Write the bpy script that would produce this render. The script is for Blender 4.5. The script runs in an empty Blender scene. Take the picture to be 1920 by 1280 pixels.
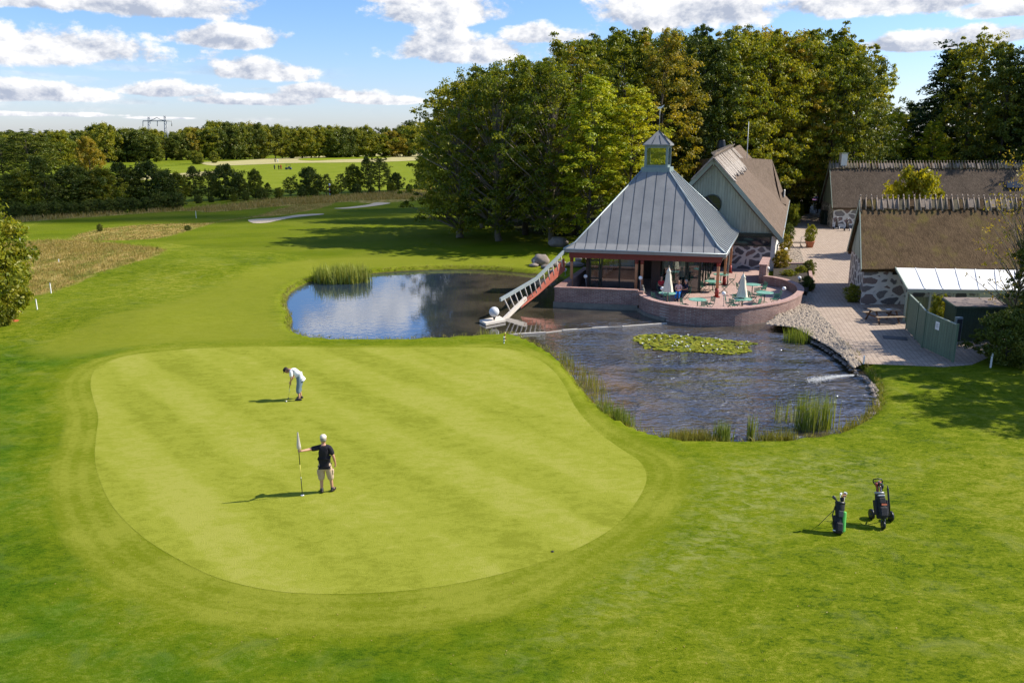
import bpy, bmesh, math, random
import numpy as np
from mathutils import Vector, Matrix, noise as mnoise

R = math.radians
sc = bpy.context.scene
col = sc.collection

# ------------------------------------------------------------------ camera
CH = 10.5                      # camera height above the lawn
FPX, HOR = 1493.0, 262.0       # focal length and horizon row for a 1920 px wide frame
PITCH = math.atan((640 - HOR) / FPX)
cam_d = bpy.data.cameras.new("camera")
cam_d.sensor_width = 36.0
cam_d.lens = FPX / 1920 * 36.0
cam_d.clip_start = 0.5
cam_d.clip_end = 20000
cam = bpy.data.objects.new("camera", cam_d)
col.objects.link(cam)
cam.location = (0, 0, CH)
cam.rotation_euler = (R(90) - PITCH, 0, 0)
sc.camera = cam

# ------------------------------------------------------------------ sun, exposure
SUN_EL, SUN_AZ = 42.0, 10.0   # azimuth from +X
sv = Vector((math.cos(R(SUN_AZ)) * math.cos(R(SUN_EL)), math.sin(R(SUN_AZ)) * math.cos(R(SUN_EL)), math.sin(R(SUN_EL))))
sun_d = bpy.data.lights.new("sun", 'SUN')
sun_d.energy = 5.0
sun_d.angle = R(0.5)
sun_d.color = (1.0, 0.93, 0.80)
sun = bpy.data.objects.new("sun", sun_d)
col.objects.link(sun)
sun.rotation_euler = sv.to_track_quat('Z', 'Y').to_euler()
sun.location = (60, -20, 60)
sc.view_settings.view_transform = 'Standard'
sc.view_settings.look = 'None'
sc.view_settings.gamma = 1
sc.view_settings.exposure = 0.55
sc.cycles.max_bounces = 7
sc.cycles.transparent_max_bounces = 8
sc.cycles.diffuse_bounces = 3
sc.cycles.glossy_bounces = 3
sc.cycles.transmission_bounces = 5
sc.cycles.caustics_reflective = False
sc.cycles.caustics_refractive = False

# ------------------------------------------------------------------ world: Nishita sky with fair weather cumulus
class NT:
    """small helper to write node graphs as expressions"""
    def __init__(s, tree):
        s.t = tree; s.n = tree.nodes; s.l = tree.links
    def new(s, typ, **kw):
        n = s.n.new(typ)
        for k, v in kw.items():
            setattr(n, k, v)
        return n
    def put(s, sock, v):
        if hasattr(v, 'is_output') or isinstance(v, bpy.types.NodeSocket):
            s.l.new(v, sock)
        elif v is not None:
            if isinstance(v, (tuple, list)) and len(v) == 3 and len(getattr(sock, 'default_value', [0]*3)) == 4:
                v = (*v, 1)
            sock.default_value = v
    def math(s, op, a, b=None, c=None, clamp=False):
        n = s.new('ShaderNodeMath', operation=op, use_clamp=clamp)
        s.put(n.inputs[0], a)
        if b is not None: s.put(n.inputs[1], b)
        if c is not None: s.put(n.inputs[2], c)
        return n.outputs[0]
    def mix(s, f, a, b, blend='MIX'):
        n = s.new('ShaderNodeMix', data_type='RGBA', blend_type=blend)
        s.put(n.inputs[0], f); s.put(n.inputs[6], a); s.put(n.inputs[7], b)
        return n.outputs[2]
    def ss(s, x, a, b, c=0.0, d=1.0, smooth=True):
        n = s.new('ShaderNodeMapRange', interpolation_type='SMOOTHSTEP' if smooth else 'LINEAR')
        s.put(n.inputs[0], x); s.put(n.inputs[1], a); s.put(n.inputs[2], b); s.put(n.inputs[3], c); s.put(n.inputs[4], d)
        return n.outputs[0]
    def noise(s, vec, scale=1.0, detail=2.0, rough=0.5, dist=0.0, out=0):
        n = s.new('ShaderNodeTexNoise')
        if vec is not None: s.put(n.inputs['Vector'], vec)
        s.put(n.inputs['Scale'], scale); s.put(n.inputs['Detail'], detail)
        s.put(n.inputs['Roughness'], rough); s.put(n.inputs['Distortion'], dist)
        return n.outputs[out]
    def mapping(s, vec, scale=(1, 1, 1), rot=(0, 0, 0), loc=(0, 0, 0)):
        n = s.new('ShaderNodeMapping')
        s.put(n.inputs[0], vec); s.put(n.inputs[1], loc); s.put(n.inputs[2], rot); s.put(n.inputs[3], scale)
        return n.outputs[0]
    def comb(s, x, y, z=0.0):
        n = s.new('ShaderNodeCombineXYZ')
        s.put(n.inputs[0], x); s.put(n.inputs[1], y); s.put(n.inputs[2], z)
        return n.outputs[0]
    def sep(s, v):
        n = s.new('ShaderNodeSeparateXYZ'); s.put(n.inputs[0], v)
        return n.outputs
    def geo(s):
        return s.new('ShaderNodeNewGeometry').outputs['Position']
    def obj(s):
        return s.new('ShaderNodeTexCoord').outputs['Object']
    def attr(s, name):
        return s.new('ShaderNodeAttribute', attribute_name=name).outputs['Fac']

world = bpy.data.worlds.new("World")
sc.world = world
world.use_nodes = True
wt = NT(world.node_tree)
wt.n.clear()
w_out = wt.new('ShaderNodeOutputWorld')
w_bg = wt.new('ShaderNodeBackground')
sky = wt.new('ShaderNodeTexSky', sky_type='NISHITA')
sky.sun_disc = False
sky.sun_elevation = R(SUN_EL)
sky.sun_rotation = R(90 - SUN_AZ)
sky.altitude = 0
sky.air_density = 1.0
sky.dust_density = 0.6
sky.ozone_density = 2.0
SKY_S = 0.13
gen = wt.new('ShaderNodeTexCoord').outputs['Generated']
dx, dy, dz = wt.sep(gen)
az = wt.math('ARCTAN2', dx, dy)
el = wt.math('ARCSINE', dz)
# cumulus: azimuth, elevation, half width, half height (radians), weight
def pxdir(px, py):
    x, y, z = (px - 960) / FPX, 1.0, -(py - 640) / FPX
    c, s_ = math.cos(PITCH), math.sin(PITCH)
    yy, zz = y * c + z * s_, -y * s_ + z * c
    return math.atan2(x, yy), math.atan2(zz, math.hypot(x, yy))
CL = [(110, 95, 195, 45), (230, 10, 175, 34), (40, 0, 110, 24), (395, 75, 130, 24), (480, 137, 85, 24), (60, 178, 170, 20), (300, 172, 95, 20),
      (480, 190, 150, 14), (620, 178, 90, 16), (700, 190, 90, 10),
      (830, 25, 130, 40), (880, 100, 150, 38), (1000, 70, 80, 25), (760, 0, 80, 16), (1330, 25, 165, 52), (1620, 8, 210, 38), (1250, 40, 80, 36),
      (1700, 85, 120, 20), (1860, 72, 60, 18), (1890, 20, 70, 16), (60, 215, 150, 5), (300, 222, 60, 3), (830, -55, 190, 42), (620, -110, 130, 30), (1250, -90, 120, 26)]
ntex = wt.comb(wt.math('MULTIPLY', az, 13.0), wt.math('MULTIPLY', el, 20.0), 0.37)
n1 = wt.noise(ntex, 1.0, 10.0, 0.62, 0.1)
n1c = wt.math('SUBTRACT', n1, 0.5)
# same noise a little towards the sun: gives lit and shaded billows
ntex2 = wt.comb(wt.math('MULTIPLY', wt.math('ADD', az, 0.009), 13.0), wt.math('MULTIPLY', wt.math('ADD', el, 0.009), 20.0), 0.37)
n2 = wt.noise(ntex2, 1.0, 10.0, 0.62, 0.1)
field = None; hgt = None
for (px, py, hw, hh) in CL:
    a0, e0 = pxdir(px, py)
    ra, re = hw / FPX, hh / FPX
    da = wt.math('MULTIPLY', wt.math('SUBTRACT', az, a0), 1 / ra)
    de = wt.math('MULTIPLY', wt.math('SUBTRACT', el, e0), 1 / re)
    # flat bottom: distances below the centre count more
    de2 = wt.math('MAXIMUM', de, wt.math('MULTIPLY', de, -1.9))
    r2 = wt.math('ADD', wt.math('MULTIPLY', da, da), wt.math('MULTIPLY', de2, de2))
    f = wt.math('SUBTRACT', 1.0, wt.math('SQRT', r2))
    field = f if field is None else wt.math('MAXIMUM', field, f)
    h_ = wt.math('MULTIPLY', wt.ss(f, -0.25, 0.4), de)
    hgt = h_ if hgt is None else wt.math('ADD', hgt, h_)
# clouds in the rest of the sky (overhead and behind the camera): plain noise threshold
hi = wt.noise(wt.mapping(gen, (2.2, 2.2, 6.0)), 1.0, 6.0, 0.6, 0.2)
above = wt.math('MAXIMUM', wt.ss(el, 0.20, 0.36), wt.ss(wt.math('ABSOLUTE', az), 0.75, 0.95))
hif = wt.math('ADD', wt.math('MULTIPLY', wt.math('SUBTRACT', hi, 0.55), 5.0), wt.ss(above, 0.0, 1.0, -3.0, 0.0))
low = wt.noise(wt.comb(wt.math('MULTIPLY', az, 6.0), wt.math('MULTIPLY', el, 46.0), 4.1), 1.3, 4.0, 0.55)
field2 = wt.math('ADD', field, wt.math('MULTIPLY', n1c, 2.9))
cl1 = wt.ss(field2, -0.10, 0.26)
cl2 = wt.ss(hif, -0.1, 0.9)
cl3 = wt.math('MULTIPLY', wt.ss(low, 0.50, 0.72), wt.math('MULTIPLY', wt.ss(el, 0.0, 0.02), wt.ss(el, 0.11, 0.05, 0.0, 0.55)))
cl3 = wt.math('MULTIPLY', cl3, wt.ss(az, -0.12, -0.30))
cover = wt.math('MAXIMUM', wt.math('MAXIMUM', cl1, wt.math('MULTIPLY', cl2, 0.9)), cl3)
cover = wt.math('MULTIPLY', cover, wt.ss(el, -0.01, 0.02))
lit = wt.math('ADD', wt.math('MULTIPLY', wt.math('SUBTRACT', n1, n2), 6.0), wt.math('ADD', wt.math('MULTIPLY', hgt, 0.50), 0.62))
lit = wt.math('SUBTRACT', lit, wt.math('MULTIPLY', wt.ss(field2, 0.5, 1.6), 0.25), clamp=True)
ccol = wt.mix(lit, (0.33, 0.37, 0.46), (0.72, 0.72, 0.73))
skyc = wt.mix(1.0, sky.outputs[0], (SKY_S, SKY_S, SKY_S), 'MULTIPLY')
skyc = wt.mix(1.0, skyc, wt.mix(wt.ss(el, 0.0, 0.17), (0.74, 0.79, 1.05), (0.58, 0.745, 0.98)), 'MULTIPLY')
wcol = wt.mix(cover, skyc, ccol)
wt.put(w_bg.inputs[0], wcol)
w_bg.inputs[1].default_value = 1.0
wt.l.new(w_bg.outputs[0], w_out.inputs[0])

# ------------------------------------------------------------------ helpers
def W(px, py, z=0.0):
    """where the sight line through photograph pixel (px, py) meets height z"""
    x, y, zc = (px - 960) / FPX, 1.0, -(py - 640) / FPX
    c, s_ = math.cos(PITCH), math.sin(PITCH)
    yy, zz = y * c + zc * s_, -y * s_ + zc * c
    t = (z - CH) / zz
    return Vector((x * t, yy * t, z))
def WD(px, py, d):
    """the point on that sight line at ground distance d from the camera row"""
    x, y, zc = (px - 960) / FPX, 1.0, -(py - 640) / FPX
    c, s_ = math.cos(PITCH), math.sin(PITCH)
    yy, zz = y * c + zc * s_, -y * s_ + zc * c
    t = d / yy
    return Vector((x * t, d, CH + zz * t))
def WP(pts, z=0.0):
    return [W(p[0], p[1], z) for p in pts]
def smooth_poly(pts, n=5, closed=True):
    P = [Vector(p) for p in pts]; out = []; N = len(P)
    rng = range(N) if closed else range(N - 1)
    for i in rng:
        if closed: p0, p1, p2, p3 = P[i-1], P[i], P[(i+1) % N], P[(i+2) % N]
        else: p0, p1, p2, p3 = P[max(i-1, 0)], P[i], P[i+1], P[min(i+2, N-1)]
        for k in range(n):
            t = k / n
            out.append(0.5 * ((2*p1) + (p2-p0)*t + (2*p0-5*p1+4*p2-p3)*t*t + (3*p1-p0-3*p2+p3)*t**3))
    if not closed: out.append(P[-1])
    return out
def sdist(X, Y, poly):
    """signed distance (positive inside) of arrays of points to a polygon"""
    x = X.ravel(); y = Y.ravel()
    best = np.full(x.shape, 1e18); inside = np.zeros(x.shape, bool)
    n = len(poly)
    for i in range(n):
        ax, ay = poly[i][0], poly[i][1]; bx, by = poly[(i+1) % n][0], poly[(i+1) % n][1]
        ex, ey = bx-ax, by-ay
        L = ex*ex + ey*ey + 1e-12
        t = np.clip(((x-ax)*ex + (y-ay)*ey) / L, 0, 1)
        d = (x-ax-t*ex)**2 + (y-ay-t*ey)**2
        best = np.minimum(best, d)
        c = ((ay > y) != (by > y))
        with np.errstate(divide='ignore', invalid='ignore'):
            xi = (bx-ax) * (y-ay) / (by-ay if by != ay else 1e-12) + ax
        inside ^= (c & (x < xi))
    d = np.sqrt(best)
    return np.where(inside, d, -d).reshape(X.shape)

def tag(o, label=None, cat=None, group=None, kind=None):
    if label: o['label'] = label
    if cat: o['category'] = cat
    if group: o['group'] = group
    if kind: o['kind'] = kind
    return o
def thing(name, label, cat, loc=(0, 0, 0), rz=0.0, group=None, scale=None):
    o = bpy.data.objects.new(name, None)
    col.objects.link(o)
    o.empty_display_size = 0.2
    o.location = loc; o.rotation_euler = (0, 0, rz)
    if scale: o.scale = scale
    return tag(o, label, cat, group)
def children(o):
    return [c for c in col.objects if c.parent == o]
def copy_tree(o, parent=None, kids=None):
    c = o.copy(); col.objects.link(c); c.parent = parent
    for ch in (o.children if kids is None else kids):
        copy_tree(ch, c)
    return c
def copy_thing(o, label, loc, rz=0.0, scale=None, group=None):
    c = copy_tree(o)
    c.location = loc; c.rotation_euler = (0, 0, rz); c['label'] = label
    if scale: c.scale = scale
    if group: c['group'] = group
    return c

class MB:
    """collects geometry and links it as one mesh object"""
    def __init__(s): s.v = []; s.f = []; s.sm = []
    def add(s, vs, fs, smooth=False):
        b = len(s.v)
        s.v += [tuple(v) for v in vs]
        s.f += [tuple(i + b for i in f) for f in fs]
        s.sm += [smooth] * len(fs)
        return s
    def box(s, c, size, rz=0.0, M=None, taper=1.0):
        hx, hy, hz = size[0]/2, size[1]/2, size[2]/2
        vs = []
        for dz_ in (-1, 1):
            k = taper if dz_ > 0 else 1.0
            for dx_, dy_ in ((-1, -1), (1, -1), (1, 1), (-1, 1)):
                p = Vector((dx_*hx*k, dy_*hy*k, dz_*hz))
                if M is not None: p = M @ p
                elif rz: p = Matrix.Rotation(rz, 3, 'Z') @ p
                vs.append(p + Vector(c))
        return s.add(vs, [(3, 2, 1, 0), (4, 5, 6, 7), (0, 1, 5, 4), (1, 2, 6, 5), (2, 3, 7, 6), (3, 0, 4, 7)])
    def bar(s, a, b, w, h, up=(0, 0, 1)):
        """box beam from a to b, w across, h along up"""
        a, b = Vector(a), Vector(b); d = (b-a).normalized(); u = Vector(up)
        side = d.cross(u)
        if side.length < 1e-4: side = d.cross(Vector((1, 0, 0)))
        side.normalize(); u = side.cross(d).normalized()
        vs = []
        for p in (a, b):
            for i, j in ((-1, -1), (1, -1), (1, 1), (-1, 1)):
                vs.append(p + side*(i*w/2) + u*(j*h/2))
        return s.add(vs, [(3, 2, 1, 0), (4, 5, 6, 7), (0, 1, 5, 4), (1, 2, 6, 5), (2, 3, 7, 6), (3, 0, 4, 7)])
    def tube(s, pts, rad, n=8, cap=True):
        pts = [Vector(p) for p in pts]
        if not isinstance(rad, (list, tuple)): rad = [rad]*len(pts)
        b = len(s.v); prev = None
        for i, p in enumerate(pts):
            d = (pts[min(i+1, len(pts)-1)] - pts[max(i-1, 0)]).normalized()
            if prev is None:
                a = d.cross(Vector((0, 0, 1)))
                if a.length < 1e-3: a = d.cross(Vector((1, 0, 0)))
            else:
                a = prev - d*prev.dot(d)
                if a.length < 1e-4: a = d.cross(Vector((1, 0, 0)))
            a.normalize(); prev = a; c = d.cross(a)
            for k in range(n):
                t = 2*math.pi*k/n
                s.v.append(tuple(p + (a*math.cos(t) + c*math.sin(t))*rad[i]))
        for i in range(len(pts)-1):
            for k in range(n):
                k2 = (k+1) % n
                s.f.append((b+i*n+k, b+i*n+k2, b+(i+1)*n+k2, b+(i+1)*n+k)); s.sm.append(True)
        if cap:
            s.f.append(tuple(b+k for k in range(n))[::-1]); s.sm.append(False)
            e = b+(len(pts)-1)*n
            s.f.append(tuple(e+k for k in range(n))); s.sm.append(False)
        return s
    def lathe(s, prof, n=16, c=(0, 0, 0), M=None, smooth=True):
        """prof: list of (radius, z)"""
        b = len(s.v)
        for r_, z_ in prof:
            for k in range(n):
                t = 2*math.pi*k/n
                p = Vector((max(r_, 1e-4)*math.cos(t), max(r_, 1e-4)*math.sin(t), z_))
                if M is not None: p = M @ p
                s.v.append(tuple(p + Vector(c)))
        for i in range(len(prof)-1):
            for k in range(n):
                k2 = (k+1) % n
                s.f.append((b+i*n+k, b+i*n+k2, b+(i+1)*n+k2, b+(i+1)*n+k)); s.sm.append(smooth)
        s.f.append(tuple(b+k for k in range(n))[::-1]); s.sm.append(False)
        e = b+(len(prof)-1)*n
        s.f.append(tuple(e+k for k in range(n))); s.sm.append(False)
        return s
    def sphere(s, c, r_, n=16, m=10, sc_=(1, 1, 1)):
        prof = [(math.sin(math.pi*i/m)*r_, -math.cos(math.pi*i/m)*r_) for i in range(m+1)]
        return s.lathe(prof, n, c, Matrix.Diagonal(sc_).to_3x3() if sc_ != (1, 1, 1) else None)
    def prism(s, poly, z0, z1):
        """vertical prism over a plan polygon (list of (x, y))"""
        n = len(poly)
        vs = [(p[0], p[1], z0) for p in poly] + [(p[0], p[1], z1) for p in poly]
        area = sum(poly[i][0]*poly[(i+1) % n][1] - poly[(i+1) % n][0]*poly[i][1] for i in range(n))
        fs = [tuple(range(n))[::-1], tuple(range(n, 2*n))] + [(i, (i+1) % n, n+(i+1) % n, n+i) for i in range(n)]
        if area < 0: fs = [f[::-1] for f in fs]
        return s.add(vs, fs)
    def slab(s, quad, th):
        """thick panel: quad of points, thickness th along its normal (downwards side)"""
        q = [Vector(p) for p in quad]
        nrm = (q[1]-q[0]).cross(q[2]-q[0]).normalized()
        n = len(q)
        vs = q + [p - nrm*th for p in q]
        fs = [tuple(range(n)), tuple(range(n, 2*n))[::-1]] + [(i, n+i, n+(i+1) % n, (i+1) % n) for i in range(n)]
        return s.add(vs, fs)
    def build(s, name, m, parent=None, local=False, bevel=0.0):
        me = bpy.data.meshes.new(name)
        off = Vector((0, 0, 0)) if (parent is None or local) else parent.matrix_world_loc if hasattr(parent, 'matrix_world_loc') else total_loc(parent)
        me.from_pydata([(v[0]-off[0], v[1]-off[1], v[2]-off[2]) for v in s.v], [], s.f)
        me.polygons.foreach_set('use_smooth', s.sm)
        me.materials.append(m)
        me.update()
        o = bpy.data.objects.new(name, me)
        col.objects.link(o)
        if parent is not None: o.parent = parent
        if bevel:
            bv = o.modifiers.new('bevel', 'BEVEL'); bv.width = bevel; bv.segments = 2; bv.limit_method = 'ANGLE'
        return o
def total_loc(o):
    v = Vector((0, 0, 0))
    while o is not None:
        v += Vector(o.location); o = o.parent
    return v
def sheet(name, pts, z, m, kind='structure'):
    me = bpy.data.meshes.new(name)
    P = [(p[0], p[1], z) for p in pts]
    n = len(P)
    area = sum(P[i][0]*P[(i+1) % n][1] - P[(i+1) % n][0]*P[i][1] for i in range(n))
    if area < 0: P = P[::-1]
    me.from_pydata(P, [], [tuple(range(n))])
    me.materials.append(m)
    o = bpy.data.objects.new(name, me); col.objects.link(o)
    o['kind'] = kind
    return o
def np_mesh(name, V, F, m, attrs=None, smooth=False):
    """fast mesh from numpy arrays: V (n,3), F (m,k)"""
    me = bpy.data.meshes.new(name)
    k = F.shape[1]
    me.vertices.add(len(V)); me.vertices.foreach_set('co', V.astype(np.float32).ravel())
    me.loops.add(F.size); me.loops.foreach_set('vertex_index', F.astype(np.int32).ravel())
    me.polygons.add(len(F)); me.polygons.foreach_set('loop_start', np.arange(0, F.size, k, dtype=np.int32))
    me.polygons.foreach_set('use_smooth', np.full(len(F), smooth))
    me.update(calc_edges=True)
    for an, (dom, arr) in (attrs or {}).items():
        a = me.attributes.new(an, 'FLOAT', dom); a.data.foreach_set('value', arr.astype(np.float32).ravel())
    if m is not None: me.materials.append(m)
    return me
# ------------------------------------------------------------------ materials
def mat(name):
    m = bpy.data.materials.new(name); m.use_nodes = True
    t = NT(m.node_tree)
    b = m.node_tree.nodes['Principled BSDF']
    return m, t, b
def bump(t, b, h, strength=0.3, dist=0.05, normal=None):
    n = t.new('ShaderNodeBump'); t.put(n.inputs['Height'], h)
    n.inputs['Strength'].default_value = strength; n.inputs['Distance'].default_value = dist
    if normal is not None: t.l.new(normal, n.inputs['Normal'])
    t.l.new(n.outputs[0], b.inputs['Normal'])
    return n.outputs[0]
def plain(name, c, rough=0.6, metal=0.0, var=0.25, scale=6.0, bmp=0.1, spec=0.4):
    """a painted or natural surface with blotches, dust and a little relief"""
    m, t, b = mat(name)
    p = t.obj()
    n = t.noise(p, scale, 5, 0.6)
    n2 = t.noise(p, scale*9, 3, 0.6)
    k = t.ss(t.math('ADD', t.math('MULTIPLY', n, 0.7), t.math('MULTIPLY', n2, 0.3)), 0.3, 0.7, 1-var, 1+var, smooth=False)
    cc = t.mix(1.0, c, t.comb(k, k, k), 'MULTIPLY')
    t.put(b.inputs['Base Color'], cc)
    t.put(b.inputs['Roughness'], t.ss(n, 0.3, 0.7, rough*0.85, min(1, rough*1.15)))
    b.inputs['Metallic'].default_value = metal
    b.inputs['Specular IOR Level'].default_value = spec
    if bmp: bump(t, b, n2, bmp, 0.02)
    return m

# --- lawns
def grass_mat(name, dark, mid, light, straw=None, stripe=0.0, fine=1.0, brown=False, far=False, rings=False):
    m, t, b = mat(name)
    p = t.geo()
    big = t.noise(t.mapping(p, (1, 0.7, 1), (0, 0, 0.4)), 0.16, 5, 0.6, 0.5)
    mid_n = t.noise(t.mapping(p, (1, 1.9, 1), (0, 0, -0.5)), 1.5, 7, 0.72, 0.6)
    fin = t.noise(t.mapping(p, (1, 1.7, 1), (0, 0, 0.2)), 7.0, 6, 0.78, 0.4)
    blade = t.noise(p, 32.0, 4, 0.75)
    k = t.math('ADD', t.math('ADD', t.math('MULTIPLY', big, 0.22), t.math('MULTIPLY', mid_n, 0.30)), t.math('ADD', t.math('MULTIPLY', fin, 0.34*fine), t.math('MULTIPLY', blade, 0.14*fine)))
    k = t.math('ADD', k, 0.24*(1-fine))
    if stripe:
        x, y, z = t.sep(t.mapping(p, (1, 1, 1), (0, 0, R(-42))))
        wob = t.math('MULTIPLY', t.noise(p, 0.25, 2), 1.2)
        s1 = t.math('SINE', t.math('MULTIPLY', t.math('ADD', x, wob), 2*math.pi/3.6))
        x2, y2, _ = t.sep(t.mapping(p, (1, 1, 1), (0, 0, R(-38))))
        s2 = t.math('SINE', t.math('MULTIPLY', x2, 2*math.pi/2.6))
        st = t.math('ADD', t.ss(s1, -0.5, 0.5, -stripe, stripe), t.ss(s2, -0.5, 0.5, -stripe*0.45, stripe*0.45))
        k = t.math('ADD', k, st)
    c = t.mix(t.ss(k, 0.42, 0.50), dark, mid)
    c = t.mix(t.ss(k, 0.50, 0.575), c, light)
    if straw:
        sn = t.noise(t.mapping(p, (1, 1.2, 1), (0, 0, 0.9)), 0.7, 7, 0.72, 0.7)
        c = t.mix(t.ss(sn, 0.50, 0.74, 0.0, 0.55), c, straw)
    t.put(b.inputs['Base Color'], c)
    b.inputs['Roughness'].default_value = 0.9
    b.inputs['Specular IOR Level'].default_value = 0.02
    b.inputs['Sheen Weight'].default_value = 0.0
    bump(t, b, t.math('ADD', t.math('MULTIPLY', fin, 0.5), blade), 0.7*fine + 0.1, 0.04)
    return m, t, b, c, p

LAWN_D, LAWN_M, LAWN_L = (0.040, 0.080, 0.004), (0.130, 0.168, 0.006), (0.235, 0.245, 0.028)
m_ground, gt, gb, gc, gp = grass_mat('lawn grass', LAWN_D, LAWN_M, LAWN_L, straw=(0.20, 0.22, 0.055))
# further masks painted as regions of different growth on the ground mesh
fa = gt.attr('fairway'); me_ = gt.attr('meadow'); bk = gt.attr('bank'); mo = gt.attr('forest'); ye = gt.attr('yellow')
edge = gt.math('MULTIPLY', gt.math('SUBTRACT', gt.noise(gp, 1.2, 4, 0.6), 0.5), 1.6)
fx, fy, fz = gt.sep(gt.mapping(gp, (1, 1, 1), (0, 0, R(66))))
fst = gt.ss(gt.math('SINE', gt.math('MULTIPLY', gt.math('ADD', fx, gt.math('MULTIPLY', gt.noise(gp, 0.08, 2), 5.0)), 2*math.pi/9.0)), -0.4, 0.4)
fairc = gt.mix(fst, (0.095, 0.132, 0.004), (0.125, 0.160, 0.006))
fairc = gt.mix(gt.ss(gt.noise(gp, 0.11, 5, 0.6), 0.4, 0.65), fairc, (0.135, 0.160, 0.012))
rg = gt.attr('ring')
rw_ = gt.math('ADD', rg, gt.math('MULTIPLY', edge, 0.35))
rc_ = gt.mix(gt.ss(gt.math('SINE', gt.math('MULTIPLY', rw_, 2*math.pi/1.05)), -0.5, 0.5), (0.100, 0.150, 0.003), (0.150, 0.190, 0.006))
g0 = gt.mix(gt.ss(rw_, 5.0, 0.5, 0.0, 0.32), gc, rc_)
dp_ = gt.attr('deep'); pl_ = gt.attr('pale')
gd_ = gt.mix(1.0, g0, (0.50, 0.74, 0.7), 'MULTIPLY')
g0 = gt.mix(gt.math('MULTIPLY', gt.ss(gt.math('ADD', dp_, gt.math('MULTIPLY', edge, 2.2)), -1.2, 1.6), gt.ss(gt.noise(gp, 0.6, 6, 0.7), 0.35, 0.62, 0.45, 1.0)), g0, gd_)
pn_ = gt.noise(gt.mapping(gp, (1, 1.7, 1), (0, 0, 0.7)), 1.9, 7, 0.75, 0.8)
g0 = gt.mix(gt.math('MULTIPLY', gt.ss(gt.math('ADD', pl_, edge), -1.0, 1.5), gt.ss(pn_, 0.44, 0.66, 0, 0.75)), g0, (0.27, 0.28, 0.085))
frn = gt.noise(gt.mapping(gp, (1, 1.6, 1), (0, 0, 0.2)), 5.0, 6, 0.75)
fin_r = gt.ss(gt.math('SINE', gt.math('MULTIPLY', gt.math('ADD', rg, gt.math('MULTIPLY', edge, 0.08)), 2*math.pi/0.52)), -0.6, 0.6, -0.022, 0.022)
frc = gt.mix(gt.ss(gt.math('ADD', gt.math('ADD', gt.math('MULTIPLY', frn, 0.5), gt.math('MULTIPLY', gt.noise(gp, 0.4, 4, 0.6), 0.5)), fin_r), 0.40, 0.60), (0.148, 0.180, 0.009), (0.232, 0.250, 0.027))
g0 = gt.mix(gt.ss(gt.math('ADD', rg, gt.math('MULTIPLY', edge, 0.10)), 0.16, -0.16), g0, frc)
g1 = gt.mix(gt.math('MULTIPLY', gt.ss(fa, -0.3, 0.3), 0.8), g0, fairc)
yelc = gt.mix(gt.noise(gp, 0.8, 5, 0.7), (0.17, 0.195, 0.010), (0.225, 0.235, 0.03))
g1 = gt.mix(gt.math('MULTIPLY', gt.ss(gt.math('ADD', ye, edge), -0.9, 1.2), 0.7), g1, yelc)
mn = gt.noise(gt.mapping(gp, (1, 0.35, 1)), 1.1, 7, 0.72, 0.4)
meadc = gt.mix(gt.ss(mn, 0.38, 0.62), (0.13, 0.145, 0.020), (0.40, 0.29, 0.10))
meadc = gt.mix(gt.ss(gt.noise(gp, 0.23, 5, 0.6), 0.52, 0.66, 0, 0.8), meadc, (0.11, 0.15, 0.02))
g1 = gt.mix(gt.ss(gt.math('ADD', me_, edge), -0.5, 0.6), g1, meadc)
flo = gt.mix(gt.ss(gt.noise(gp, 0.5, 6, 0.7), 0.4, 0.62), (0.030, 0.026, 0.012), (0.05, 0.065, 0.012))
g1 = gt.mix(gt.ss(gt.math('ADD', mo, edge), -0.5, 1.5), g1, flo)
bankc = gt.mix(gt.noise(gp, 5.0, 4, 0.7), (0.05, 0.04, 0.018), (0.12, 0.10, 0.04))
g1 = gt.mix(gt.ss(gt.math('ADD', bk, gt.math('MULTIPLY', edge, 0.10)), -0.13, 0.05), g1, bankc)
gt.put(gb.inputs['Base Color'], g1)
m_green, *_ = grass_mat('putting green turf', (0.188, 0.208, 0.019), (0.250, 0.268, 0.031), (0.300, 0.302, 0.054), stripe=0.024, fine=0.7)
m_fringe, ft, fb, fc, fp = grass_mat('green fringe turf', (0.125, 0.165, 0.007), (0.180, 0.215, 0.012), (0.225, 0.245, 0.028), fine=0.9)
m_tee, *_ = grass_mat('mown turf', (0.155, 0.200, 0.012), (0.20, 0.245, 0.015), (0.235, 0.265, 0.025), fine=0.5)
m_farfield, *_ = grass_mat('far turf', (0.12, 0.16, 0.012), (0.17, 0.205, 0.014), (0.22, 0.24, 0.03), fine=0.3)
m_stubble, *_ = grass_mat('straw field', (0.27, 0.25, 0.09), (0.40, 0.35, 0.16), (0.48, 0.42, 0.22), fine=0.5)
m_browngrass, *_ = grass_mat('brown rough grass', (0.075, 0.070, 0.022), (0.14, 0.115, 0.05), (0.19, 0.15, 0.075), fine=1.0)

# --- sand, water, stone, paving
m_sand, t, b = mat('bunker sand')
n = t.noise(t.geo(), 3.0, 5, 0.6)
t.put(b.inputs['Base Color'], t.mix(n, (0.44, 0.355, 0.24), (0.56, 0.46, 0.32)))
b.inputs['Roughness'].default_value = 0.95
bump(t, b, n, 0.4, 0.05)

WZ0 = -0.35
m_water, t, b = mat('pond water')
p = t.geo()
x, y, z = t.sep(p)
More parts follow.
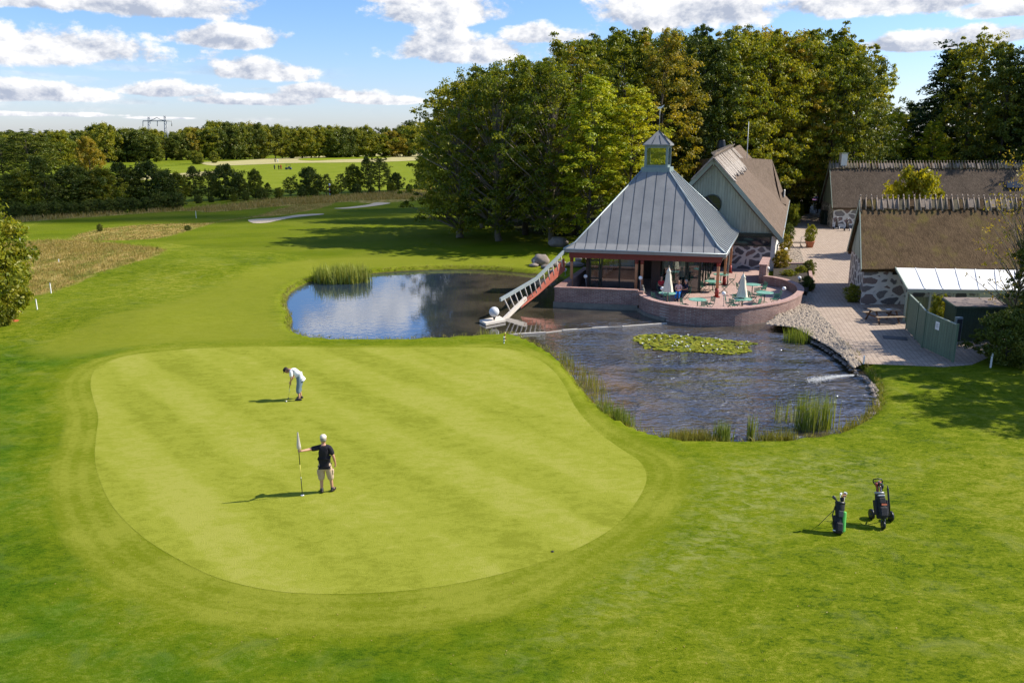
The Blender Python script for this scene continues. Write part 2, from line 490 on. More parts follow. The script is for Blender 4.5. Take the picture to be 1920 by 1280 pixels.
# wind roughens the near (right) basin, the left basin lies calm
calm = t.ss(x, 1.0, 7.0)
near = t.ss(y, 52.0, 38.0)
rip = t.math('MULTIPLY', calm, t.math('ADD', t.math('MULTIPLY', near, 0.85), 0.15))
wv = t.mapping(p, (1.0, 1.5, 1), (0, 0, R(-14)))
r1 = t.noise(wv, 1.5, 2, 0.5, 0.8)
r2 = t.noise(t.mapping(p, (1.0, 1.5, 1), (0, 0, R(18))), 3.4, 2, 0.5, 0.4)
r3 = t.noise(t.mapping(p, (0.5, 1.0, 1)), 0.5, 2, 0.5)
gust = t.ss(r3, 0.35, 0.6, 0.35, 1.0)
h = t.math('MULTIPLY', t.math('ADD', t.math('MULTIPLY', r1, 0.65), t.math('MULTIPLY', r2, 0.35)), t.math('ADD', 0.010, t.math('MULTIPLY', rip, gust)))
bn = t.new('ShaderNodeBump'); t.put(bn.inputs['Height'], h); bn.inputs['Strength'].default_value = 1.0; bn.inputs['Distance'].default_value = 0.5
t.l.new(bn.outputs[0], b.inputs['Normal'])
depth = t.noise(p, 0.35, 4, 0.6)
_c = W(1120, 735, WZ0)
bd_ = t.math('SQRT', t.math('ADD', t.math('POWER', t.math('SUBTRACT', x, _c.x), 2.0), t.math('POWER', t.math('MULTIPLY', t.math('SUBTRACT', y, _c.y), 0.5), 2.0)))
wc_ = t.mix(t.ss(depth, 0.35, 0.65), (0.038, 0.032, 0.022), (0.095, 0.076, 0.052))
wc_ = t.mix(t.ss(x, -7.0, -1.0), (0.020, 0.034, 0.058), wc_)
t.put(b.inputs['Base Color'], t.mix(t.math('MULTIPLY', t.ss(bd_, 3.6, 0.6), t.ss(t.noise(p, 1.6, 5, 0.65), 0.35, 0.6)), wc_, (0.17, 0.10, 0.035)))
b.inputs['Roughness'].default_value = 0.03
t.put(b.inputs['IOR'], t.ss(rip, 0.1, 0.8, 3.3, 2.2))
b.inputs['Specular IOR Level'].default_value = 0.85
b.inputs['Specular Tint'].default_value = (0.93, 0.95, 1.0, 1)

def brick_mat(name, c1, c2, mortar, sx=0.25, sz=0.085, msize=0.012, dirt=0.5, vertical=True, offset=0.5, coords=None, bmp=0.5):
    m, t, b = mat(name)
    if vertical:
        # courses follow height; along the wall use the distance round the terrace (attribute-free: x+y mix)
        x, y, z = t.sep(t.geo())
        u = t.math('ADD', x, t.math('MULTIPLY', y, 0.83))
        v = t.comb(u, z, 0.0)
    else:
        v = t.mapping(t.geo(), (1, 1, 1), (0, 0, R(14)))
    br = t.new('ShaderNodeTexBrick', offset=offset)
    t.put(br.inputs['Vector'], v)
    t.put(br.inputs['Color1'], c1); t.put(br.inputs['Color2'], c2); t.put(br.inputs['Mortar'], mortar)
    br.inputs['Scale'].default_value = 1.0
    br.inputs['Mortar Size'].default_value = msize
    br.inputs['Mortar Smooth'].default_value = 0.2
    br.inputs['Bias'].default_value = 0.0
    br.inputs['Brick Width'].default_value = sx
    br.inputs['Row Height'].default_value = sz
    nz = t.noise(t.geo(), 1.3, 6, 0.65)
    c = t.mix(t.ss(nz, 0.42, 0.68, 0, dirt), br.outputs['Color'], t.mix(1.0, c2, (0.45, 0.42, 0.42), 'MULTIPLY'))
    n2 = t.noise(t.geo(), 14.0, 4, 0.7)
    kk = t.ss(n2, 0.3, 0.7, 0.78, 1.22)
    c = t.mix(1.0, c, t.comb(kk, kk, kk), 'MULTIPLY')
    t.put(b.inputs['Base Color'], c)
    b.inputs['Roughness'].default_value = 0.88
    bump(t, b, t.math('SUBTRACT', t.math('MULTIPLY', n2, 0.3), br.outputs['Fac']), bmp, 0.01)
    return m
m_brick = brick_mat('terrace brick', (0.22, 0.105, 0.085), (0.33, 0.19, 0.16), (0.36, 0.31, 0.28), 0.25, 0.085, 0.014)
m_coping = brick_mat('brick coping', (0.36, 0.20, 0.165), (0.44, 0.27, 0.225), (0.36, 0.28, 0.25), 0.10, 0.30, 0.010, dirt=0.3, vertical=False)
m_paving = brick_mat('clinker paving', (0.35, 0.265, 0.20), (0.42, 0.325, 0.25), (0.20, 0.15, 0.11), 0.24, 0.24, 0.016, dirt=0.35, vertical=False, offset=0.0, bmp=0.4)
m_terrace = brick_mat('terrace paving', (0.42, 0.27, 0.225), (0.48, 0.33, 0.28), (0.26, 0.17, 0.14), 0.21, 0.105, 0.008, dirt=0.25, vertical=False, bmp=0.3)
m_concrete = plain('weathered concrete', (0.19, 0.18, 0.15), 0.9, var=0.35, scale=2.0, bmp=0.3)
m_asphalt = plain('gravel drive', (0.22, 0.18, 0.15), 0.95, var=0.3, scale=1.5, bmp=0.3)

def stonewall_mat(name, s=0.95, seed=0.0, mort=(0.74, 0.69, 0.62)):
    m, t, b = mat(name)
    p = t.geo()
    x, y, z = t.sep(p)
    v = t.comb(t.math('ADD', x, seed), t.math('MULTIPLY', z, 1.55), y)
    w = t.new('ShaderNodeMix', data_type='VECTOR')
    nd = t.noise(p, 1.8, 3, 0.5, out=1)
    w.inputs[0].default_value = 0.28
    t.put(w.inputs[4], v); t.put(w.inputs[5], nd)
    vo = t.new('ShaderNodeTexVoronoi', feature='DISTANCE_TO_EDGE', voronoi_dimensions='3D')
    t.put(vo.inputs['Vector'], w.outputs[1]); vo.inputs['Scale'].default_value = s
    vo2 = t.new('ShaderNodeTexVoronoi', feature='F1', voronoi_dimensions='3D')
    t.put(vo2.inputs['Vector'], w.outputs[1]); vo2.inputs['Scale'].default_value = s
    cellr, cg, cb = t.sep(vo2.outputs['Color'])
    fine = t.noise(p, 18.0, 4, 0.7)
    st = t.mix(cellr, (0.115, 0.108, 0.108), (0.235, 0.205, 0.185))
    st = t.mix(t.ss(cg, 0.72, 0.8), st, (0.22, 0.150, 0.125))
    kk = t.ss(fine, 0.3, 0.7, 0.7, 1.3)
    st = t.mix(1.0, st, t.comb(kk, kk, kk), 'MULTIPLY')
    mm = t.ss(t.math('ADD', vo.outputs['Distance'], t.math('MULTIPLY', t.math('SUBTRACT', fine, 0.5), 0.04)), 0.085, 0.12)
    mn_ = t.mix(t.noise(p, 2.0, 5, 0.6), mort, (mort[0]*0.75, mort[1]*0.74, mort[2]*0.72))
    t.put(b.inputs['Base Color'], t.mix(mm, mn_, st))
    b.inputs['Roughness'].default_value = 0.85
    bump(t, b, t.math('ADD', t.math('MULTIPLY', mm, 0.8), t.math('MULTIPLY', fine, 0.3)), 0.6, 0.05)
    return m
m_stone = stonewall_mat('boulder masonry', 1.45)
m_stone2 = stonewall_mat('boulder masonry club', 1.6, 3.3)

def boards_mat(name, c, pitch=0.2, ang=0.0, rough=0.7, strength=0.5):
    m, t, b = mat(name)
    x, y, z = t.sep(t.mapping(t.geo(), (1, 1, 1), (0, 0, ang)))
    saw = t.math('FRACT', t.math('MULTIPLY', x, 1/pitch))
    gap = t.math('MULTIPLY', t.ss(saw, 0.0, 0.10), t.ss(saw, 1.0, 0.90))
    idx = t.math('FLOOR', t.math('MULTIPLY', x, 1/pitch))
    wn = t.new('ShaderNodeTexWhiteNoise', noise_dimensions='1D'); t.put(wn.inputs['W'], idx)
    grain = t.noise(t.mapping(t.geo(), (8, 8, 0.6)), 2.0, 4, 0.6)
    k = t.math('MULTIPLY', t.ss(grain, 0.3, 0.7, 0.86, 1.14), t.ss(wn.outputs[0], 0, 1, 0.92, 1.08))
    k = t.math('MULTIPLY', k, t.ss(gap, 0, 1, 0.55, 1.0))
    t.put(b.inputs['Base Color'], t.mix(1.0, c, t.comb(k, k, k), 'MULTIPLY'))
    b.inputs['Roughness'].default_value = rough
    bump(t, b, gap, strength, 0.02)
    return m
m_gboard = boards_mat('grey green boarding', (0.34, 0.375, 0.285), 0.22, R(14))
m_fence = boards_mat('green fence boards', (0.115, 0.165, 0.105), 0.14, R(-40))
m_shedboard = boards_mat('dark green boarding', (0.05, 0.075, 0.045), 0.16, 0.0)
m_leanboard = boards_mat('olive boarding', (0.12, 0.15, 0.075), 0.16, 0.0)

def thatch_mat(name, c1, c2, moss=None, ang=0.0, dens=1.0):
    m, t, b = mat(name)
    p = t.geo()
    v = t.mapping(p, (1, 0.16, 0.16), (0, 0, ang))
    n = t.noise(v, 22.0*dens, 5, 0.75)
    n2 = t.noise(p, 1.1, 6, 0.7, 0.4)
    n3 = t.noise(t.mapping(p, (1, 0.5, 0.5), (0, 0, ang)), 5.0, 5, 0.7)
    k = t.math('ADD', t.math('MULTIPLY', n, 0.5), t.math('ADD', t.math('MULTIPLY', n2, 0.25), t.math('MULTIPLY', n3, 0.25)))
    c = t.mix(t.ss(k, 0.38, 0.62), c1, c2)
    if moss:
        c = t.mix(t.ss(t.noise(p, 0.55, 6, 0.7, 0.3), 0.50, 0.70, 0, 0.65), c, moss)
    t.put(b.inputs['Base Color'], c)
    b.inputs['Roughness'].default_value = 1.0
    b.inputs['Specular IOR Level'].default_value = 0.1
    bump(t, b, t.math('ADD', n, t.math('MULTIPLY', n3, 0.8)), 0.9, 0.06)
    return m
m_thatch = thatch_mat('old reed thatch', (0.062, 0.040, 0.022), (0.150, 0.100, 0.056), moss=(0.14, 0.115, 0.025))
m_thatch2 = thatch_mat('grey reed thatch', (0.055, 0.040, 0.030), (0.125, 0.094, 0.070))
m_thatch3 = thatch_mat('pinkish reed thatch', (0.115, 0.085, 0.064), (0.205, 0.152, 0.118), ang=R(20))
m_ridgewood = plain('grey ridge wood', (0.26, 0.20, 0.15), 0.9, var=0.45, scale=5, bmp=0.5)
m_ridgepale = plain('pale ridge wood', (0.36, 0.31, 0.265), 0.9, var=0.45, scale=5, bmp=0.4)
m_ridgeturf = plain('ridge turf pad', (0.13, 0.105, 0.06), 1.0, var=0.5, scale=3, bmp=0.6)

# --- building paints and metals
m_roofmetal = plain('grey standing seam sheet', (0.265, 0.26, 0.25), 0.5, metal=0.15, var=0.16, scale=0.9, bmp=0.05, spec=0.5)
m_roofseam = plain('dark seam', (0.035, 0.04, 0.045), 0.5, metal=0.3, var=0.1, bmp=0)
m_rooflight = plain('pale seam', (0.30, 0.345, 0.36), 0.4, metal=0.3, var=0.1, bmp=0)
m_trimgreen = plain('grey green trim paint', (0.30, 0.35, 0.28), 0.5, var=0.1)
m_lantern = plain('blue grey trim paint', (0.22, 0.28, 0.27), 0.45, var=0.1)
m_beam = plain('falun red beam', (0.20, 0.040, 0.028), 0.6, var=0.2)
m_redpost = plain('red post base', (0.28, 0.035, 0.025), 0.5, var=0.15)
m_column = plain('salmon column', (0.50, 0.25, 0.13), 0.6, var=0.12)
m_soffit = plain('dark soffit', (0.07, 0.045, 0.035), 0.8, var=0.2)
m_frame = plain('dark green window frame', (0.018, 0.030, 0.024), 0.35, var=0.2, bmp=0)
m_black = plain('black metal', (0.012, 0.013, 0.015), 0.4, var=0.2, bmp=0)
m_blackcloth = plain('black nylon', (0.016, 0.016, 0.019), 0.7, var=0.4, scale=12, bmp=0.4)
m_darkgrey = plain('dark grey plastic', (0.05, 0.052, 0.055), 0.5, var=0.2, bmp=0)
m_white = plain('white paint', (0.78, 0.78, 0.76), 0.5, var=0.06)
m_whiteroof = plain('white corrugated roof', (0.80, 0.79, 0.78), 0.55, var=0.05, bmp=0)
m_render = plain('white lime render', (0.66, 0.64, 0.60), 0.9, var=0.14, scale=1.5, bmp=0.3)
m_grey = plain('grey painted steel', (0.27, 0.31, 0.31), 0.45, var=0.15)
m_redladder = plain('red painted beam', (0.36, 0.095, 0.060), 0.6, var=0.15)
m_ladderwhite = plain('weathered white timber', (0.62, 0.56, 0.48), 0.7, var=0.2)
m_wood = plain('silvered timber', (0.30, 0.23, 0.16), 0.85, var=0.35, scale=5, bmp=0.4)
m_darkwood = plain('dark oiled timber', (0.12, 0.065, 0.035), 0.7, var=0.35, scale=5, bmp=0.4)
m_terracotta = plain('terracotta', (0.42, 0.16, 0.085), 0.8, var=0.15)
m_globe, t, b = mat('opal glass globe')
b.inputs['Base Color'].default_value = (0.86, 0.86, 0.84, 1); b.inputs['Roughness'].default_value = 0.25
b.inputs['Subsurface Weight'].default_value = 0.0
m_table = plain('mint green enamel', (0.20, 0.42, 0.33), 0.3, var=0.08, bmp=0)
m_chair = plain('bottle green enamel', (0.035, 0.16, 0.10), 0.35, var=0.15, bmp=0)
m_parasol = plain('cream canvas', (0.74, 0.69, 0.56), 0.85, var=0.06, bmp=0.2)
m_stonegrey = plain('granite boulder', (0.24, 0.20, 0.17), 0.9, var=0.35, scale=2, bmp=0.6)
m_ball = plain('golf ball lacquer', (0.62, 0.62, 0.61), 0.45, var=0.06, bmp=0)
m_cobble = plain('pale cobble', (0.32, 0.26, 0.20), 0.9, var=0.35, scale=2.3, bmp=0.3)
m_sandbank = plain('silty bank', (0.30, 0.26, 0.21), 0.95, var=0.3, scale=1.5, bmp=0.4)
m_soil = plain('planter soil', (0.035, 0.025, 0.016), 1.0, var=0.4, bmp=0.5)
m_felt = plain('worn roofing felt', (0.20, 0.155, 0.135), 0.9, var=0.3, scale=1.4, bmp=0.3)
m_bark = plain('bark', (0.085, 0.068, 0.052), 0.95, var=0.4, scale=3, bmp=0.7)
m_paleb = plain('pale twig bark', (0.20, 0.165, 0.125), 0.95, var=0.3, scale=4, bmp=0.3)
m_steel = plain('galvanised steel', (0.30, 0.31, 0.32), 0.5, metal=0.4, var=0.1, bmp=0)

m_glass, t, b = mat('window glass')
t.n.remove(b)
gl = t.new('ShaderNodeBsdfGlossy'); gl.inputs['Roughness'].default_value = 0.02; gl.inputs['Color'].default_value = (0.85, 0.9, 0.9, 1)
tr = t.new('ShaderNodeBsdfTransparent'); tr.inputs['Color'].default_value = (0.66, 0.70, 0.68, 1)
fr = t.new('ShaderNodeFresnel'); fr.inputs['IOR'].default_value = 1.6
mx = t.new('ShaderNodeMixShader')
t.l.new(t.math('ADD', fr.outputs[0], 0.10), mx.inputs[0]); t.l.new(tr.outputs[0], mx.inputs[1]); t.l.new(gl.outputs[0], mx.inputs[2])
t.l.new(mx.outputs[0], t.n['Material Output'].inputs[0])
m_darkglass, t, b = mat('dark window glass')
b.inputs['Base Color'].default_value = (0.012, 0.018, 0.03, 1); b.inputs['Roughness'].default_value = 0.06; b.inputs['Specular IOR Level'].default_value = 0.7

# --- people and kit
m_skin = plain('sunned skin', (0.52, 0.27, 0.175), 0.55, var=0.08, bmp=0)
m_hair = plain('dark hair', (0.035, 0.022, 0.015), 0.7, var=0.2)
m_hairgrey = plain('greying hair', (0.30, 0.27, 0.24), 0.7, var=0.2)
def cloth(name, c, var=0.12): return plain(name, c, 0.9, var=var, scale=9, bmp=0.35, spec=0.2)
m_poloblack = cloth('black polo cotton', (0.022, 0.020, 0.026))
m_khaki = cloth('khaki cotton', (0.50, 0.37, 0.25))
m_shirtwhite = cloth('white shirt cotton', (0.74, 0.73, 0.72))
m_shortblue = cloth('grey blue denim', (0.16, 0.22, 0.27))
m_capwhite = cloth('cream cap', (0.70, 0.62, 0.50))
m_capdark = cloth('dark cap', (0.03, 0.025, 0.025))
m_shoe = plain('dark leather shoe', (0.02, 0.014, 0.014), 0.5, var=0.2, bmp=0)
m_sock = cloth('white sock', (0.7, 0.68, 0.65))
m_red = cloth('red cloth', (0.42, 0.03, 0.04))
m_blue = cloth('bright blue trousers', (0.02, 0.16, 0.52))
m_pink = cloth('pink white blouse', (0.58, 0.38, 0.36))
m_navy = cloth('navy jacket', (0.02, 0.025, 0.05))
m_limegreen = plain('lime green nylon', (0.16, 0.62, 0.10), 0.6, var=0.1, scale=9)
m_flag = cloth('pale flag cloth', (0.72, 0.62, 0.52))
m_yellowp = plain('yellow pole paint', (0.68, 0.60, 0.12), 0.4, var=0.05, bmp=0)
m_bagred = plain('orange red print', (0.55, 0.14, 0.06), 0.6, var=0.2, bmp=0)
m_chrome = plain('steel shaft', (0.55, 0.55, 0.57), 0.25, metal=0.9, var=0.05, bmp=0)
m_carred = plain('red car paint', (0.30, 0.02, 0.02), 0.2, var=0.02, bmp=0, spec=0.6)
m_cardark = plain('dark car paint', (0.02, 0.025, 0.035), 0.2, var=0.02, bmp=0, spec=0.6)

# --- leaves: every leaf has its own shade, every clump its own hue, every tree a cast of its own
def leaf_mat(name, cols, hue_var=0.5, transl=0.42):
    cols = [tuple(c*(1.0 if 'reed' in name or 'grass' in name or 'lily' in name or 'yellow' in name else 1.75) for c in q) for q in cols]
    m, t, b = mat(name)
    t.n.remove(b)
    r = t.attr('leaf'); cl_ = t.attr('clump')
    oi = t.new('ShaderNodeObjectInfo').outputs['Random']
    k = t.math('ADD', t.math('ADD', t.math('MULTIPLY', r, 0.30), t.math('MULTIPLY', cl_, 0.45)), t.math('MULTIPLY', oi, 0.25))
    ramp = t.new('ShaderNodeValToRGB')
    e = ramp.color_ramp.elements
    while len(e) < len(cols): e.new(0.5)
    for i, c in enumerate(cols):
        e[i].position = 0.15 + 0.7*i/(len(cols)-1); e[i].color = (*c, 1)
    t.put(ramp.inputs[0], k)
    d = t.new('ShaderNodeBsdfDiffuse'); t.l.new(ramp.outputs[0], d.inputs[0])
    tl = t.new('ShaderNodeBsdfTranslucent'); t.l.new(t.mix(1.0, ramp.outputs[0], (1.25, 1.2, 0.5), 'MULTIPLY'), tl.inputs[0])
    g = t.new('ShaderNodeBsdfGlossy'); g.inputs['Roughness'].default_value = 0.45; g.inputs[0].default_value = (0.6, 0.6, 0.55, 1)
    m1 = t.new('ShaderNodeMixShader'); m1.inputs[0].default_value = transl
    m2 = t.new('ShaderNodeMixShader'); m2.inputs[0].default_value = 0.035
    t.l.new(d.outputs[0], m1.inputs[1]); t.l.new(tl.outputs[0], m1.inputs[2])
    t.l.new(m1.outputs[0], m2.inputs[1]); t.l.new(g.outputs[0], m2.inputs[2])
    t.l.new(m2.outputs[0], t.n['Material Output'].inputs[0])
    return m
L_green = leaf_mat('beech leaves', [(0.040, 0.058, 0.006), (0.085, 0.105, 0.008), (0.155, 0.155, 0.010), (0.21, 0.185, 0.016)])
L_bright = leaf_mat('sunny maple leaves', [(0.07, 0.10, 0.006), (0.16, 0.19, 0.010), (0.26, 0.26, 0.012), (0.34, 0.30, 0.015)])
L_amber = leaf_mat('turning leaves', [(0.065, 0.070, 0.009), (0.125, 0.118, 0.012), (0.20, 0.155, 0.014), (0.27, 0.185, 0.018)])
L_dark = leaf_mat('dark leaves', [(0.024, 0.038, 0.006), (0.045, 0.062, 0.008), (0.075, 0.090, 0.012), (0.115, 0.115, 0.016)], transl=0.25)
L_yellow = leaf_mat('yellow leaves', [(0.20, 0.20, 0.010), (0.36, 0.32, 0.012), (0.50, 0.40, 0.02)], transl=0.4)
L_fir = leaf_mat('conifer needles', [(0.012, 0.028, 0.010), (0.024, 0.044, 0.014), (0.042, 0.062, 0.018)], transl=0.15)
L_reed = leaf_mat('reed blades', [(0.12, 0.13, 0.02), (0.24, 0.23, 0.04), (0.38, 0.31, 0.10)], transl=0.3)
L_reedgreen = leaf_mat('fresh reed blades', [(0.12, 0.17, 0.02), (0.23, 0.28, 0.04), (0.38, 0.37, 0.09)], transl=0.3)
L_straw = leaf_mat('dry grass blades', [(0.14, 0.15, 0.02), (0.34, 0.25, 0.07), (0.48, 0.33, 0.13)], transl=0.3)
L_lily = leaf_mat('lily pads', [(0.15, 0.18, 0.02), (0.30, 0.29, 0.03), (0.48, 0.38, 0.08), (0.38, 0.19, 0.06)], transl=0.1)
# ------------------------------------------------------------------ land
rng = np.random.default_rng(7)
random.seed(7)
WZ = -0.35
pond_px = [(537, 570), (545, 550), (575, 532), (620, 520), (690, 514), (760, 509), (850, 506), (930, 508), (990, 514), (1045, 518),
           (1100, 545), (1200, 560), (1300, 585), (1420, 600), (1478, 606), (1500, 614), (1530, 630), (1560, 645), (1590, 668), (1612, 690), (1632, 712),
           (1644, 740), (1640, 772), (1610, 800), (1560, 821), (1480, 833), (1400, 838), (1320, 837), (1240, 827), (1180, 805),
           (1130, 772), (1095, 735), (1068, 700), (1038, 670), (1000, 648), (960, 633), (925, 634), (850, 639), (760, 643), (680, 644),
           (600, 641), (562, 632), (545, 616), (548, 600), (541, 585)]
pond = smooth_poly(WP(pond_px, WZ), 4)
green_px = [(170, 715), (182, 690), (230, 669), (300, 659), (400, 652), (520, 650), (640, 652), (760, 652), (860, 651), (930, 653), (985, 662),
            (1030, 688), (1058, 722), (1078, 762), (1112, 802), (1160, 838), (1198, 864), (1212, 890), (1205, 920), (1172, 968), (1120, 1008), (1040, 1045),
            (940, 1075), (830, 1098), (720, 1110), (600, 1113), (500, 1105), (400, 1080), (320, 1040), (260, 1000), (212, 950), (187, 900),
            (178, 860), (180, 820), (184, 780), (174, 745)]
fringe_px = [(108, 738), (120, 706), (170, 676), (250, 657), (340, 649), (450, 646), (600, 647.5), (760, 648), (860, 646), (930, 644), (985, 651),
             (1034, 672), (1078, 706), (1104, 745), (1140, 788), (1195, 822), (1255, 848), (1290, 885), (1284, 925), (1250, 975), (1200, 1020),
             (1120, 1070), (1030, 1120), (930, 1155), (800, 1180), (650, 1190), (500, 1183), (350, 1158), (230, 1110), (150, 1050), (110, 990),
             (95, 930), (100, 870), (118, 820), (122, 780)]
meadow1 = smooth_poly(WP([(-60, 470), (60, 452), (170, 452), (285, 468), (305, 482), (270, 500), (180, 520), (110, 543), (40, 560), (-60, 560)]), 3)
meadow2 = smooth_poly(WP([(130, 447), (200, 428), (300, 420), (390, 418), (480, 405), (540, 388), (620, 372), (620, 384), (540, 402), (430, 412), (360, 430), (300, 446), (200, 451)]), 3)
meadow3 = smooth_poly(WP([(-60, 424), (-10, 412), (360, 392), (500, 376), (700, 364), (850, 352), (850, 368), (700, 376), (560, 384), (400, 398), (340, 396), (-10, 420)]), 3)
meadow4 = WP([(620, 376), (720, 366), (830, 360), (830, 372), (700, 382)])
fairway = smooth_poly(WP([(20, 440), (130, 410), (360, 396), (520, 384), (720, 368), (860, 362), (1050, 430), (1030, 470), (880, 490), (640, 500), (560, 480), (420, 470), (300, 455), (180, 448)]), 3)
yellowp = smooth_poly(WP([(60, 650), (240, 590), (400, 540), (560, 490), (760, 480), (1000, 486), (1040, 508), (760, 500), (600, 516), (530, 545), (528, 600), (545, 640), (300, 645), (120, 672)]), 3)
yellow2 = smooth_poly(WP([(700, 1210), (1200, 1040), (1300, 900), (1250, 845), (1400, 852), (1500, 900), (1540, 980), (1400, 1080), (1100, 1280), (800, 1300)]), 3)
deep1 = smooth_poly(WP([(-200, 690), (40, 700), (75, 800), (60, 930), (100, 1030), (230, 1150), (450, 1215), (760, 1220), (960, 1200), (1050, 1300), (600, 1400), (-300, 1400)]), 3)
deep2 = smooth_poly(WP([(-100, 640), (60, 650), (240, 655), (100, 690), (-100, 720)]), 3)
pale1 = smooth_poly(WP([(1310, 870), (1450, 850), (1640, 850), (1680, 900), (1500, 960), (1420, 1040), (1250, 1120), (1050, 1200), (960, 1240), (1180, 1060), (1290, 960)]), 3)
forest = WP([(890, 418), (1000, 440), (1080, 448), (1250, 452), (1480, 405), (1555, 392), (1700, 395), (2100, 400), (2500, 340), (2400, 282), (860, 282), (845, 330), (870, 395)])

def axis(lo, hi, base, k, far):
    out = [lo]
    while out[-1] < hi:
        c = out[-1]; out.append(c + max(base, k*abs(c)))
    s = base*3
    while out[-1] < far: out.append(out[-1] + s); s *= 1.25
    pre = []; c = lo; s = base*3
    while c > -far: c -= s; s *= 1.25; pre.append(c)
    return np.array(pre[::-1] + out)
xs = axis(-62.0, 48.0, 0.38, 0.0078, 5000)
ys = axis(6.0, 190.0, 0.36, 0.0052, 6000)
GX, GY = np.meshgrid(xs, ys)
def ss_(x, a, b):
    t = np.clip((x-a)/(b-a), 0, 1); return t*t*(3-2*t)
def bumps(X, Y):
    """gentle mounds on the left of the course"""
    w = ss_(-X, 15, 22)*ss_(Y, 34, 44)*ss_(Y, 112, 92)
    c1 = W(420, 512); c2 = W(250, 600); c3 = W(180, 490)
    h = 0.55*np.exp(-(((X-c1.x)/8)**2 + ((Y-c1.y)/4.5)**2)) + 0.35*np.exp(-(((X-c2.x)/7)**2 + ((Y-c2.y)/3.5)**2)) + 0.7*np.exp(-(((X-c3.x)/12)**2 + ((Y-c3.y)/7)**2))
    return w*h
sd_p = sdist(GX, GY, pond)
GZ = bumps(GX, GY)
bankw = np.where(GX > 18.0, 0.9, 0.30)
dip = np.clip((sd_p + bankw)/bankw, 0, 1)          # 0 on the lawn, 1 at the waterline
GZ = GZ*(1-dip) + WZ*dip - np.clip(sd_p, 0, 1.2)*0.8
sheltered = ss_(sd_p, 0.0, 0.3)
def att(poly, lim=3.0):
    return np.clip(sdist(GX, GY, poly), -lim, lim)
attrs = {'fairway': ('POINT', att(fairway)), 'meadow': ('POINT', np.maximum(np.maximum(att(meadow1), att(meadow2)), np.maximum(att(meadow3), att(meadow4)))),
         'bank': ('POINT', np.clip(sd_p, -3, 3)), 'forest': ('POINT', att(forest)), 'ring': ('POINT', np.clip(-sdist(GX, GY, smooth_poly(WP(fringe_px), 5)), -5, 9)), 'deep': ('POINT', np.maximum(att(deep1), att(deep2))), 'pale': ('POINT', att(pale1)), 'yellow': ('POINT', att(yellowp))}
nx, ny = len(xs), len(ys)
idx = np.arange(nx*ny).reshape(ny, nx)
F = np.stack([idx[:-1, :-1], idx[:-1, 1:], idx[1:, 1:], idx[1:, :-1]], -1).reshape(-1, 4)
V = np.stack([GX.ravel(), GY.ravel(), GZ.ravel()], -1)
ground = bpy.data.objects.new('ground', np_mesh('ground', V, F, m_ground, attrs, smooth=True))
col.objects.link(ground); tag(ground, kind='structure')

# far land rises a little towards the horizon wood so its fields show
sheet('putting_green', smooth_poly(WP(green_px), 5), 0.005, m_green)
pb = [min(p[0] for p in pond)-1.0, max(p[0] for p in pond)+1.0, min(p[1] for p in pond)-1.0, max(p[1] for p in pond)+1.0]
sheet('pond_water', [(pb[0], pb[2]), (pb[1], pb[2]), (pb[1], pb[3]), (pb[0], pb[3])], WZ, m_water)

bk1 = smooth_poly(WP([(465, 413), (480, 411), (520, 408.5), (560, 403), (600, 401), (606, 402.5), (575, 405.5), (545, 409), (520, 414), (500, 418), (475, 418.5)]), 4)
bk2 = smooth_poly(WP([(626, 391), (655, 388.5), (690, 384), (705, 380), (728, 380.5), (730, 382), (705, 386), (680, 389), (650, 391.5)]), 4)
o = sheet('sand_bunker', bk1, 0.03, m_sand)
o = sheet('sand_bunker', bk2, 0.03, m_sand)
# far fields between the hedgerow and the horizon wood
def farpoly(name, px, z, m): return sheet(name, smooth_poly(WP(px), 4), z, m)
farpoly('far_fairway', [(200, 372), (220, 336), (280, 316), (400, 308), (560, 299), (700, 293), (860, 289), (900, 300), (880, 352), (700, 362), (480, 374), (340, 386)], 0.05, m_farfield)
farpoly('stubble_field', [(380, 305), (440, 302), (520, 297), (640, 291), (780, 285), (860, 283), (860, 298), (790, 301), (700, 304.5), (560, 306), (480, 309), (400, 311)], 0.12, m_stubble)
farpoly('far_green', [(560, 299), (620, 295), (700, 293), (735, 293.5), (720, 297), (640, 299.5), (585, 302)], 0.2, m_tee)
farpoly('far_rough', [(240, 330), (330, 326), (400, 322), (420, 327), (330, 334), (250, 338)], 0.12, m_stubble)

# ------------------------------------------------------------------ courtyard
pav_px = [(1478, 590), (1520, 560), (1515, 500), (1440, 500), (1440, 470), (1480, 440), (1500, 398), (1600, 398), (1640, 430), (1640, 520), (1700, 575), (1900, 600), (1900, 650), (1822, 684), (1770, 688), (1618, 682), (1590, 655), (1560, 622), (1520, 590)]
sheet('paving', WP(pav_px), 0.010, m_paving)
sheet('gravel_drive', WP([(1490, 399), (1500, 372), (1620, 372), (1620, 399)]), 0.006, m_asphalt)
cob_px = [(1436, 608), (1458, 592), (1482, 570), (1500, 548), (1520, 548), (1530, 583), (1560, 612), (1590, 650), (1612, 684), (1600, 690), (1580, 668), (1548, 646), (1515, 628), (1490, 614)]
cob = WP(cob_px)
sheet('cobble_bank', [(p[0], p[1]) for p in cob], 0.016, m_sandbank)
def in_poly(x, y, poly):
    c = False; n = len(poly)
    for i in range(n):
        ax, ay = poly[i][0], poly[i][1]; bx, by = poly[i-1][0], poly[i-1][1]
        if (ay > y) != (by > y) and x < (bx-ax)*(y-ay)/(by-ay) + ax: c = not c
    return c
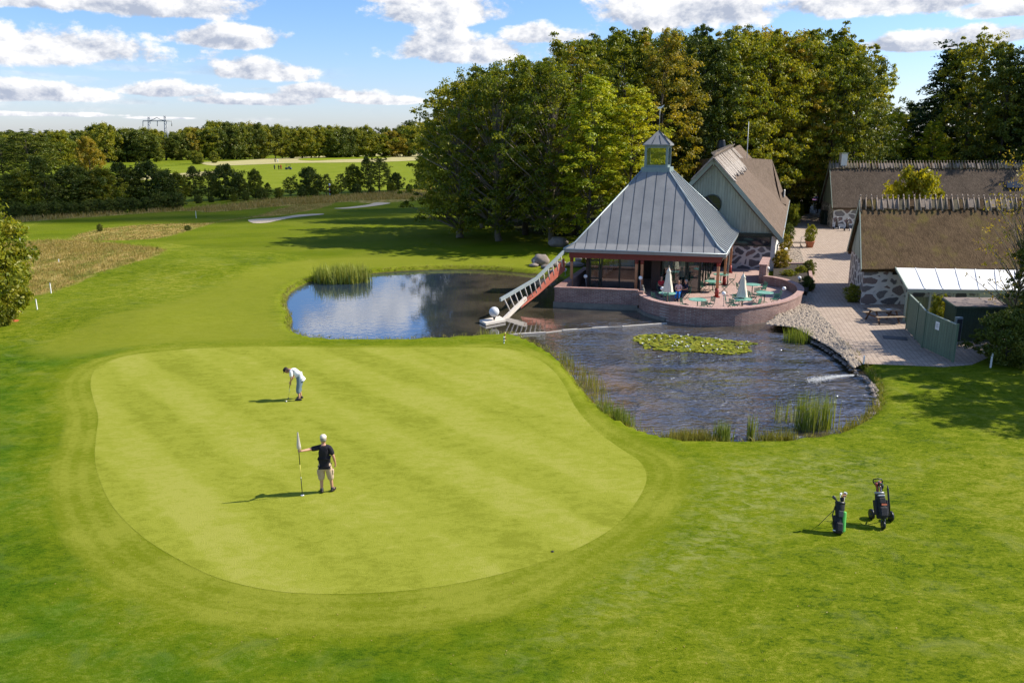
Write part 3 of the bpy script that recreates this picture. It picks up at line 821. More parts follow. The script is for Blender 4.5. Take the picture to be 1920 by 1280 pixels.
def scatter(poly, n, r_=random):
    x0, x1 = min(p[0] for p in poly), max(p[0] for p in poly); y0, y1 = min(p[1] for p in poly), max(p[1] for p in poly)
    out = []; tries = 0
    while len(out) < n and tries < n*40:
        tries += 1
        x, y = r_.uniform(x0, x1), r_.uniform(y0, y1)
        if in_poly(x, y, poly): out.append((x, y))
    return out
def pebbles(name, poly, n, smin, smax, m, label, cat, zf):
    mb = MB()
    base = [(-.9, -.5, 0), (0, -1, 0), (.9, -.5, 0), (.9, .5, 0), (0, 1, 0), (-.9, .5, 0), (-.5, -.3, .6), (.5, -.3, .6), (.5, .4, .6), (-.5, .4, .6)]
    fc = [(0, 1, 7, 6), (1, 2, 7), (2, 3, 8, 7), (3, 4, 8), (4, 5, 9, 8), (5, 0, 6, 9), (6, 7, 8, 9)]
    for x, y in scatter(poly, n):
        s = random.uniform(smin, smax); a = random.uniform(0, 6.28); ca, sa = math.cos(a), math.sin(a)
        z = zf(x, y)
        mb.add([(x+s*(v[0]*ca - v[1]*sa*.75), y+s*(v[0]*sa + v[1]*ca*.75), z+s*v[2]*random.uniform(.7, 1.1)) for v in base], fc, True)
    o = mb.build(name, m); tag(o, label, cat, kind='stuff'); return o
pebbles('cobbles', cob, 2600, 0.07, 0.13, m_cobble, 'pale rounded cobbles bedded on the bank between the pond and the paving', 'cobbles', lambda x, y: 0.016)
shore = WP([(1500, 622), (1535, 640), (1575, 668), (1605, 694), (1640, 720), (1652, 752), (1640, 790), (1628, 786), (1640, 745), (1626, 715), (1600, 697), (1560, 664), (1520, 640)], -0.2)
pebbles('shore_stones', shore, 170, 0.05, 0.14, m_stonegrey, 'dark stones along the right shore of the pond', 'stones', lambda x, y: -0.22)
planter_c = WP([(1444, 462), (1480, 455), (1482, 498), (1444, 498)])
pebbles('courtyard_cobbles', WP([(1452, 500), (1458, 470), (1500, 467), (1512, 500)]), 900, 0.07, 0.12, m_cobble, 'cream cobbles laid beside the clubhouse wall in the courtyard', 'cobbles', lambda x, y: 0.012)

# ------------------------------------------------------------------ blades: reeds, meadow grass
def blade_mesh(pts, hmin, hmax, wid, m, lean=0.25, per=6, spread=0.15, name='blades', seed=1, z=0.0):
    r = np.random.default_rng(seed)
    P = np.array([(p[0], p[1], (p[2] if len(p) > 2 else z)) for p in pts])
    P = np.repeat(P, per, axis=0); n = len(P)
    P[:, :2] += r.normal(0, spread, (n, 2))
    h = r.uniform(hmin, hmax, n)
    th = r.uniform(0, 2*np.pi, n); ln = r.normal(0, lean, (n, 2))*h[:, None]
    side = np.stack([np.cos(th), np.sin(th), np.zeros(n)], -1)*(wid*r.uniform(0.6, 1.3, n))[:, None]
    mid = P + np.stack([ln[:, 0]*0.35, ln[:, 1]*0.35, h*0.55], -1)
    top = P + np.stack([ln[:, 0], ln[:, 1], h], -1)
    V = np.stack([P-side, P+side, mid+side*0.8, mid-side*0.8, top+side*0.15, top-side*0.15], 1).reshape(-1, 3)
    b = np.arange(n)*6
    F = np.concatenate([np.stack([b, b+1, b+2, b+3], -1), np.stack([b+3, b+2, b+4, b+5], -1)])
    lf = r.random(n); cl = np.repeat(r.random(n//per), per)
    return np_mesh(name, V, F, m, {'leaf': ('FACE', np.tile(lf, 2)), 'clump': ('FACE', np.tile(cl, 2))})
def blades(name, label, cat, poly, n, hmin, hmax, wid, m, kind=None, group=None, z=0.0, lean=0.25, per=6, spread=0.15, seed=1, zf=None):
    pts = scatter(poly, n, random.Random(seed))
    if zf: pts = [(x, y, zf(x, y)) for x, y in pts]
    c = Vector((sum(p[0] for p in pts)/len(pts), sum(p[1] for p in pts)/len(pts), z))
    pts = [(p[0]-c.x, p[1]-c.y, (p[2]-z if len(p) > 2 else 0)) for p in pts]
    o = bpy.data.objects.new(name, blade_mesh(pts, hmin, hmax, wid, m, lean, per, spread, name, seed))
    o.location = c; col.objects.link(o)
    return tag(o, label, cat, group, kind)
zb = lambda x, y: float(bumps(np.array([x]), np.array([y]))[0])
blades('meadow_grass', 'dry brown knee-high rough grass beside the left boundary bush', 'grass', meadow1, 5200, 0.05, 0.28, 0.014, L_straw, 'stuff', per=7, spread=0.25, seed=3, zf=zb)
blades('rough_strip', 'brownish rough strip crossing the lawn in front of the dark hedge', 'grass', meadow2, 2200, 0.04, 0.15, 0.03, L_straw, 'stuff', per=6, spread=0.3, seed=4, zf=zb)
blades('field_margin', 'reddish brown tall weeds along the foot of the far hedgerow', 'weeds', meadow3, 2600, 0.25, 0.7, 0.04, L_straw, 'stuff', per=5, spread=0.4, seed=5)
def ell(px, py, hw, hd, n=12, z=WZ):
    c = W(px, py, z)
    return [(c.x + hw*math.cos(2*math.pi*i/n), c.y + hd*math.sin(2*math.pi*i/n)) for i in range(n)]
G = 'reed beds of the pond'
blades('reed_bed', 'dense round reed clump at the far left of the pond', 'reeds', ell(642, 528, 2.3, 1.3), 240, 0.6, 1.45, 0.022, L_reedgreen, group=G, z=WZ, lean=0.14, per=7, seed=10)
blades('reed_bed', 'tall fresh green reed clump near the right shore, in front of the water spray', 'reeds', ell(1527, 803, 0.72, 0.4), 75, 0.8, 1.6, 0.011, L_reedgreen, group=G, z=WZ, lean=0.08, per=5, spread=.1, seed=11)
blades('reed_bed', 'dark red brown rushes at the near shore of the pond', 'reeds', ell(1298, 832, 1.0, 0.22), 170, 0.3, 0.62, 0.010, L_reed, group=G, z=WZ, lean=0.1, per=7, seed=12)
blades('reed_bed', 'narrow upright reed tuft right of the dark rushes', 'reeds', ell(1354, 832, 0.32, 0.15), 30, 0.5, 1.0, 0.014, L_reedgreen, group=G, z=WZ, lean=0.08, per=5, spread=.08, seed=13)
blades('reed_bed', 'slim solitary reed tuft standing in the middle of the near shallows', 'reeds', ell(1409, 824, 0.14, 0.12), 13, 0.6, 1.1, 0.014, L_reedgreen, group=G, z=WZ, lean=0.05, per=5, spread=.06, seed=14)
blades('reed_bed', 'low pale reeds between the slim tuft and the tall green clump', 'reeds', ell(1452, 833, 0.8, 0.22), 70, 0.3, 0.65, 0.011, L_reed, group=G, z=WZ, lean=0.12, per=6, seed=15)
blades('reed_bed', 'loose thin reeds left of the tall green clump', 'reeds', ell(1474, 790, 0.35, 0.25), 12, 0.5, 1.0, 0.011, L_reedgreen, group=G, z=WZ, lean=0.08, per=4, seed=16)
blades('reed_bed', 'yellow green reed fringe below the bend of the fringe lawn', 'reeds', smooth_poly(WP([(1128, 770), (1145, 778), (1185, 800), (1175, 806), (1150, 796), (1126, 778)], WZ), 2), 120, 0.3, 0.75, 0.009, L_reedgreen, group=G, z=WZ, lean=0.12, per=6, seed=17)
blades('reed_bed', 'thin yellowish reeds along the left shore of the near basin', 'reeds', smooth_poly(WP([(1080, 700), (1100, 705), (1130, 740), (1138, 765), (1122, 762), (1098, 730)], WZ), 2), 55, 0.4, 0.95, 0.009, L_reed, group=G, z=WZ, lean=0.12, per=4, seed=18)
blades('reed_bed', 'sparse reeds trailing from the boom end into the near basin', 'reeds', smooth_poly(WP([(1045, 668), (1056, 670), (1078, 692), (1070, 696)], WZ), 2), 25, 0.3, 0.7, 0.011, L_reed, group=G, z=WZ, lean=0.15, per=4, seed=19)
blades('reed_bed', 'small reed tuft at the cobble bank shore', 'reeds', ell(1495, 640, 0.55, 0.5), 60, 0.4, 0.9, 0.015, L_reedgreen, group=G, z=WZ, lean=0.12, per=5, seed=20)
blades('reed_bed', 'few reed stalks at the near shore of the left basin', 'reeds', ell(597, 641, 0.35, 0.1), 9, 0.25, 0.5, 0.012, L_reedgreen, group=G, z=WZ, lean=0.1, per=4, seed=21)
blades('reed_bed', 'few reed stalks below the giant ball platform', 'reeds', ell(912, 632, 0.5, 0.12), 16, 0.3, 0.6, 0.012, L_reedgreen, group=G, z=WZ, lean=0.1, per=4, seed=22)
blades('reed_bed', 'thin reeds fringing the near right shore by the lawn', 'reeds', smooth_poly(WP([(1575, 812), (1620, 790), (1640, 765), (1646, 768), (1625, 800), (1580, 820)], WZ), 2), 90, 0.2, 0.5, 0.011, L_reed, group=G, z=WZ, lean=0.15, per=5, seed=23)
blades('bank_grass', 'longer grass overhanging the pond edge', 'grass', [tuple(p)[:2] for p in pond], 1, 0.1, 0.2, 0.01, L_reed, 'stuff', per=1, seed=2)
_o = col.objects['bank_grass']; _m = _o.data; bpy.data.objects.remove(_o)
pts = []
for i in range(len(pond)):
    a, b_ = pond[i], pond[(i+1) % len(pond)]
    if a.y > 53 and a.x > 0: continue
    if a.x > 14.5 and a.y > 42: continue
    L = (b_-a).length; nrm = Vector((b_.y-a.y, -(b_.x-a.x), 0)).normalized()
    mid = (a+b_)/2 + nrm*0.5
    sgn = -1 if in_poly(mid.x, mid.y, [tuple(p)[:2] for p in pond]) else 1
    for k in range(int(L*16)):
        p = a.lerp(b_, random.random()) + nrm*sgn*random.uniform(0.02, 0.34)
        pts.append((p.x, p.y, WZ*(1-min(1, (p - a.lerp(b_, 0.5)).length*0)) * random.uniform(0.05, 0.6)))
o = bpy.data.objects.new('bank_grass', blade_mesh(pts, 0.06, 0.20, 0.012, L_reed, 0.5, 4, 0.06, 'bank_grass', 5))
col.objects.link(o); tag(o, 'longer yellowish grass overhanging the edge of the pond', 'grass', kind='stuff')

# water lilies
lily = smooth_poly(WP([(1188, 632), (1215, 626), (1270, 628), (1330, 634), (1380, 640), (1418, 644), (1400, 652), (1395, 662), (1350, 664), (1300, 660), (1240, 657), (1205, 650), (1190, 640)], WZ), 3)
lily2 = [(p.x*1.0+.35*mnoise.noise(p*1.7), p.y+.30*mnoise.noise(p*1.9+Vector((5, 0, 0)))) for p in lily]
mb_v, mb_f, lf = [], [], []
rr = random.Random(4)
for x, y in scatter(lily2, 1500, rr):
    r_ = rr.uniform(0.06, 0.13); a0 = rr.uniform(0, 6.28); tz = rr.uniform(0.006, 0.06); b0 = len(mb_v)
    ti, tj = rr.gauss(0, 0.12), rr.gauss(0, 0.12)
    for k in range(7):
        a = a0 + 0.25 + 5.8*k/6
        mb_v.append((x+r_*math.cos(a), y+r_*math.sin(a), WZ+tz+r_*(ti*math.cos(a)+tj*math.sin(a))))
    mb_v.append((x, y, WZ+tz))
    for k in range(6): mb_f.append((b0+k, b0+k+1, b0+7)); lf.append(rr.random() if k == 0 else lf[-1])
V = np.array(mb_v); F = np.array(mb_f); lf = np.array(lf)
cx_ = V[F[:, 0], 0]
cl_ = np.clip((cx_-14.5)/4 + 0.25 + 0*cx_, 0, 1)
o = bpy.data.objects.new('water_lilies', np_mesh('water_lilies', V, F, L_lily, {'leaf': ('FACE', lf), 'clump': ('FACE', cl_)}))
col.objects.link(o); tag(o, 'raft of yellow green water lily pads floating in front of the round terrace', 'water lilies', kind='stuff')
mb = MB()
for x, y in scatter(lily, 36, rr):
    for k in range(5):
        a = k*1.257+rr.random()
        mb.add([(x, y, WZ+.05), (x+.05*math.cos(a-.4), y+.05*math.sin(a-.4), WZ+.10), (x+.09*math.cos(a), y+.09*math.sin(a), WZ+.13), (x+.05*math.cos(a+.4), y+.05*math.sin(a+.4), WZ+.10)], [(0, 1, 2, 3)])
tag(mb.build('lily_flowers', m_white), 'small white lily flowers among the floating pads', 'flowers', kind='stuff')

# small things lying in the grass: daisies, clippings, first fallen leaves
pts = []
rl = random.Random(21)
V, F, lf = [], [], []
gl_ = [tuple(p)[:2] for p in WP(green_px)]; pp__ = [tuple(p)[:2] for p in pond]
for k in range(2600):
    x, y = rl.uniform(-14, 22), 11+34*rl.random()**1.4
    if in_poly(x, y, gl_) or in_poly(x, y, pp__) or abs(x) > y*.66 or (x > 17 and y > 36): continue
    s = rl.uniform(.008, .024); a = rl.uniform(0, 6.28); b0 = len(V); u_, v_ = s*math.cos(a), s*math.sin(a)
    V += [(x-u_, y-v_, .012), (x+v_*.6, y-u_*.6, .018), (x+u_, y+v_, .014), (x-v_*.6, y+u_*.6, .022)]; F.append((b0, b0+1, b0+2, b0+3)); lf.append(rl.random())
o = bpy.data.objects.new('lawn_litter', np_mesh('lawn_litter', np.array(V), np.array(F), L_straw, {'leaf': ('FACE', np.array(lf)), 'clump': ('FACE', np.array(lf)[::-1].copy())}))
col.objects.link(o); tag(o, 'tiny pale leaves and clippings scattered over the near lawn', 'leaves', kind='stuff')
# ------------------------------------------------------------------ trees: unit models 20 m tall, copied and scaled
def crown_pts(r, H, base, Rm, ncl, shape, lobes=1.0):
    """clump centres through the crown; shape(t) gives the radius profile"""
    C = []; ph = r.uniform(0, 6.28, 4)
    while len(C) < ncl:
        t = r.random()
        pr = shape(t)
        if r.random() > 0.25 + 0.75*pr: continue
        th = r.uniform(0, 2*np.pi)
        lob = 1 + lobes*(0.20*math.sin(3*th+ph[0]+4*t) + 0.13*math.sin(5*th+ph[1]-7*t) + 0.10*math.sin(9*t*3.0+ph[2]+2*th))
        rad = Rm*pr*lob*math.sqrt(r.uniform(0.16, 1.0))
        z = base + (H-base)*t
        C.append((rad*math.cos(th), rad*math.sin(th), z + r.normal(0, 0.25)))
    for _ in range(7):          # upright leaders that break the top of the outline
        th = r.uniform(0, 6.28); rr_ = Rm*shape(.8)*r.uniform(.1, .95); z0 = base + (H-base)*r.uniform(.80, .97)
        for q in range(4): C.append((rr_*math.cos(th)+r.normal(0, .12), rr_*math.sin(th)+r.normal(0, .12), z0+q*r.uniform(.3, .5)))
    k = max(6, ncl//9)          # stray sprays beyond the outline
    for _ in range(k):
        c = C[r.integers(len(C))]; f = r.uniform(1.05, 1.28); zf = c[2] + (r.uniform(.2, .9) if c[2] > base+(H-base)*.6 else 0)
        C.append((c[0]*f, c[1]*f, zf))
    return np.array(C)
def leaf_cloud(r, C, nleaf, cr, cz, size, droop=0.0, flat=0.5, name='crown', m=None, asp=0.6):
    n = len(C)*nleaf
    cid = np.repeat(np.arange(len(C)), nleaf)
    g = r.normal(0, 1, (n, 3)); g /= np.linalg.norm(g, axis=1)[:, None]
    rad = r.random(n)**0.5
    sc_ = (0.42 + 1.05*r.random(len(C))**1.6)[cid]
    P = C[cid] + g*rad[:, None]*np.array([cr, cr, cz])*sc_[:, None]
    # sprays hang outwards
    hd = np.linalg.norm(P[:, :2]-C[cid][:, :2], axis=1)
    P[:, 2] -= droop*hd
    nrm = r.normal(0, 1, (n, 3)); nrm /= np.linalg.norm(nrm, axis=1)[:, None]
    nrm = nrm*(1-flat) + np.array([0, 0, 1])*flat + g*0.25
    nrm /= np.linalg.norm(nrm, axis=1)[:, None]
    a = np.cross(nrm, r.normal(0, 1, (n, 3))); a /= np.linalg.norm(a, axis=1)[:, None] + 1e-9
    b = np.cross(nrm, a)
    s = size*r.uniform(0.6, 1.4, n)[:, None]
    a *= s; b *= s*asp
    V = np.stack([P-a, P+b*0.9, P+a, P-b*0.9], 1).reshape(-1, 3)
    F = np.arange(n*4).reshape(-1, 4)
    return np_mesh(name, V, F, m, {'leaf': ('FACE', r.random(n)), 'clump': ('FACE', r.random(len(C))[cid])})
def trunk_mb(r, H, C, rad=0.32, top=0.85, nlimb=26, bend=0.5, lr=0.07, start=0.2):
    mb = MB()
    x = y = 0.0; pts = []
    N = 9
    for i in range(N+1):
        t = i/N
        pts.append((x, y, H*top*t)); x += r.normal(0, bend*0.35); y += r.normal(0, bend*0.35)
    rads = [rad*(1.35 if i == 0 else 1-0.85*i/N) for i in range(N+1)]
    mb.tube(pts, rads, 8)
    ids = r.choice(len(C), min(nlimb, len(C)), replace=False)
    for i in ids:
        c = C[i]
        zb_ = max(H*start*0.8, min(H*top*0.95, c[2]*0.72 - 0.3*math.hypot(c[0], c[1])))
        k = zb_/(H*top)*N; j = min(int(k), N-1); f = k-j
        p0 = Vector(pts[j]).lerp(Vector(pts[j+1]), f)
        c = Vector(c); m1 = p0.lerp(c, 0.5) + Vector((r.normal(0, .25), r.normal(0, .25), 0.35))
        m2 = p0.lerp(c, 0.8) + Vector((r.normal(0, .2), r.normal(0, .2), 0.25))
        q = lr*(1.2-zb_/H)
        mb.tube([p0, m1, m2, c], [q*1.3, q*.8, q*.5, q*.2], 5, cap=False)
    return mb
def make_tree(seed, H, base, Rm, ncl, nleaf, cr, cz, size, shape, m, trunk=0.32, droop=0.1, flat=0.5, lobes=1.0, nlimb=26, tm=None, lr=0.07, bend=0.5, top=0.85, asp=0.6, lift=0.0):
    """returns (crown mesh, trunk mesh)"""
    r = np.random.default_rng(seed)
    C = crown_pts(r, H, base, Rm, ncl, shape, lobes)
    cm = leaf_cloud(r, C, nleaf, cr, cz, size, droop, flat, 'crown', m, asp)
    mb = trunk_mb(r, H, C, trunk, top, nlimb, bend, lr, start=base/H)
    me = bpy.data.meshes.new('trunk'); me.from_pydata(mb.v, [], mb.f); me.polygons.foreach_set('use_smooth', mb.sm); me.materials.append(tm or m_bark)
    return cm, me
def dome(t): return (1 - (2*abs(t-0.38)/1.24)**2.2)**0.5 if abs(t-0.38) < 0.62 else 0.12
def full(t): return max(0.1, min(1.0, (t/0.16)**0.6)) * max(0.0, 1-max(0, (t-0.45)/0.58)**1.9)**0.6 if t < 1.03 else 0.05
def egg(t): return max(0.06, math.sin(math.pi*min(1, (t*0.86+0.12)))**0.7)
def cone(t): return max(0.04, (1-t)**0.75*min(1, 0.5+t*4))
def slim(t): return max(0.05, math.sin(math.pi*min(1, t*0.9+0.08))**0.6*(1-0.35*t))
def ball(t): return max(0.08, math.sqrt(max(0, 1-(2*t-0.9)**2)))
KINDS = {}
for i in range(4):
    KINDS['beech%d' % i] = make_tree(100+i, 20, 3.2, 6.3, 437, 61, 0.92, 0.36, 0.160, full, L_green, trunk=0.36, droop=0.22, flat=0.45)
KINDS['edge0'] = make_tree(120, 20, 1.3, 6.6, 525, 61, 0.92, 0.38, 0.152, full, L_green, trunk=0.40, droop=0.45, flat=0.35, lobes=1.5, nlimb=110, tm=m_paleb, lr=.10)
KINDS['edge1'] = make_tree(121, 20, 1.6, 6.0, 472, 61, 0.88, 0.42, 0.152, full, L_green, trunk=0.36, droop=0.5, flat=0.3, lobes=1.6, nlimb=130, tm=m_paleb, lr=.10)
for i in range(2):
    KINDS['bright%d' % i] = make_tree(130+i, 20, 2.0, 5.6, 402, 61, 0.92, 0.32, 0.160, egg, L_bright, trunk=0.28, droop=0.12, flat=0.6)
    KINDS['amber%d' % i] = make_tree(140+i, 20, 3.0, 5.8, 385, 61, 0.92, 0.36, 0.160, egg, L_amber, trunk=0.30, droop=0.15, flat=0.5)
    KINDS['dark%d' % i] = make_tree(150+i, 20, 2.6, 6.0, 420, 61, 0.92, 0.42, 0.167, full, L_dark, trunk=0.34, droop=0.15, flat=0.4)
    KINDS['birch%d' % i] = make_tree(160+i, 20, 1.6, 4.6, 210, 60, 1.0, 0.8, 0.20, slim, L_dark, trunk=0.22, droop=0.5, flat=0.2)
    KINDS['spruce%d' % i] = make_tree(170+i, 20, 1.5, 4.6, 402, 61, 0.92, 0.28, 0.144, cone, L_fir, trunk=0.26, droop=0.28, flat=0.5, top=0.97)
    KINDS['bush%d' % i] = make_tree(180+i, 20, 0.8, 10.5, 230, 70, 2.1, 1.7, 0.42, ball, L_dark, trunk=0.5, droop=0.1, flat=0.3, nlimb=12, lr=.2)
KINDS['bare'] = make_tree(197, 20, 3.0, 5.5, 150, 9, 1.1, 0.8, 0.16, full, L_amber, trunk=0.20, droop=0.2, flat=0.2, nlimb=140, tm=m_paleb, lr=.06)
KINDS['round0'] = make_tree(190, 20, 1.5, 9.5, 280, 70, 1.7, 1.1, 0.36, ball, L_green, trunk=0.5, droop=0.1, flat=0.4)
KINDS['round1'] = make_tree(191, 20, 1.2, 9.0, 280, 70, 1.7, 1.1, 0.36, ball, L_amber, trunk=0.5, droop=0.1, flat=0.4)
KINDS['round2'] = make_tree(192, 20, 1.0, 8.5, 280, 70, 1.7, 1.1, 0.36, full, L_green, trunk=0.5, droop=0.1, flat=0.4)
KINDS['bushg'] = make_tree(195, 20, 0.6, 10, 260, 80, 2.0, 1.6, 0.36, ball, L_green, trunk=0.5, droop=0.1, flat=0.3, nlimb=12, lr=.2)
KINDS['bushy'] = make_tree(196, 20, 0.6, 9, 170, 70, 2.1, 1.7, 0.55, ball, L_yellow, trunk=0.5, droop=0.1, flat=0.3, nlimb=30, lr=.15)

def plant(kind, label, x, y, h, wx=1.0, cat='tree', name=None, group=None, rz=None, z=0.0, m=None):
    """one tree or bush: Empty > crown, trunk; h height in metres, wx relative width"""
    cm, tm = KINDS[kind]
    s = h/20.0
    t = thing(name or 'broadleaf_tree', label, cat, (x, y, z), random.uniform(0, 6.28) if rz is None else rz, group, (s*wx, s*wx, s))
    for nm, me in (('crown', cm), ('trunk', tm)):
        o = bpy.data.objects.new(nm, me); col.objects.link(o); o.parent = t
    return t
def at_px(px, base_y):
    v = W(px, base_y); return v.x, v.y
def top_h(px, base_y, top_y):
    v = W(px, base_y)
    return WD(px, top_y, v.y).z
def ptree(kind, label, px, by, ty, wx=1.0, **kw):
    x, y = at_px(px, by)
    return plant(kind, label, x, y, max(0.6, top_h(px, by, ty)), wx, **kw)
ORD = ['first', 'second', 'third', 'fourth', 'fifth', 'sixth', 'seventh', 'eighth', 'ninth', 'tenth', 'eleventh', 'twelfth', 'thirteenth', 'fourteenth',
       'fifteenth', 'sixteenth', 'seventeenth', 'eighteenth', 'nineteenth', 'twentieth']

# the wood behind the clubhouse, front rank
GW = 'trees of the wood behind the clubhouse'
front = [('edge0', 862, 446, 158, 1.0, 'dark spreading beech at the left end of the wood, branches almost on the lawn'),
         ('edge1', 935, 452, 128, .95, 'beech with bare grey branches showing, second from the left end of the wood'),
         ('beech0', 985, 440, 108, .85, 'tall dark beech behind the two leftmost beeches of the wood edge'),
         ('edge1', 1035, 455, 122, .95, 'beech with drooping sprays standing over the big boulder'),
         ('edge0', 905, 428, 140, .8, 'dark beech trunk standing in the shade between the leftmost beeches'),
         ('bright0', 1105, 466, 150, .95, 'bright yellow green tree at the wood edge left of the metal roof'),
         ('bright1', 1178, 462, 170, .9, 'bright green tree directly behind the left slope of the metal roof'),
         ('beech1', 1075, 440, 80, .8, 'tall olive beech above the bright yellow green tree'),
         ('amber0', 1238, 440, 75, .8, 'yellow orange tinted tree rising straight behind the roof lantern'),
         ('beech2', 1170, 430, 60, .8, 'tall beech whose top stands highest left of the roof lantern'),
         ('dark0', 1300, 430, 72, .8, 'dark tree between the roof lantern and the thatched gable'),
         ('beech3', 1355, 425, 66, .8, 'tall beech right above the thatched gable apex'),
         ('beech0', 1420, 418, 62, .8, 'tall beech above the pale wooden ridge of the clubhouse'),
         ('amber1', 1468, 412, 82, .75, 'olive brown tree just right of the clubhouse roof ridge'),
         ('beech1', 1512, 400, 60, .8, 'tall beech with dark trunk at the end of the courtyard'),
         ('beech2', 1566, 398, 78, .85, 'beech left of the white chimney, behind the rear thatched roof'),
         ('bright0', 1618, 396, 128, .7, 'bright leafed beech at the right end of the tall wood, above the white chimney')]
for k, px, by, ty, wx, lab in front:
    ptree(k, lab, px, by, ty, wx, group=GW, name='beech_tree' if 'e' in k[:2] else 'broadleaf_tree')
row = 0
for by, y0, xs_, kinds in ((412, 18, range(835, 1600, 58), ['beech1', 'dark1', 'beech3', 'beech0', 'amber1', 'beech2']),
                           (392, 10, range(860, 1590, 62), ['beech3', 'beech0', 'dark0', 'amber0', 'beech1'])):
    nm = ('middle', 'rear')[row]
    for i, px in enumerate(xs_):
        sky_y = np.interp(px, [800, 850, 900, 1000, 1060, 1120, 1300, 1450, 1560, 1620, 1650], [205, 165, 135, 108, 84, 60, 52, 54, 68, 98, 150])
        jy = random.uniform(-6, 16) + y0
        lab = f'{ORD[i]} tree from the left in the {nm} rank of the wood behind the clubhouse'
        ptree(kinds[i % len(kinds)], lab, px + random.uniform(-12, 12), by, sky_y + jy, random.uniform(.68, .85), group=GW)
    row += 1
# right hand group above the rear thatched roof
GR = 'trees behind the rear thatched building'
for k, px, by, ty, wx, lab in [('spruce0', 1748, 392, 92, 1.35, 'tall dark conifer just right of the sky gap, its top a narrow spire'),
                               ('beech3', 1808, 398, 66, .78, 'tall tree with forked loose top behind the rear thatched roof'),
                               ('dark1', 1858, 404, 88, .75, 'dark tree between the forked tree and the right edge spruce'),
                               ('spruce1', 1918, 404, 44, 1.3, 'very tall dark spruce cut by the right edge of the view'),
                               ('dark0', 1770, 384, 140, .9, 'dark lower tree behind the conifer at the sky gap'),
                               ('beech1', 1668, 388, 216, .9, 'low light green tree filling the foot of the sky gap'),
                               ('dark1', 1705, 386, 196, .95, 'low dark tree at the right side of the sky gap'),
                               ('bright1', 1655, 392, 205, .7, 'bright green tree behind the left end of the rear thatched roof'),
                               ('dark0', 1975, 410, 40, .9, 'dark tree beyond the right edge spruce'),
                               ('beech0', 1885, 388, 116, .9, 'green tree behind the forked tree and the spruce'),
                               ('bright0', 1735, 400, 232, .8, 'small bright leafed tree above the ridge of the rear thatched roof'),
                               ('dark1', 1830, 384, 150, 1.0, 'broad dark tree deep behind the forked tree')]:
    ptree(k, lab, px, by, ty, wx, group=GR, name='conifer_tree' if 'spruce' in k else 'broadleaf_tree')
# understorey shading the trunks of the wood
for i, px in enumerate(range(1190, 1700, 42)):
    ptree(('dark0', 'bush1', 'dark1', 'bush0')[i % 4], f'{ORD[i]} shrubby young tree from the left in the dark understorey of the wood', px + random.uniform(-10, 10), random.uniform(396, 408) if px > 1380 else 418, random.uniform(262, 318), .8,
          cat='shrub', name='understorey_shrub', group='understorey shrubs of the wood')

# horizon wood across the left background
GH = 'trees of the far wood on the horizon'
top = lambda x: np.interp(x, [-40, 60, 170, 200, 235, 330, 400, 470, 560, 640, 720, 770, 830], [244, 252, 244, 236, 246, 244, 232, 229, 236, 239, 240, 229, 238])
i = 0
cnts = {}
def seg(px):
    for lim, s in ((60, 'above the left bush'), (180, 'above the brown topped trees'), (260, 'beside the domed dark tree'), (340, 'around the pylon'), (480, 'left of the far field'),
                   (620, 'behind the far field'), (760, 'right of the far field'), (2000, 'beside the big beeches')):
        if px < lim: return s
for rank, by, dyt, step in (('front', 301, 5, 17), ('back', 294, 0, 19)):
    for px in np.arange(-30, 860, step):
        px_ = px + random.uniform(-4, 4)
        k = random.choice(['round0', 'round0', 'round2', 'round0', 'bush0', 'round2', 'dark0', 'round2', 'bush1', 'round1' if random.random() < .4 else 'bush0'])
        b_ = by - 8*max(0, (px_-300)/560) if px_ > 300 else by+3
        s_ = (rank, seg(px_)); cnts[s_] = cnts.get(s_, -1) + 1
        ty = top(px_) + dyt*random.uniform(.2, 2.2) + random.uniform(-3, 6)
        h = top_h(px_, b_, ty)
        wpx = random.uniform(14, 34)
        wx = (wpx/1493*W(px_, b_).y) / (h*0.95)
        ptree(k, f'{ORD[cnts[s_]]} tree from the left, {rank} rank of horizon wood {seg(px_)}', px_, b_, ty, wx*1.75 if k[0] in 'rb' else wx*3.0, group=GH)
ptree('round0', 'domed dark green tree standing above the horizon wood left of the pylon', 203, 305, 235, .75, group=GH)
ptree('round2', 'small round isolated tree at the left end of the straw field', 402, 306, 284, 1.0, group='free standing trees of the far fields')
ptree('bushg', 'grey green bushy tree at the foot of the horizon wood beside the round isolated tree', 370, 308, 283, 1.0, group='free standing trees of the far fields')
for k, px, by, ty, wx, lab in [('dark0', 62, 336, 246, 1.9, 'big dark tree at the left above the hedge, brown shaded crown'),
                               ('round1', 172, 338, 256, .62, 'broad brown orange oak behind the dark birches on the left'),
                               ('round2', 118, 330, 249, .8, 'olive tree between the big dark tree and the broad oak'),
                               ('dark1', 8, 334, 258, 1.5, 'dark tree at the left edge behind the boundary bush')]:
    ptree(k, lab, px, by, ty, wx, group='brown tinted trees left of the pylon')
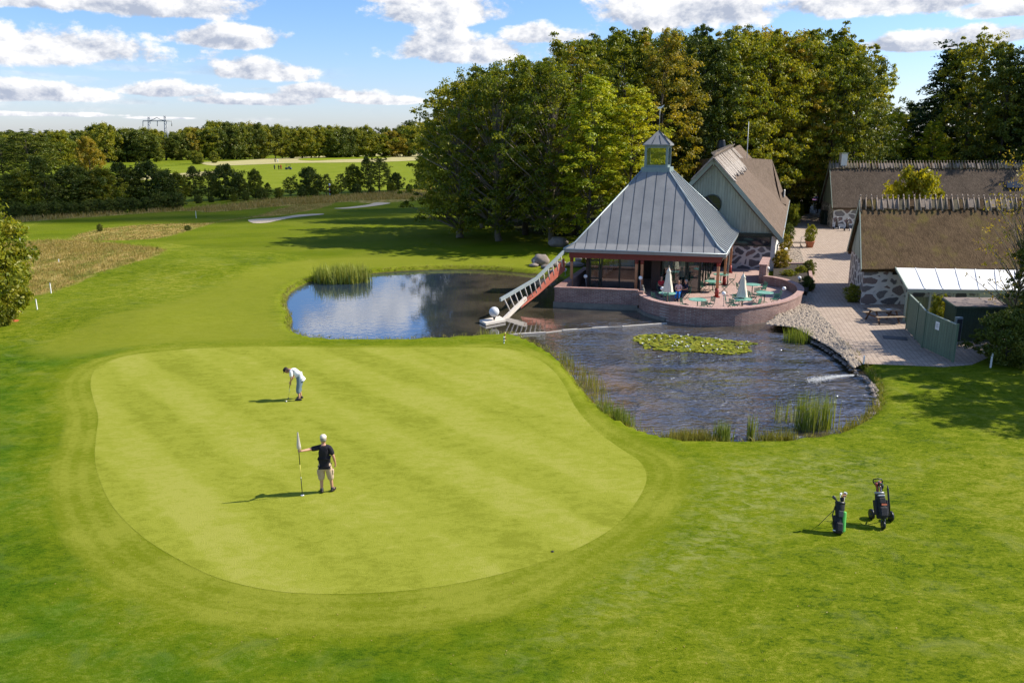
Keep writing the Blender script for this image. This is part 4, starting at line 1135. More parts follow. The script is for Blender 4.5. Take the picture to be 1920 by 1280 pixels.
# hedgerow and birches in the middle distance
GB = 'dark trees of the middle hedgerow'
hedge = [(18, 404, 322), (48, 402, 312), (85, 400, 300), (120, 396, 318), (140, 395, 308), (168, 394, 316), (196, 392, 322), (232, 388, 298), (250, 386, 318), (282, 384, 306), (312, 382, 312),
         (335, 380, 322), (366, 378, 313), (392, 377, 326), (425, 375, 315), (450, 374, 330), (480, 372, 313), (503, 372, 336), (545, 368, 340), (583, 366, 313), (612, 366, 330),
         (664, 362, 302), (690, 362, 292), (712, 360, 294), (742, 358, 317), (640, 364, 322), (800, 354, 290)]
for i, (px, by, ty) in enumerate(hedge):
    where = 'left of the wide hedge gap' if i < 12 else 'in front of the far field'
    k = ('dark1', 'round2', 'birch0', 'dark0', 'bush0')[i % 5]
    ty += random.uniform(-7, 9)
    ptree(k, f'{ORD[i] if i < 12 else ORD[min(i-12, 19)]} dark slender tree from the left {where}', px, by, ty, {'bi': 1.2, 'bu': .85, 'da': 1.2, 'ro': .8}[k[:2]]*random.uniform(.85, 1.15)*(1.25 if px < 340 else 1.0), group=GB, name='hedgerow_tree')
i = 0
for px in list(range(20, 350, 21)):
    by = np.interp(px, [20, 350], [411, 391])
    ptree('bush%d' % (i % 2), f'{ORD[i]} clump from the left of the low dark hedge along the lawn', px+random.uniform(-4, 4), by, by-27+random.uniform(-4, 5), 1.05, cat='shrub', name='hedge_shrub', group='clumps of the low hedge along the lawn')
    i += 1
i = 0
for px in list(range(365, 800, 33)):
    by = np.interp(px, [350, 800], [383, 357])
    ptree(('bush0', 'bush1', 'bushg')[i % 3], f'{ORD[i]} low bush from the left at the foot of the trees before the far field', px+random.uniform(-9, 9), by, by-random.uniform(12, 22), .9, cat='shrub', name='field_bush', group='low bushes before the far field')
    i += 1
ptree('bush0', 'tiny dark shrub alone on the lawn before the low hedge', 188, 434, 420, .7, cat='shrub', name='small_shrub')
ptree('bush1', 'tiny pale shrub on the rough strip right of centre', 352, 432, 424, 1.2, cat='shrub', name='small_shrub')
ptree('bush0', 'tiny sapling at the right tip of the brown meadow', 296, 476, 463, .35, cat='shrub', name='small_shrub')
# boundary bush on the left edge
ptree('bushg', 'large yellow green bush cut by the left edge of the view', -25, 606, 385, .85, cat='bush', name='boundary_bush')
ptree('bushg', 'darker rounded bush beside the white stakes on the left', 30, 575, 480, .62, cat='bush', name='boundary_bush')
ptree('bushg', 'low leafy skirt of bush behind the orange rag', 0, 612, 520, .75, cat='bush', name='boundary_bush')
# around the near thatched building
ptree('bushy', 'small yellow leafed tree between the two thatched roofs', 1700, 478, 326, .8, name='yellow_tree')
ptree('dark0', 'green tree with thin bare twigs in front of the near thatched roof', 1930, 650, 385, .62, name='broadleaf_tree')
ptree('bare', 'bare twigged slender tree at the right end of the near thatched roof', 1893, 640, 290, .75, name='slender_tree')
ptree('bush1', 'dark dense juniper hedge at the right, behind the white stake', 1885, 682, 585, 1.1, cat='bush', name='juniper_bush')
ptree('bush0', 'dark dense bush at the lower right corner of the shed', 1935, 668, 560, 1.0, cat='bush', name='juniper_bush')
ptree('bushg', 'small dark shrub at the corner of the boulder wall', 1598, 566, 534, .9, cat='shrub', name='corner_shrub')
ptree('bushg', 'pale green shrub inside the fenced yard', 1757, 622, 555, .55, cat='shrub', name='yard_shrub')
# trees just outside the frame on the right; their shade falls on the lawn
plant('dark0', 'broad tree standing beside the lawn to the right of the shed', 31.0, 32.0, 12.5, 1.0, name='broadleaf_tree')
plant('beech2', 'tall tree standing to the right beyond the juniper hedge', 33.5, 38.0, 14.0, .9, name='broadleaf_tree')
plant('dark1', 'tall tree beyond the right end of the near barn', 46.0, 62.0, 14.0, .9, name='broadleaf_tree')
# ------------------------------------------------------------------ pavilion with metal pyramid roof
ZE = 3.0
A_ = W(1057, 471, ZE); B_ = W(1361, 481, ZE); C_ = W(1388, 434, ZE)
PU = Vector((B_.x-A_.x, B_.y-A_.y, 0)); PV = Vector((C_.x-B_.x, C_.y-B_.y, 0))
def PP(s, t, z): return Vector((A_.x, A_.y, 0)) + PU*s + PV*t + Vector((0, 0, z))
pu = PU.normalized(); pv = PV.normalized()
pav = thing('pavilion', 'open glazed lakeside pavilion with tall grey metal pyramid roof and glass lantern', 'pavilion', PP(.48, .42, 0))
cs_, ct_ = .475, .415
hwS, hwT = .98/PU.length, .98/PV.length
ZL = 8.28
def ring(k):
    """four roof corners (front-left, front-right, back-right, back-left) at k=0 eave, 1 kink, 2 lantern base"""
    if k == 0: a, z = (0, 1, 0, 1), ZE+.16
    elif k == 1: a, z = (.055, .945, .045, .955), ZE+.52
    else: a, z = (cs_-hwS, cs_+hwS, ct_-hwT, ct_+hwT), ZL
    return [PP(a[0], a[2], z), PP(a[1], a[2], z), PP(a[1], a[3], z), PP(a[0], a[3], z)]
r0, r1, r2 = ring(0), ring(1), ring(2)
mb = MB()
for i in range(4):
    j = (i+1) % 4
    mb.add([r0[i], r0[j], r1[j], r1[i]], [(0, 1, 2, 3)]); mb.add([r1[i], r1[j], r2[j], r2[i]], [(0, 1, 2, 3)])
mb.add(r2, [(0, 1, 2, 3)])
e0 = [p - Vector((0, 0, .22)) for p in r0]
for i in range(4):
    j = (i+1) % 4
    mb.add([e0[i], e0[j], r0[j], r0[i]], [(0, 1, 2, 3)])
roof = mb.build('roof', m_roofmetal, pav)
# standing seams: front face wide and dark, side faces close and pale; clipped by the hips
def seams(i, n, m, w, h, name):
    j = (i+1) % 4; mb = MB()
    for lo, hi in ((r0, r1), (r1, r2)):
        for k in range(1, n):
            f = k/n
            # seams run square to the eave: find where the constant-f line meets the hips
            a = lo[i].lerp(lo[j], f) if lo is r0 else None
            e = r0[j]-r0[i]; L = e.length; ed = e/L
            x = f*L
            def span(P): return (P[i]-r0[i]).dot(ed), (P[j]-r0[i]).dot(ed)
            l0, l1 = span(lo); h0, h1 = span(hi)
            if x < l0 or x > l1: continue
            t = 1.0
            if x < h0: t = (x-l0)/(h0-l0)
            if x > h1: t = (l1-x)/(l1-h1)
            def pt(tt):
                pa = lo[i].lerp(hi[i], tt); pb_ = lo[j].lerp(hi[j], tt)
                u0, u1 = (pa-r0[i]).dot(ed), (pb_-r0[i]).dot(ed)
                return pa.lerp(pb_, (x-u0)/(u1-u0) if u1 > u0 else 0)
            nrm = (lo[j]-lo[i]).cross(hi[i]-lo[i]).normalized()
            if nrm.z < 0: nrm = -nrm
            mb.bar(pt(0)+nrm*h/2, pt(t)+nrm*h/2, w, h, nrm)
    mb.build(name, m, roof)
seams(0, 15, m_roofseam, .026, .018, 'roof_seam')
seams(1, 19, m_rooflight, .05, .07, 'roof_seam')
seams(3, 19, m_rooflight, .05, .06, 'roof_seam')
mb = MB()
for i in range(4):
    mb.tube([r0[i]+Vector((0, 0, .03)), r1[i]+Vector((0, 0, .03)), r2[i]+Vector((0, 0, .03))], .06, 6)
mb.tube([p+Vector((0, 0, -.02)) for p in (r0[0], r0[1], r0[2], r0[3], r0[0])], .055, 6)
mb.build('hip_trim', m_rooflight, roof)
# lantern
lan = MB()
def lring(hw, z, off=(0, 0)):
    return [PP(cs_, ct_, z) + pu*(a*hw) + pv*(b*hw) for a, b in ((-1, -1), (1, -1), (1, 1), (-1, 1))]
def lbox(mb, hw0, z0, hw1, z1):
    a, b = lring(hw0, z0), lring(hw1, z1)
    mb.add(a+b, [(3, 2, 1, 0), (4, 5, 6, 7)] + [(i, (i+1) % 4, 4+(i+1) % 4, 4+i) for i in range(4)])
lbox(lan, 1.05, ZL-.12, 1.02, ZL+.28)
lbase = lan.build('lantern_base', m_lantern, pav)
lf_ = MB(); zt = 10.08; zb0 = ZL+.285
for a, b in ((-1, -1), (1, -1), (1, 1), (-1, 1)):
    c = PP(cs_, ct_, 0) + pu*(a*.76) + pv*(b*.76)
    lf_.bar(c+Vector((0, 0, zb0)), c+Vector((0, 0, zt)), .17, .17, pu)
R_ = lring(.76, 0)
for i in range(4):
    a, b = R_[i], R_[(i+1) % 4]; d = (b-a).normalized()*.088
    for z_, h_ in ((zb0+.07, .14), (zt-.08, .16)):
        lf_.bar(a+d+Vector((0, 0, z_)), b-d+Vector((0, 0, z_)), .10, h_)
lf_.build('lantern_frame', m_lantern, pav)
for i in range(4):
    a, b = R_[i], R_[(i+1) % 4]; d = (b-a).normalized()*.09
    g = MB(); n_ = Vector((d.y, -d.x, 0)).normalized()*.01
    z0_, z1_ = zb0+.14, zt-.16
    g.add([a+d+Vector((0, 0, z0_))-n_, b-d+Vector((0, 0, z0_))-n_, b-d+Vector((0, 0, z1_))-n_, a+d+Vector((0, 0, z1_))-n_], [(0, 1, 2, 3)])
    g.build('lantern_pane', m_glass, pav)
lr_ = MB()
a = lring(.98, zt+.005); b = lring(.98, zt+.09); tip = PP(cs_, ct_, 11.15)
lr_.add(a+b+[tip], [(3, 2, 1, 0)] + [(i, (i+1) % 4, 4+(i+1) % 4, 4+i) for i in range(4)] + [(4+i, 4+(i+1) % 4, 8) for i in range(4)])
lroof = lr_.build('lantern_roof', m_roofmetal, pav)
sm_ = MB()
for i in range(4):
    sm_.tube([b[i]+Vector((0, 0, .015)), tip], .03, 5)
    for f in (1/3, 2/3):
        e = b[i].lerp(b[(i+1) % 4], f); sm_.tube([e+Vector((0, 0, .01)), e.lerp(tip, .62).lerp(tip.lerp(b[i].lerp(b[(i+1) % 4], .5), .35), .1)+Vector((0, 0, .02))], .016, 4)
sm_.build('roof_seam', m_roofseam, lroof)
vane = thing('weather_vane', 'thin pole with small white bird shaped vane on top of the roof lantern', 'weather vane', tip)
mb = MB(); mb.tube([tip, tip+Vector((0, 0, 1.55))], [.025, .012], 6); mb.build('pole', m_steel, vane)
mb = MB(); t_ = tip+Vector((0, 0, 1.55))
prof = [(-.20, .0), (-.05, -.05), (.08, -.03), (.22, .10), (.30, .24), (.20, .20), (.06, .10), (-.02, .12), (-.10, .10), (-.16, .05)]
mb.add([t_+pu*x+Vector((0, -.015, z)) for x, z in prof]+[t_+pu*x+Vector((0, .015, z)) for x, z in prof],
       [tuple(range(10)), tuple(range(10, 20))[::-1]]+[(i, 10+i, 10+(i+1) % 10, (i+1) % 10) for i in range(10)])
mb.build('vane', m_white, vane)

# soffit, beams, columns
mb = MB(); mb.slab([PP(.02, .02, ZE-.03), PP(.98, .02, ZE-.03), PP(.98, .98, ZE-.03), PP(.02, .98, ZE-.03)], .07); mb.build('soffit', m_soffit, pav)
mb = MB(); q = [PP(.035, .03, ZE-.30), PP(.965, .03, ZE-.30), PP(.965, .97, ZE-.30), PP(.035, .97, ZE-.30)]
mb.bar(q[0]-pu*.1, q[1]+pu*.1, .20, .38)
for i, j in ((1, 2), (2, 3), (3, 0)):
    d = (q[j]-q[i]).normalized(); mb.bar(q[i]+d*.105, q[j]-d*(.105 if j == 0 else -.1), .18, .375)
mb.build('eave_beam', m_beam, pav)
FZ = 0.10
cols_st = [(.04, .035, 'f'), (.455, .035, 'f'), (.49, .035, 'f'), (.955, .05, 'r'), (.965, .37, 'r'), (.965, .74, 'r'), (.04, .5, 'f'), (.04, .94, 'f'), (.5, .965, 'f'), (.965, .965, 'r')]
for s, t, k in cols_st:
    p = PP(s, t, 0)
    mb = MB(); z0 = FZ + (.62 if k == 'r' else .0)
    mb.lathe([(.105, z0), (.105, ZE-.78), (.105, ZE-.5)], 12, p)
    c = mb.build('column', m_column, pav)
    mb = MB(); mb.lathe([(.125, ZE-.775), (.125, ZE-.49)], 12, p)
    if k == 'r': mb.lathe([(.135, FZ+.05), (.135, z0-.003)], 12, p); mb.box(p+Vector((0, 0, FZ+.026)), (.42, .42, .05), rz=R(-14))
    mb.build('column_band', m_redpost if k == 'r' else m_beam, c)
mb = MB(); p = PP(1.0, .40, 0); mb.tube([PP(1.0, .02, ZE-.1), PP(.985, .1, ZE-.35), PP(.985, .38, ZE-.4), PP(.985, .38, FZ)], .045, 7); mb.build('downpipe', m_grey, pav)
mb = MB(); mb.tube([PP(.995, .01, ZE-.05), PP(.965, .05, ZE-.42)], .04, 7); mb.build('downpipe', m_trimgreen, pav)

# glass room below the roof
gr = MB(); glz = []
def gwall(s0, t0, s1, t1, n, zlo=FZ, doors=()):
    a, b = PP(s0, t0, 0), PP(s1, t1, 0); d = (b-a).normalized(); zt_ = ZE-.11
    for k in range(n+1):
        p = a.lerp(b, k/n); gr.bar(p+Vector((0, 0, zlo)), p+Vector((0, 0, zt_)), .11, .11, d)
    for k in range(n):
        p0, p1 = a.lerp(b, k/n)+d*.056, a.lerp(b, (k+1)/n)-d*.056
        for z_ in ((zlo+.06, zt_-.06) if k not in doors else (zlo+.06, zlo+.75, zlo+1.4, zlo+2.05, zt_-.06)):
            gr.bar(p0+Vector((0, 0, z_)), p1+Vector((0, 0, z_)), .07, .10)
        glz.append((p0, p1, zlo+.11, zt_-.11))
gwall(.13, .13, .19, .13, 1, doors=(0,)); gwall(.205, .13, .44, .13, 2); gwall(.60, .13, .745, .13, 1); gwall(.76, .13, .83, .13, 1, doors=())
gwall(.835, .145, .835, .80, 5); gwall(.125, .15, .125, .80, 5); gwall(.13, .82, .83, .82, 6)
gr.build('glazing_frame', m_frame, pav)
for p0, p1, z0, z1 in glz:
    g = MB(); g.add([p0+Vector((0, 0, z0)), p1+Vector((0, 0, z0)), p1+Vector((0, 0, z1)), p0+Vector((0, 0, z1))], [(0, 1, 2, 3)]); g.build('glass_pane', m_glass, pav)
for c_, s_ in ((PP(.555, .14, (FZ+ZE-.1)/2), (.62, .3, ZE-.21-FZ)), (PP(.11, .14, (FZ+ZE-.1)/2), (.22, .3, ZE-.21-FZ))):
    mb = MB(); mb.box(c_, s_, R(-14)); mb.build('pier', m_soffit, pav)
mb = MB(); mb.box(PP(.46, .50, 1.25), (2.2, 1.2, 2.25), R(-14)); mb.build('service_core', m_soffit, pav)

# terrace floor, left basin wall
pts_round = [(1195, 545), (1199, 552), (1214, 560), (1240, 567), (1282, 574), (1330, 578), (1380, 578), (1430, 573), (1470, 565.5), (1495, 556), (1507, 545), (1503, 535), (1483, 525), (1457, 519), (1436, 516)]
ZR = .75
rim = smooth_poly([W(x, y, ZR) for x, y in pts_round], 4, closed=False)
def offset_path(P, d):
    out = []
    for i, p in enumerate(P):
        t = (P[min(i+1, len(P)-1)]-P[max(i-1, 0)]).normalized()
        out.append(p + Vector((-t.y, t.x, 0))*d)
    return out
rin = offset_path(rim, .42); rmid = offset_path(rim, .03); rmin = offset_path(rim, .39)
def ribbon_wall(mb, outer, inner, z0, z1):
    n = len(outer)
    vs = [(p.x, p.y, z0) for p in outer]+[(p.x, p.y, z1) for p in outer]+[(p.x, p.y, z1) for p in inner]+[(p.x, p.y, z0) for p in inner]
    fs = []
    for i in range(n-1):
        fs += [(i, i+1, n+i+1, n+i), (n+i, n+i+1, 2*n+i+1, 2*n+i), (2*n+i, 2*n+i+1, 3*n+i+1, 3*n+i)]
    fs += [(0, n, 2*n, 3*n), (n-1, 4*n-1, 3*n-1, 2*n-1)]
    mb.add(vs, fs, False)
rw = thing('round_terrace_wall', 'curved brick parapet wall rising from the pond round the terrace', 'wall', (rim[20].x, rim[20].y, 0))
mb = MB(); ribbon_wall(mb, rmid, rmin, -1.2, ZR-.08); mb.build('wall', m_brick, rw)
mb = MB(); ribbon_wall(mb, offset_path(rim, -.02), rin, ZR-.078, ZR); mb.build('coping', m_coping, rw)
mb = MB(); ribbon_wall(mb, offset_path(rim[:14], -.10), offset_path(rim[:14], .0), -1.2, -.16); mb.build('plinth', m_concrete, rw)
e = rim[-1]; pd_ = (W(1442, 501, ZR)-e).normalized()
pw = thing('terrace_pier', 'straight brick pier with pinkish cap where the curved wall ends at the clubhouse side', 'wall', (e.x, e.y, 0))
mb = MB(); pr = Vector((pd_.y, -pd_.x, 0)); L_ = (W(1442, 501, ZR)-e).length
mb.bar(e+pd_*.05-pr*.25+Vector((0, 0, -.35)), e+pd_*L_-pr*.25+Vector((0, 0, -.35)), .5, 2.1); mb.build('wall', m_brick, pw)
mb = MB(); mb.bar(e-pr*.25+Vector((0, 0, .745)), e+pd_*(L_+.05)-pr*.25+Vector((0, 0, .745)), .60, .085); mb.build('coping', m_coping, pw)
ZB = 1.0
L0 = W(1040, 538, ZB); L1 = W(1196, 544, ZB); L2 = W(1071, 517, ZB)
lu = (L1-L0).normalized(); lv = (L2-L0).normalized()
lw = thing('basin_wall', 'straight brick parapet wall with concrete plinth below the left half of the pavilion', 'wall', (L0.x, L0.y, 0))
def wallrun(mb, a, b, th, z0, z1, inward):
    n_ = inward.normalized()*th
    P = [a, b, b+n_, a+n_]
    mb.prism([(p.x, p.y) for p in P], z0, z1)
mb = MB(); wallrun(mb, L0, L1+lu*.35, .36, -.0, ZB-.09, lv); wallrun(mb, L0+lv*.365, L0+lv*9, .36, -.0, ZB-.09, lu); mb.build('wall', m_brick, lw)
mb = MB(); wallrun(mb, L0-lu*.07-lv*.07, L1-lv*.07+lu*.02, .5, -1.2, -.003, lv); wallrun(mb, L0-lu*.07+lv*.44, L0-lu*.07+lv*9, .5, -1.2, -.003, lu); mb.build('plinth', m_concrete, lw)
mb = MB(); wallrun(mb, L0-lu*.05-lv*.05, L1-lv*.05+lu*.02, .46, ZB-.088, ZB, lv); wallrun(mb, L0-lu*.05+lv*.42, L0-lu*.05+lv*9, .46, ZB-.088, ZB, lu); mb.build('coping', m_brick, lw)
cz = [(p.x, p.y) for p in rmin]
floor_pts = [(p.x, p.y) for p in (L1+lv*.3,)] + cz + [tuple(W(1442, 502, FZ))[:2], tuple(W(1392, 503, FZ))[:2], tuple(PP(1.0, 1.15, 0))[:2], tuple(PP(0, 1.15, 0))[:2], tuple(L0+lv*9+lu*.3)[:2], tuple(L0+lv*.3+lu*.3)[:2]]
mb = MB(); mb.prism(floor_pts, -1.0, FZ); o = mb.build('terrace_floor', m_terrace); tag(o, kind='structure')

# ------------------------------------------------------------------ thatched houses
def slope(mb, a, b, c, d, nu, nv, th, amp=.05, seed=0):
    """thick undulating thatch slope a-b (eave) d-c (ridge)"""
    a, b, c, d = map(Vector, (a, b, c, d)); nrm = (b-a).cross(d-a).normalized()
    if nrm.z < 0: nrm = -nrm
    vs = []
    for j in range(nv+1):
        for i in range(nu+1):
            p = a.lerp(b, i/nu).lerp(d.lerp(c, i/nu), j/nv)
            k = mnoise.noise(p*.55+Vector((seed, 0, 0)))*amp + mnoise.noise(p*2.3)*amp*.35
            vs.append(p + nrm*k)
    n0 = len(vs); W_ = nu+1
    fs = [(j*W_+i, j*W_+i+1, (j+1)*W_+i+1, (j+1)*W_+i) for j in range(nv) for i in range(nu)]
    mb.add(vs, fs, True)
    low = [a-nrm*th, b-nrm*th, c-nrm*th, d-nrm*th]; top_ = [a, b, c, d]
    edge = []
    ring_ = [vs[i] for i in range(W_)] + [vs[j*W_+nu] for j in range(1, nv+1)] + [vs[nv*W_+i] for i in range(nu-1, -1, -1)] + [vs[j*W_] for j in range(nv-1, 0, -1)]
    m = len(ring_); base = [p-nrm*th for p in ring_]
    mb.add(ring_+base, [(i, m+i, m+(i+1) % m, (i+1) % m) for i in range(m)] + [tuple(range(m, 2*m))])
def thatched(name, label, P0, u, length, v, depth, ze, zr, thm, stone, gable_m, pegs, peg_sp, over=.45, pad=None, gover=.25, ridge_m=None, zoff=0, trim=m_trimgreen):
    P0, u, v = Vector(P0), Vector(u).normalized(), Vector(v).normalized()
    t = thing(name, label, 'building', P0)
    F0, F1 = P0, P0+u*length; B0, B1 = P0+v*depth, P0+u*length+v*depth
    mb = MB(); th = .45
    vin = v*th
    mb.prism([(p.x, p.y) for p in (F0, F1, F1+vin, F0+vin)], 0, ze-.02); mb.prism([(p.x, p.y) for p in (B0-vin, B1-vin, B1, B0)], 0, ze-.02)
    mb.prism([(p.x, p.y) for p in (F0+vin, F0+u*th+vin, B0+u*th-vin, B0-vin)], 0, ze-.02); mb.prism([(p.x, p.y) for p in (F1-u*th+vin, F1+vin, B1-vin, B1-u*th-vin)], 0, ze-.02)
    mb.build('wall', stone, t)
    for s0 in (0, 1):
        q = (F0, B0) if s0 == 0 else (F1, B1)
        m_ = (q[0]+q[1])/2; k = (-.03 if s0 == 0 else .03)
        up = Vector((0, 0, 1))
        g = MB(); g.slab([q[0]+u*k+up*(ze-.015), q[1]+u*k+up*(ze-.015), m_+u*k+up*(zr-.32)] if s0 else [q[1]+u*k+up*(ze-.015), q[0]+u*k+up*(ze-.015), m_+u*k+up*(zr-.32)], .12)
        g.build('gable', gable_m, t)
    mid0 = (F0+B0)/2-u*gover; mid1 = (F1+B1)/2+u*gover
    rise = (zr-ze)/(depth/2)
    up = Vector((0, 0, 1))
    mb = MB()
    slope(mb, F0-u*gover-v*over+up*(ze-rise*over+.22), F1+u*gover-v*over+up*(ze-rise*over+.22), mid1+up*zr, mid0+up*zr, int(length*1.5), 14, .30)
    slope(mb, B1+u*gover+v*over+up*(ze-rise*over+.22), B0-u*gover+v*over+up*(ze-rise*over+.22), mid0+up*zr, mid1+up*zr, int(length*1.5), 14, .30)
    rf = mb.build('roof', thm, t)
    mb = MB()
    for q0, sg in ((F0, -1), (B0, 1)):
        a = q0-u*(gover+.04)+v*(sg*over)+up*(ze-rise*over+.12); b = mid0-u*.04+up*(zr-.06)
        mb.bar(a, b-(b-a).normalized()*(.03 if sg < 0 else .0), .05, .26, up)
    mb.build('verge_board', trim, t)
    # ridge: pads of turf held by crossed pegs
    dn = (v*(depth/2)+up*(-(zr-ze))).normalized(); dn2 = (-v*(depth/2)+up*(-(zr-ze))).normalized()
    nF = (u.cross(v)).normalized(); 
    rd = random.Random(len(name)+pegs)
    n = int((length+2*gover)/peg_sp)
    for k in range(n):
        c = mid0.lerp(mid1, (k+.5)/n)+up*zr
        L_ = rd.uniform(.62, .9)*(1.0 if pad is None else pad)
        if k < pegs:
            p = MB(); w_ = peg_sp*rd.uniform(.72, .9); hh = rd.uniform(.13, .24)
            for d_ in (dn, dn2):
                nr = Vector((0, 0, 1))-d_*d_.z; nr.normalize()
                p.bar(c+nr*.05+d_*.02, c+nr*(.05+rd.uniform(-.03, .03))+d_*L_+u*rd.uniform(-.05, .05), w_, hh, nr)
            p.build('ridge_pad', ridge_m or rd.choice((m_ridgeturf, m_ridgeturf, m_ridgewood, m_thatch)), rf)
    for k in range(min(n+1, pegs)):
        c = mid0.lerp(mid1, k/n)+up*zr
        p = MB()
        for d_ in (dn, dn2):
            nr = Vector((0, 0, 1))-d_*d_.z; nr.normalize(); j_ = u*rd.uniform(-.07, .07)
            p.tube([c-d_*rd.uniform(.28, .42)+nr*.17, c+d_*rd.uniform(.8, 1.05)*(1.0 if pad is None else pad)+nr*.19+j_], [rd.uniform(.03, .045), .055], 5)
        p.build('ridge_peg', m_ridgewood, rf)
    return t
up = Vector((0, 0, 1))
nf = W(1614, 571); ng = W(1590, 531)
near = thatched('thatched_barn', 'long low barn of white mortared boulders under brown mossy thatch, ridge with crossed pegs', nf, (1, .02, 0), 15.5, (ng-nf), (ng-nf).length, 2.62, 6.45, m_thatch, m_stone, m_gboard, 44, .37, pad=1.15)
mb = MB(); f_ = nf + Vector((2.05, -.02, 2.2)); mb.box(f_, (.42, .06, .42)); fr_ = mb.build('window', m_black, near)
rf0 = W(1560, 428); rear = thatched('thatched_barn', 'rear barn with grey thatch, peg ridge and white chimney behind the near barn', rf0, (1, .02, 0), 30, (.22, 1, 0), 9.5, 2.75, 7.55, m_thatch2, m_stone, m_gboard, 80, .38, pad=1.1)
ch = rf0 + Vector((2.0, 4.6, 0)) + Vector((.22*4.6, 0, 0))*0
mb = MB(); c = WD(1581, 300, rf0.y+4.6); mb.box((c.x, c.y, 7.75), (.75, .75, 2.1)); cm = mb.build('chimney', m_render, rear)
mb = MB(); mb.box((c.x, c.y, 8.85), (.9, .9, .09)); mb.build('chimney_cap', m_trimgreen, cm)
# eyebrow opening behind the yellow tree
ey = WD(1662, 372, rf0.y+1.4)
mb = MB(); mb.lathe([(0.05, -1.2), (1.5, -.9), (1.6, .2), (.9, .75), (.05, .85)], 16, ey+Vector((0, .9, -.15)), Matrix.Diagonal((1.6, .8, 1)).to_3x3()); dm = mb.build('eyebrow_dormer', m_thatch2, rear)
mb = MB(); mb.box(ey+Vector((0, -.45, -.1)), (1.6, .1, .55)); mb.build('dormer_window', m_render, dm)
sp = thing('skylight', 'small roof window frame on the right end of the rear thatch', 'window', WD(1900, 345, rf0.y+2.2))
mb = MB(); mb.slab([WD(1888, 352, rf0.y+1.9), WD(1918, 352, rf0.y+1.9), WD(1918, 340, rf0.y+2.6), WD(1888, 340, rf0.y+2.6)], .12); mb.build('pane', m_darkglass, sp)

# clubhouse with green boarded gable
ph = R(14); cu = Vector((math.cos(ph), -math.sin(ph), 0)); cv = Vector((math.sin(R(19.5)), math.cos(R(19.5)), 0))
Gr = W(1450, 508); CW = 10.5; CL_ = 34.0
Gl = Gr-cu*CW; Gm = (Gr+Gl)/2
club = thing('clubhouse', 'clubhouse with grey green boarded gable, round window and pinkish thatched roof', 'building', Gm)
ze, zr = 3.05, 9.05; RB = .75   # the ridge and eaves climb a little with the ground towards the back
rise = (zr-ze)/(CW/2); ov = .55; gov = .45
def CP(s, t, z): return Gm + cu*s + cv*t + up*z
mb = MB(); th = .4
mb.prism([(p.x, p.y) for p in (CP(1.55, 0, 0), CP(CW/2-.35, 0, 0), CP(CW/2-.35, .4, 0), CP(1.55, .4, 0))], 0, 2.0)
mb.build('stone_wall', m_stone2, club)
mb = MB(); mb.prism([(p.x, p.y) for p in (CP(CW/2-.345, -.02, 0), CP(CW/2, -.02, 0), CP(CW/2, CL_, 0), CP(CW/2-.345, CL_, 0))], 0, ze-.03)
mb.prism([(p.x, p.y) for p in (CP(-CW/2, 0, 0), CP(-CW/2+.4, 0, 0), CP(-CW/2+.4, CL_, 0), CP(-CW/2, CL_, 0))], 0, ze-.03)
mb.prism([(p.x, p.y) for p in (CP(-CW/2+.405, CL_-.4, 0), CP(CW/2-.35, CL_-.4, 0), CP(CW/2-.35, CL_, 0), CP(-CW/2+.405, CL_, 0))], 0, ze-.03); mb.build('rendered_wall', m_render, club)
mb = MB(); mb.prism([(p.x, p.y) for p in (CP(-CW/2+.405, .8, 0), CP(CW/2-.35, .8, 0), CP(CW/2-.35, 1.0, 0), CP(-CW/2+.405, 1.0, 0))], 0, ze-.04); mb.build('entrance_wall', m_soffit, club)
g = MB(); g.slab([CP(-CW/2, -.05, ze-.02), CP(CW/2, -.05, ze-.02), CP(0, -.05, zr-.3)], .14); gab = g.build('gable', m_gboard, club)
mb = MB(); mb.bar(CP(-CW/2-.1, -.10, ze-.07), CP(CW/2+.02, -.10, ze-.07), .10, .22); mb.build('gable_beam', m_frame, club)
wf = MB(); zc_ = (2.04+ze-.2)/2
for a, b in ((CP(1.6, .0, 2.05), CP(CW/2-.4, .0, 2.05)), (CP(1.6, .0, ze-.24), CP(CW/2-.4, .0, ze-.24))): wf.bar(a, b, .1, .09)
for s_ in (1.63, CW/2-.42): wf.bar(CP(s_, .0, 2.1), CP(s_, .0, ze-.29), .1, .09, cu)
wn = wf.build('window', m_frame, club)
mb = MB(); mb.slab([CP(1.68, .02, 2.1), CP(CW/2-.47, .02, 2.1), CP(CW/2-.47, .02, ze-.29), CP(1.68, .02, ze-.29)], .02); mb.build('pane', m_darkglass, wn)
# round window
MR = Matrix((cu, Vector((0, 0, 1)), cu.cross(Vector((0, 0, 1))))).transposed()
rc = CP(0.0, -.07, 5.35)
mb = MB(); n = 28
for k in range(n):
    a0, a1 = 2*math.pi*k/n, 2*math.pi*(k+1)/n
    f = lambda a, r_, o_: rc + cu*(r_*math.cos(a)) + up*(r_*math.sin(a)) - cv*o_
    mb.add([f(a0, .80, .0), f(a1, .80, .0), f(a1, .80, .09), f(a0, .80, .09), f(a0, .70, .0), f(a1, .70, .0), f(a1, .70, .09), f(a0, .70, .09)], [(0, 1, 2, 3), (3, 2, 6, 7), (4, 7, 6, 5)])
rwn = mb.build('round_window', m_frame, club)
mb = MB(); mb.add([f(2*math.pi*k/n, .71, .02) for k in range(n)], [tuple(range(n))]); mb.build('pane', m_darkglass, rwn)
mb = MB(); mb.bar(rc-up*.68-cv*.05, rc+up*.68-cv*.05, .05, .05, cu); mb.bar(rc+cu*.68-cv*.052, rc-cu*.68-cv*.052, .05, .05); mb.build('glazing_bar', m_frame, rwn)
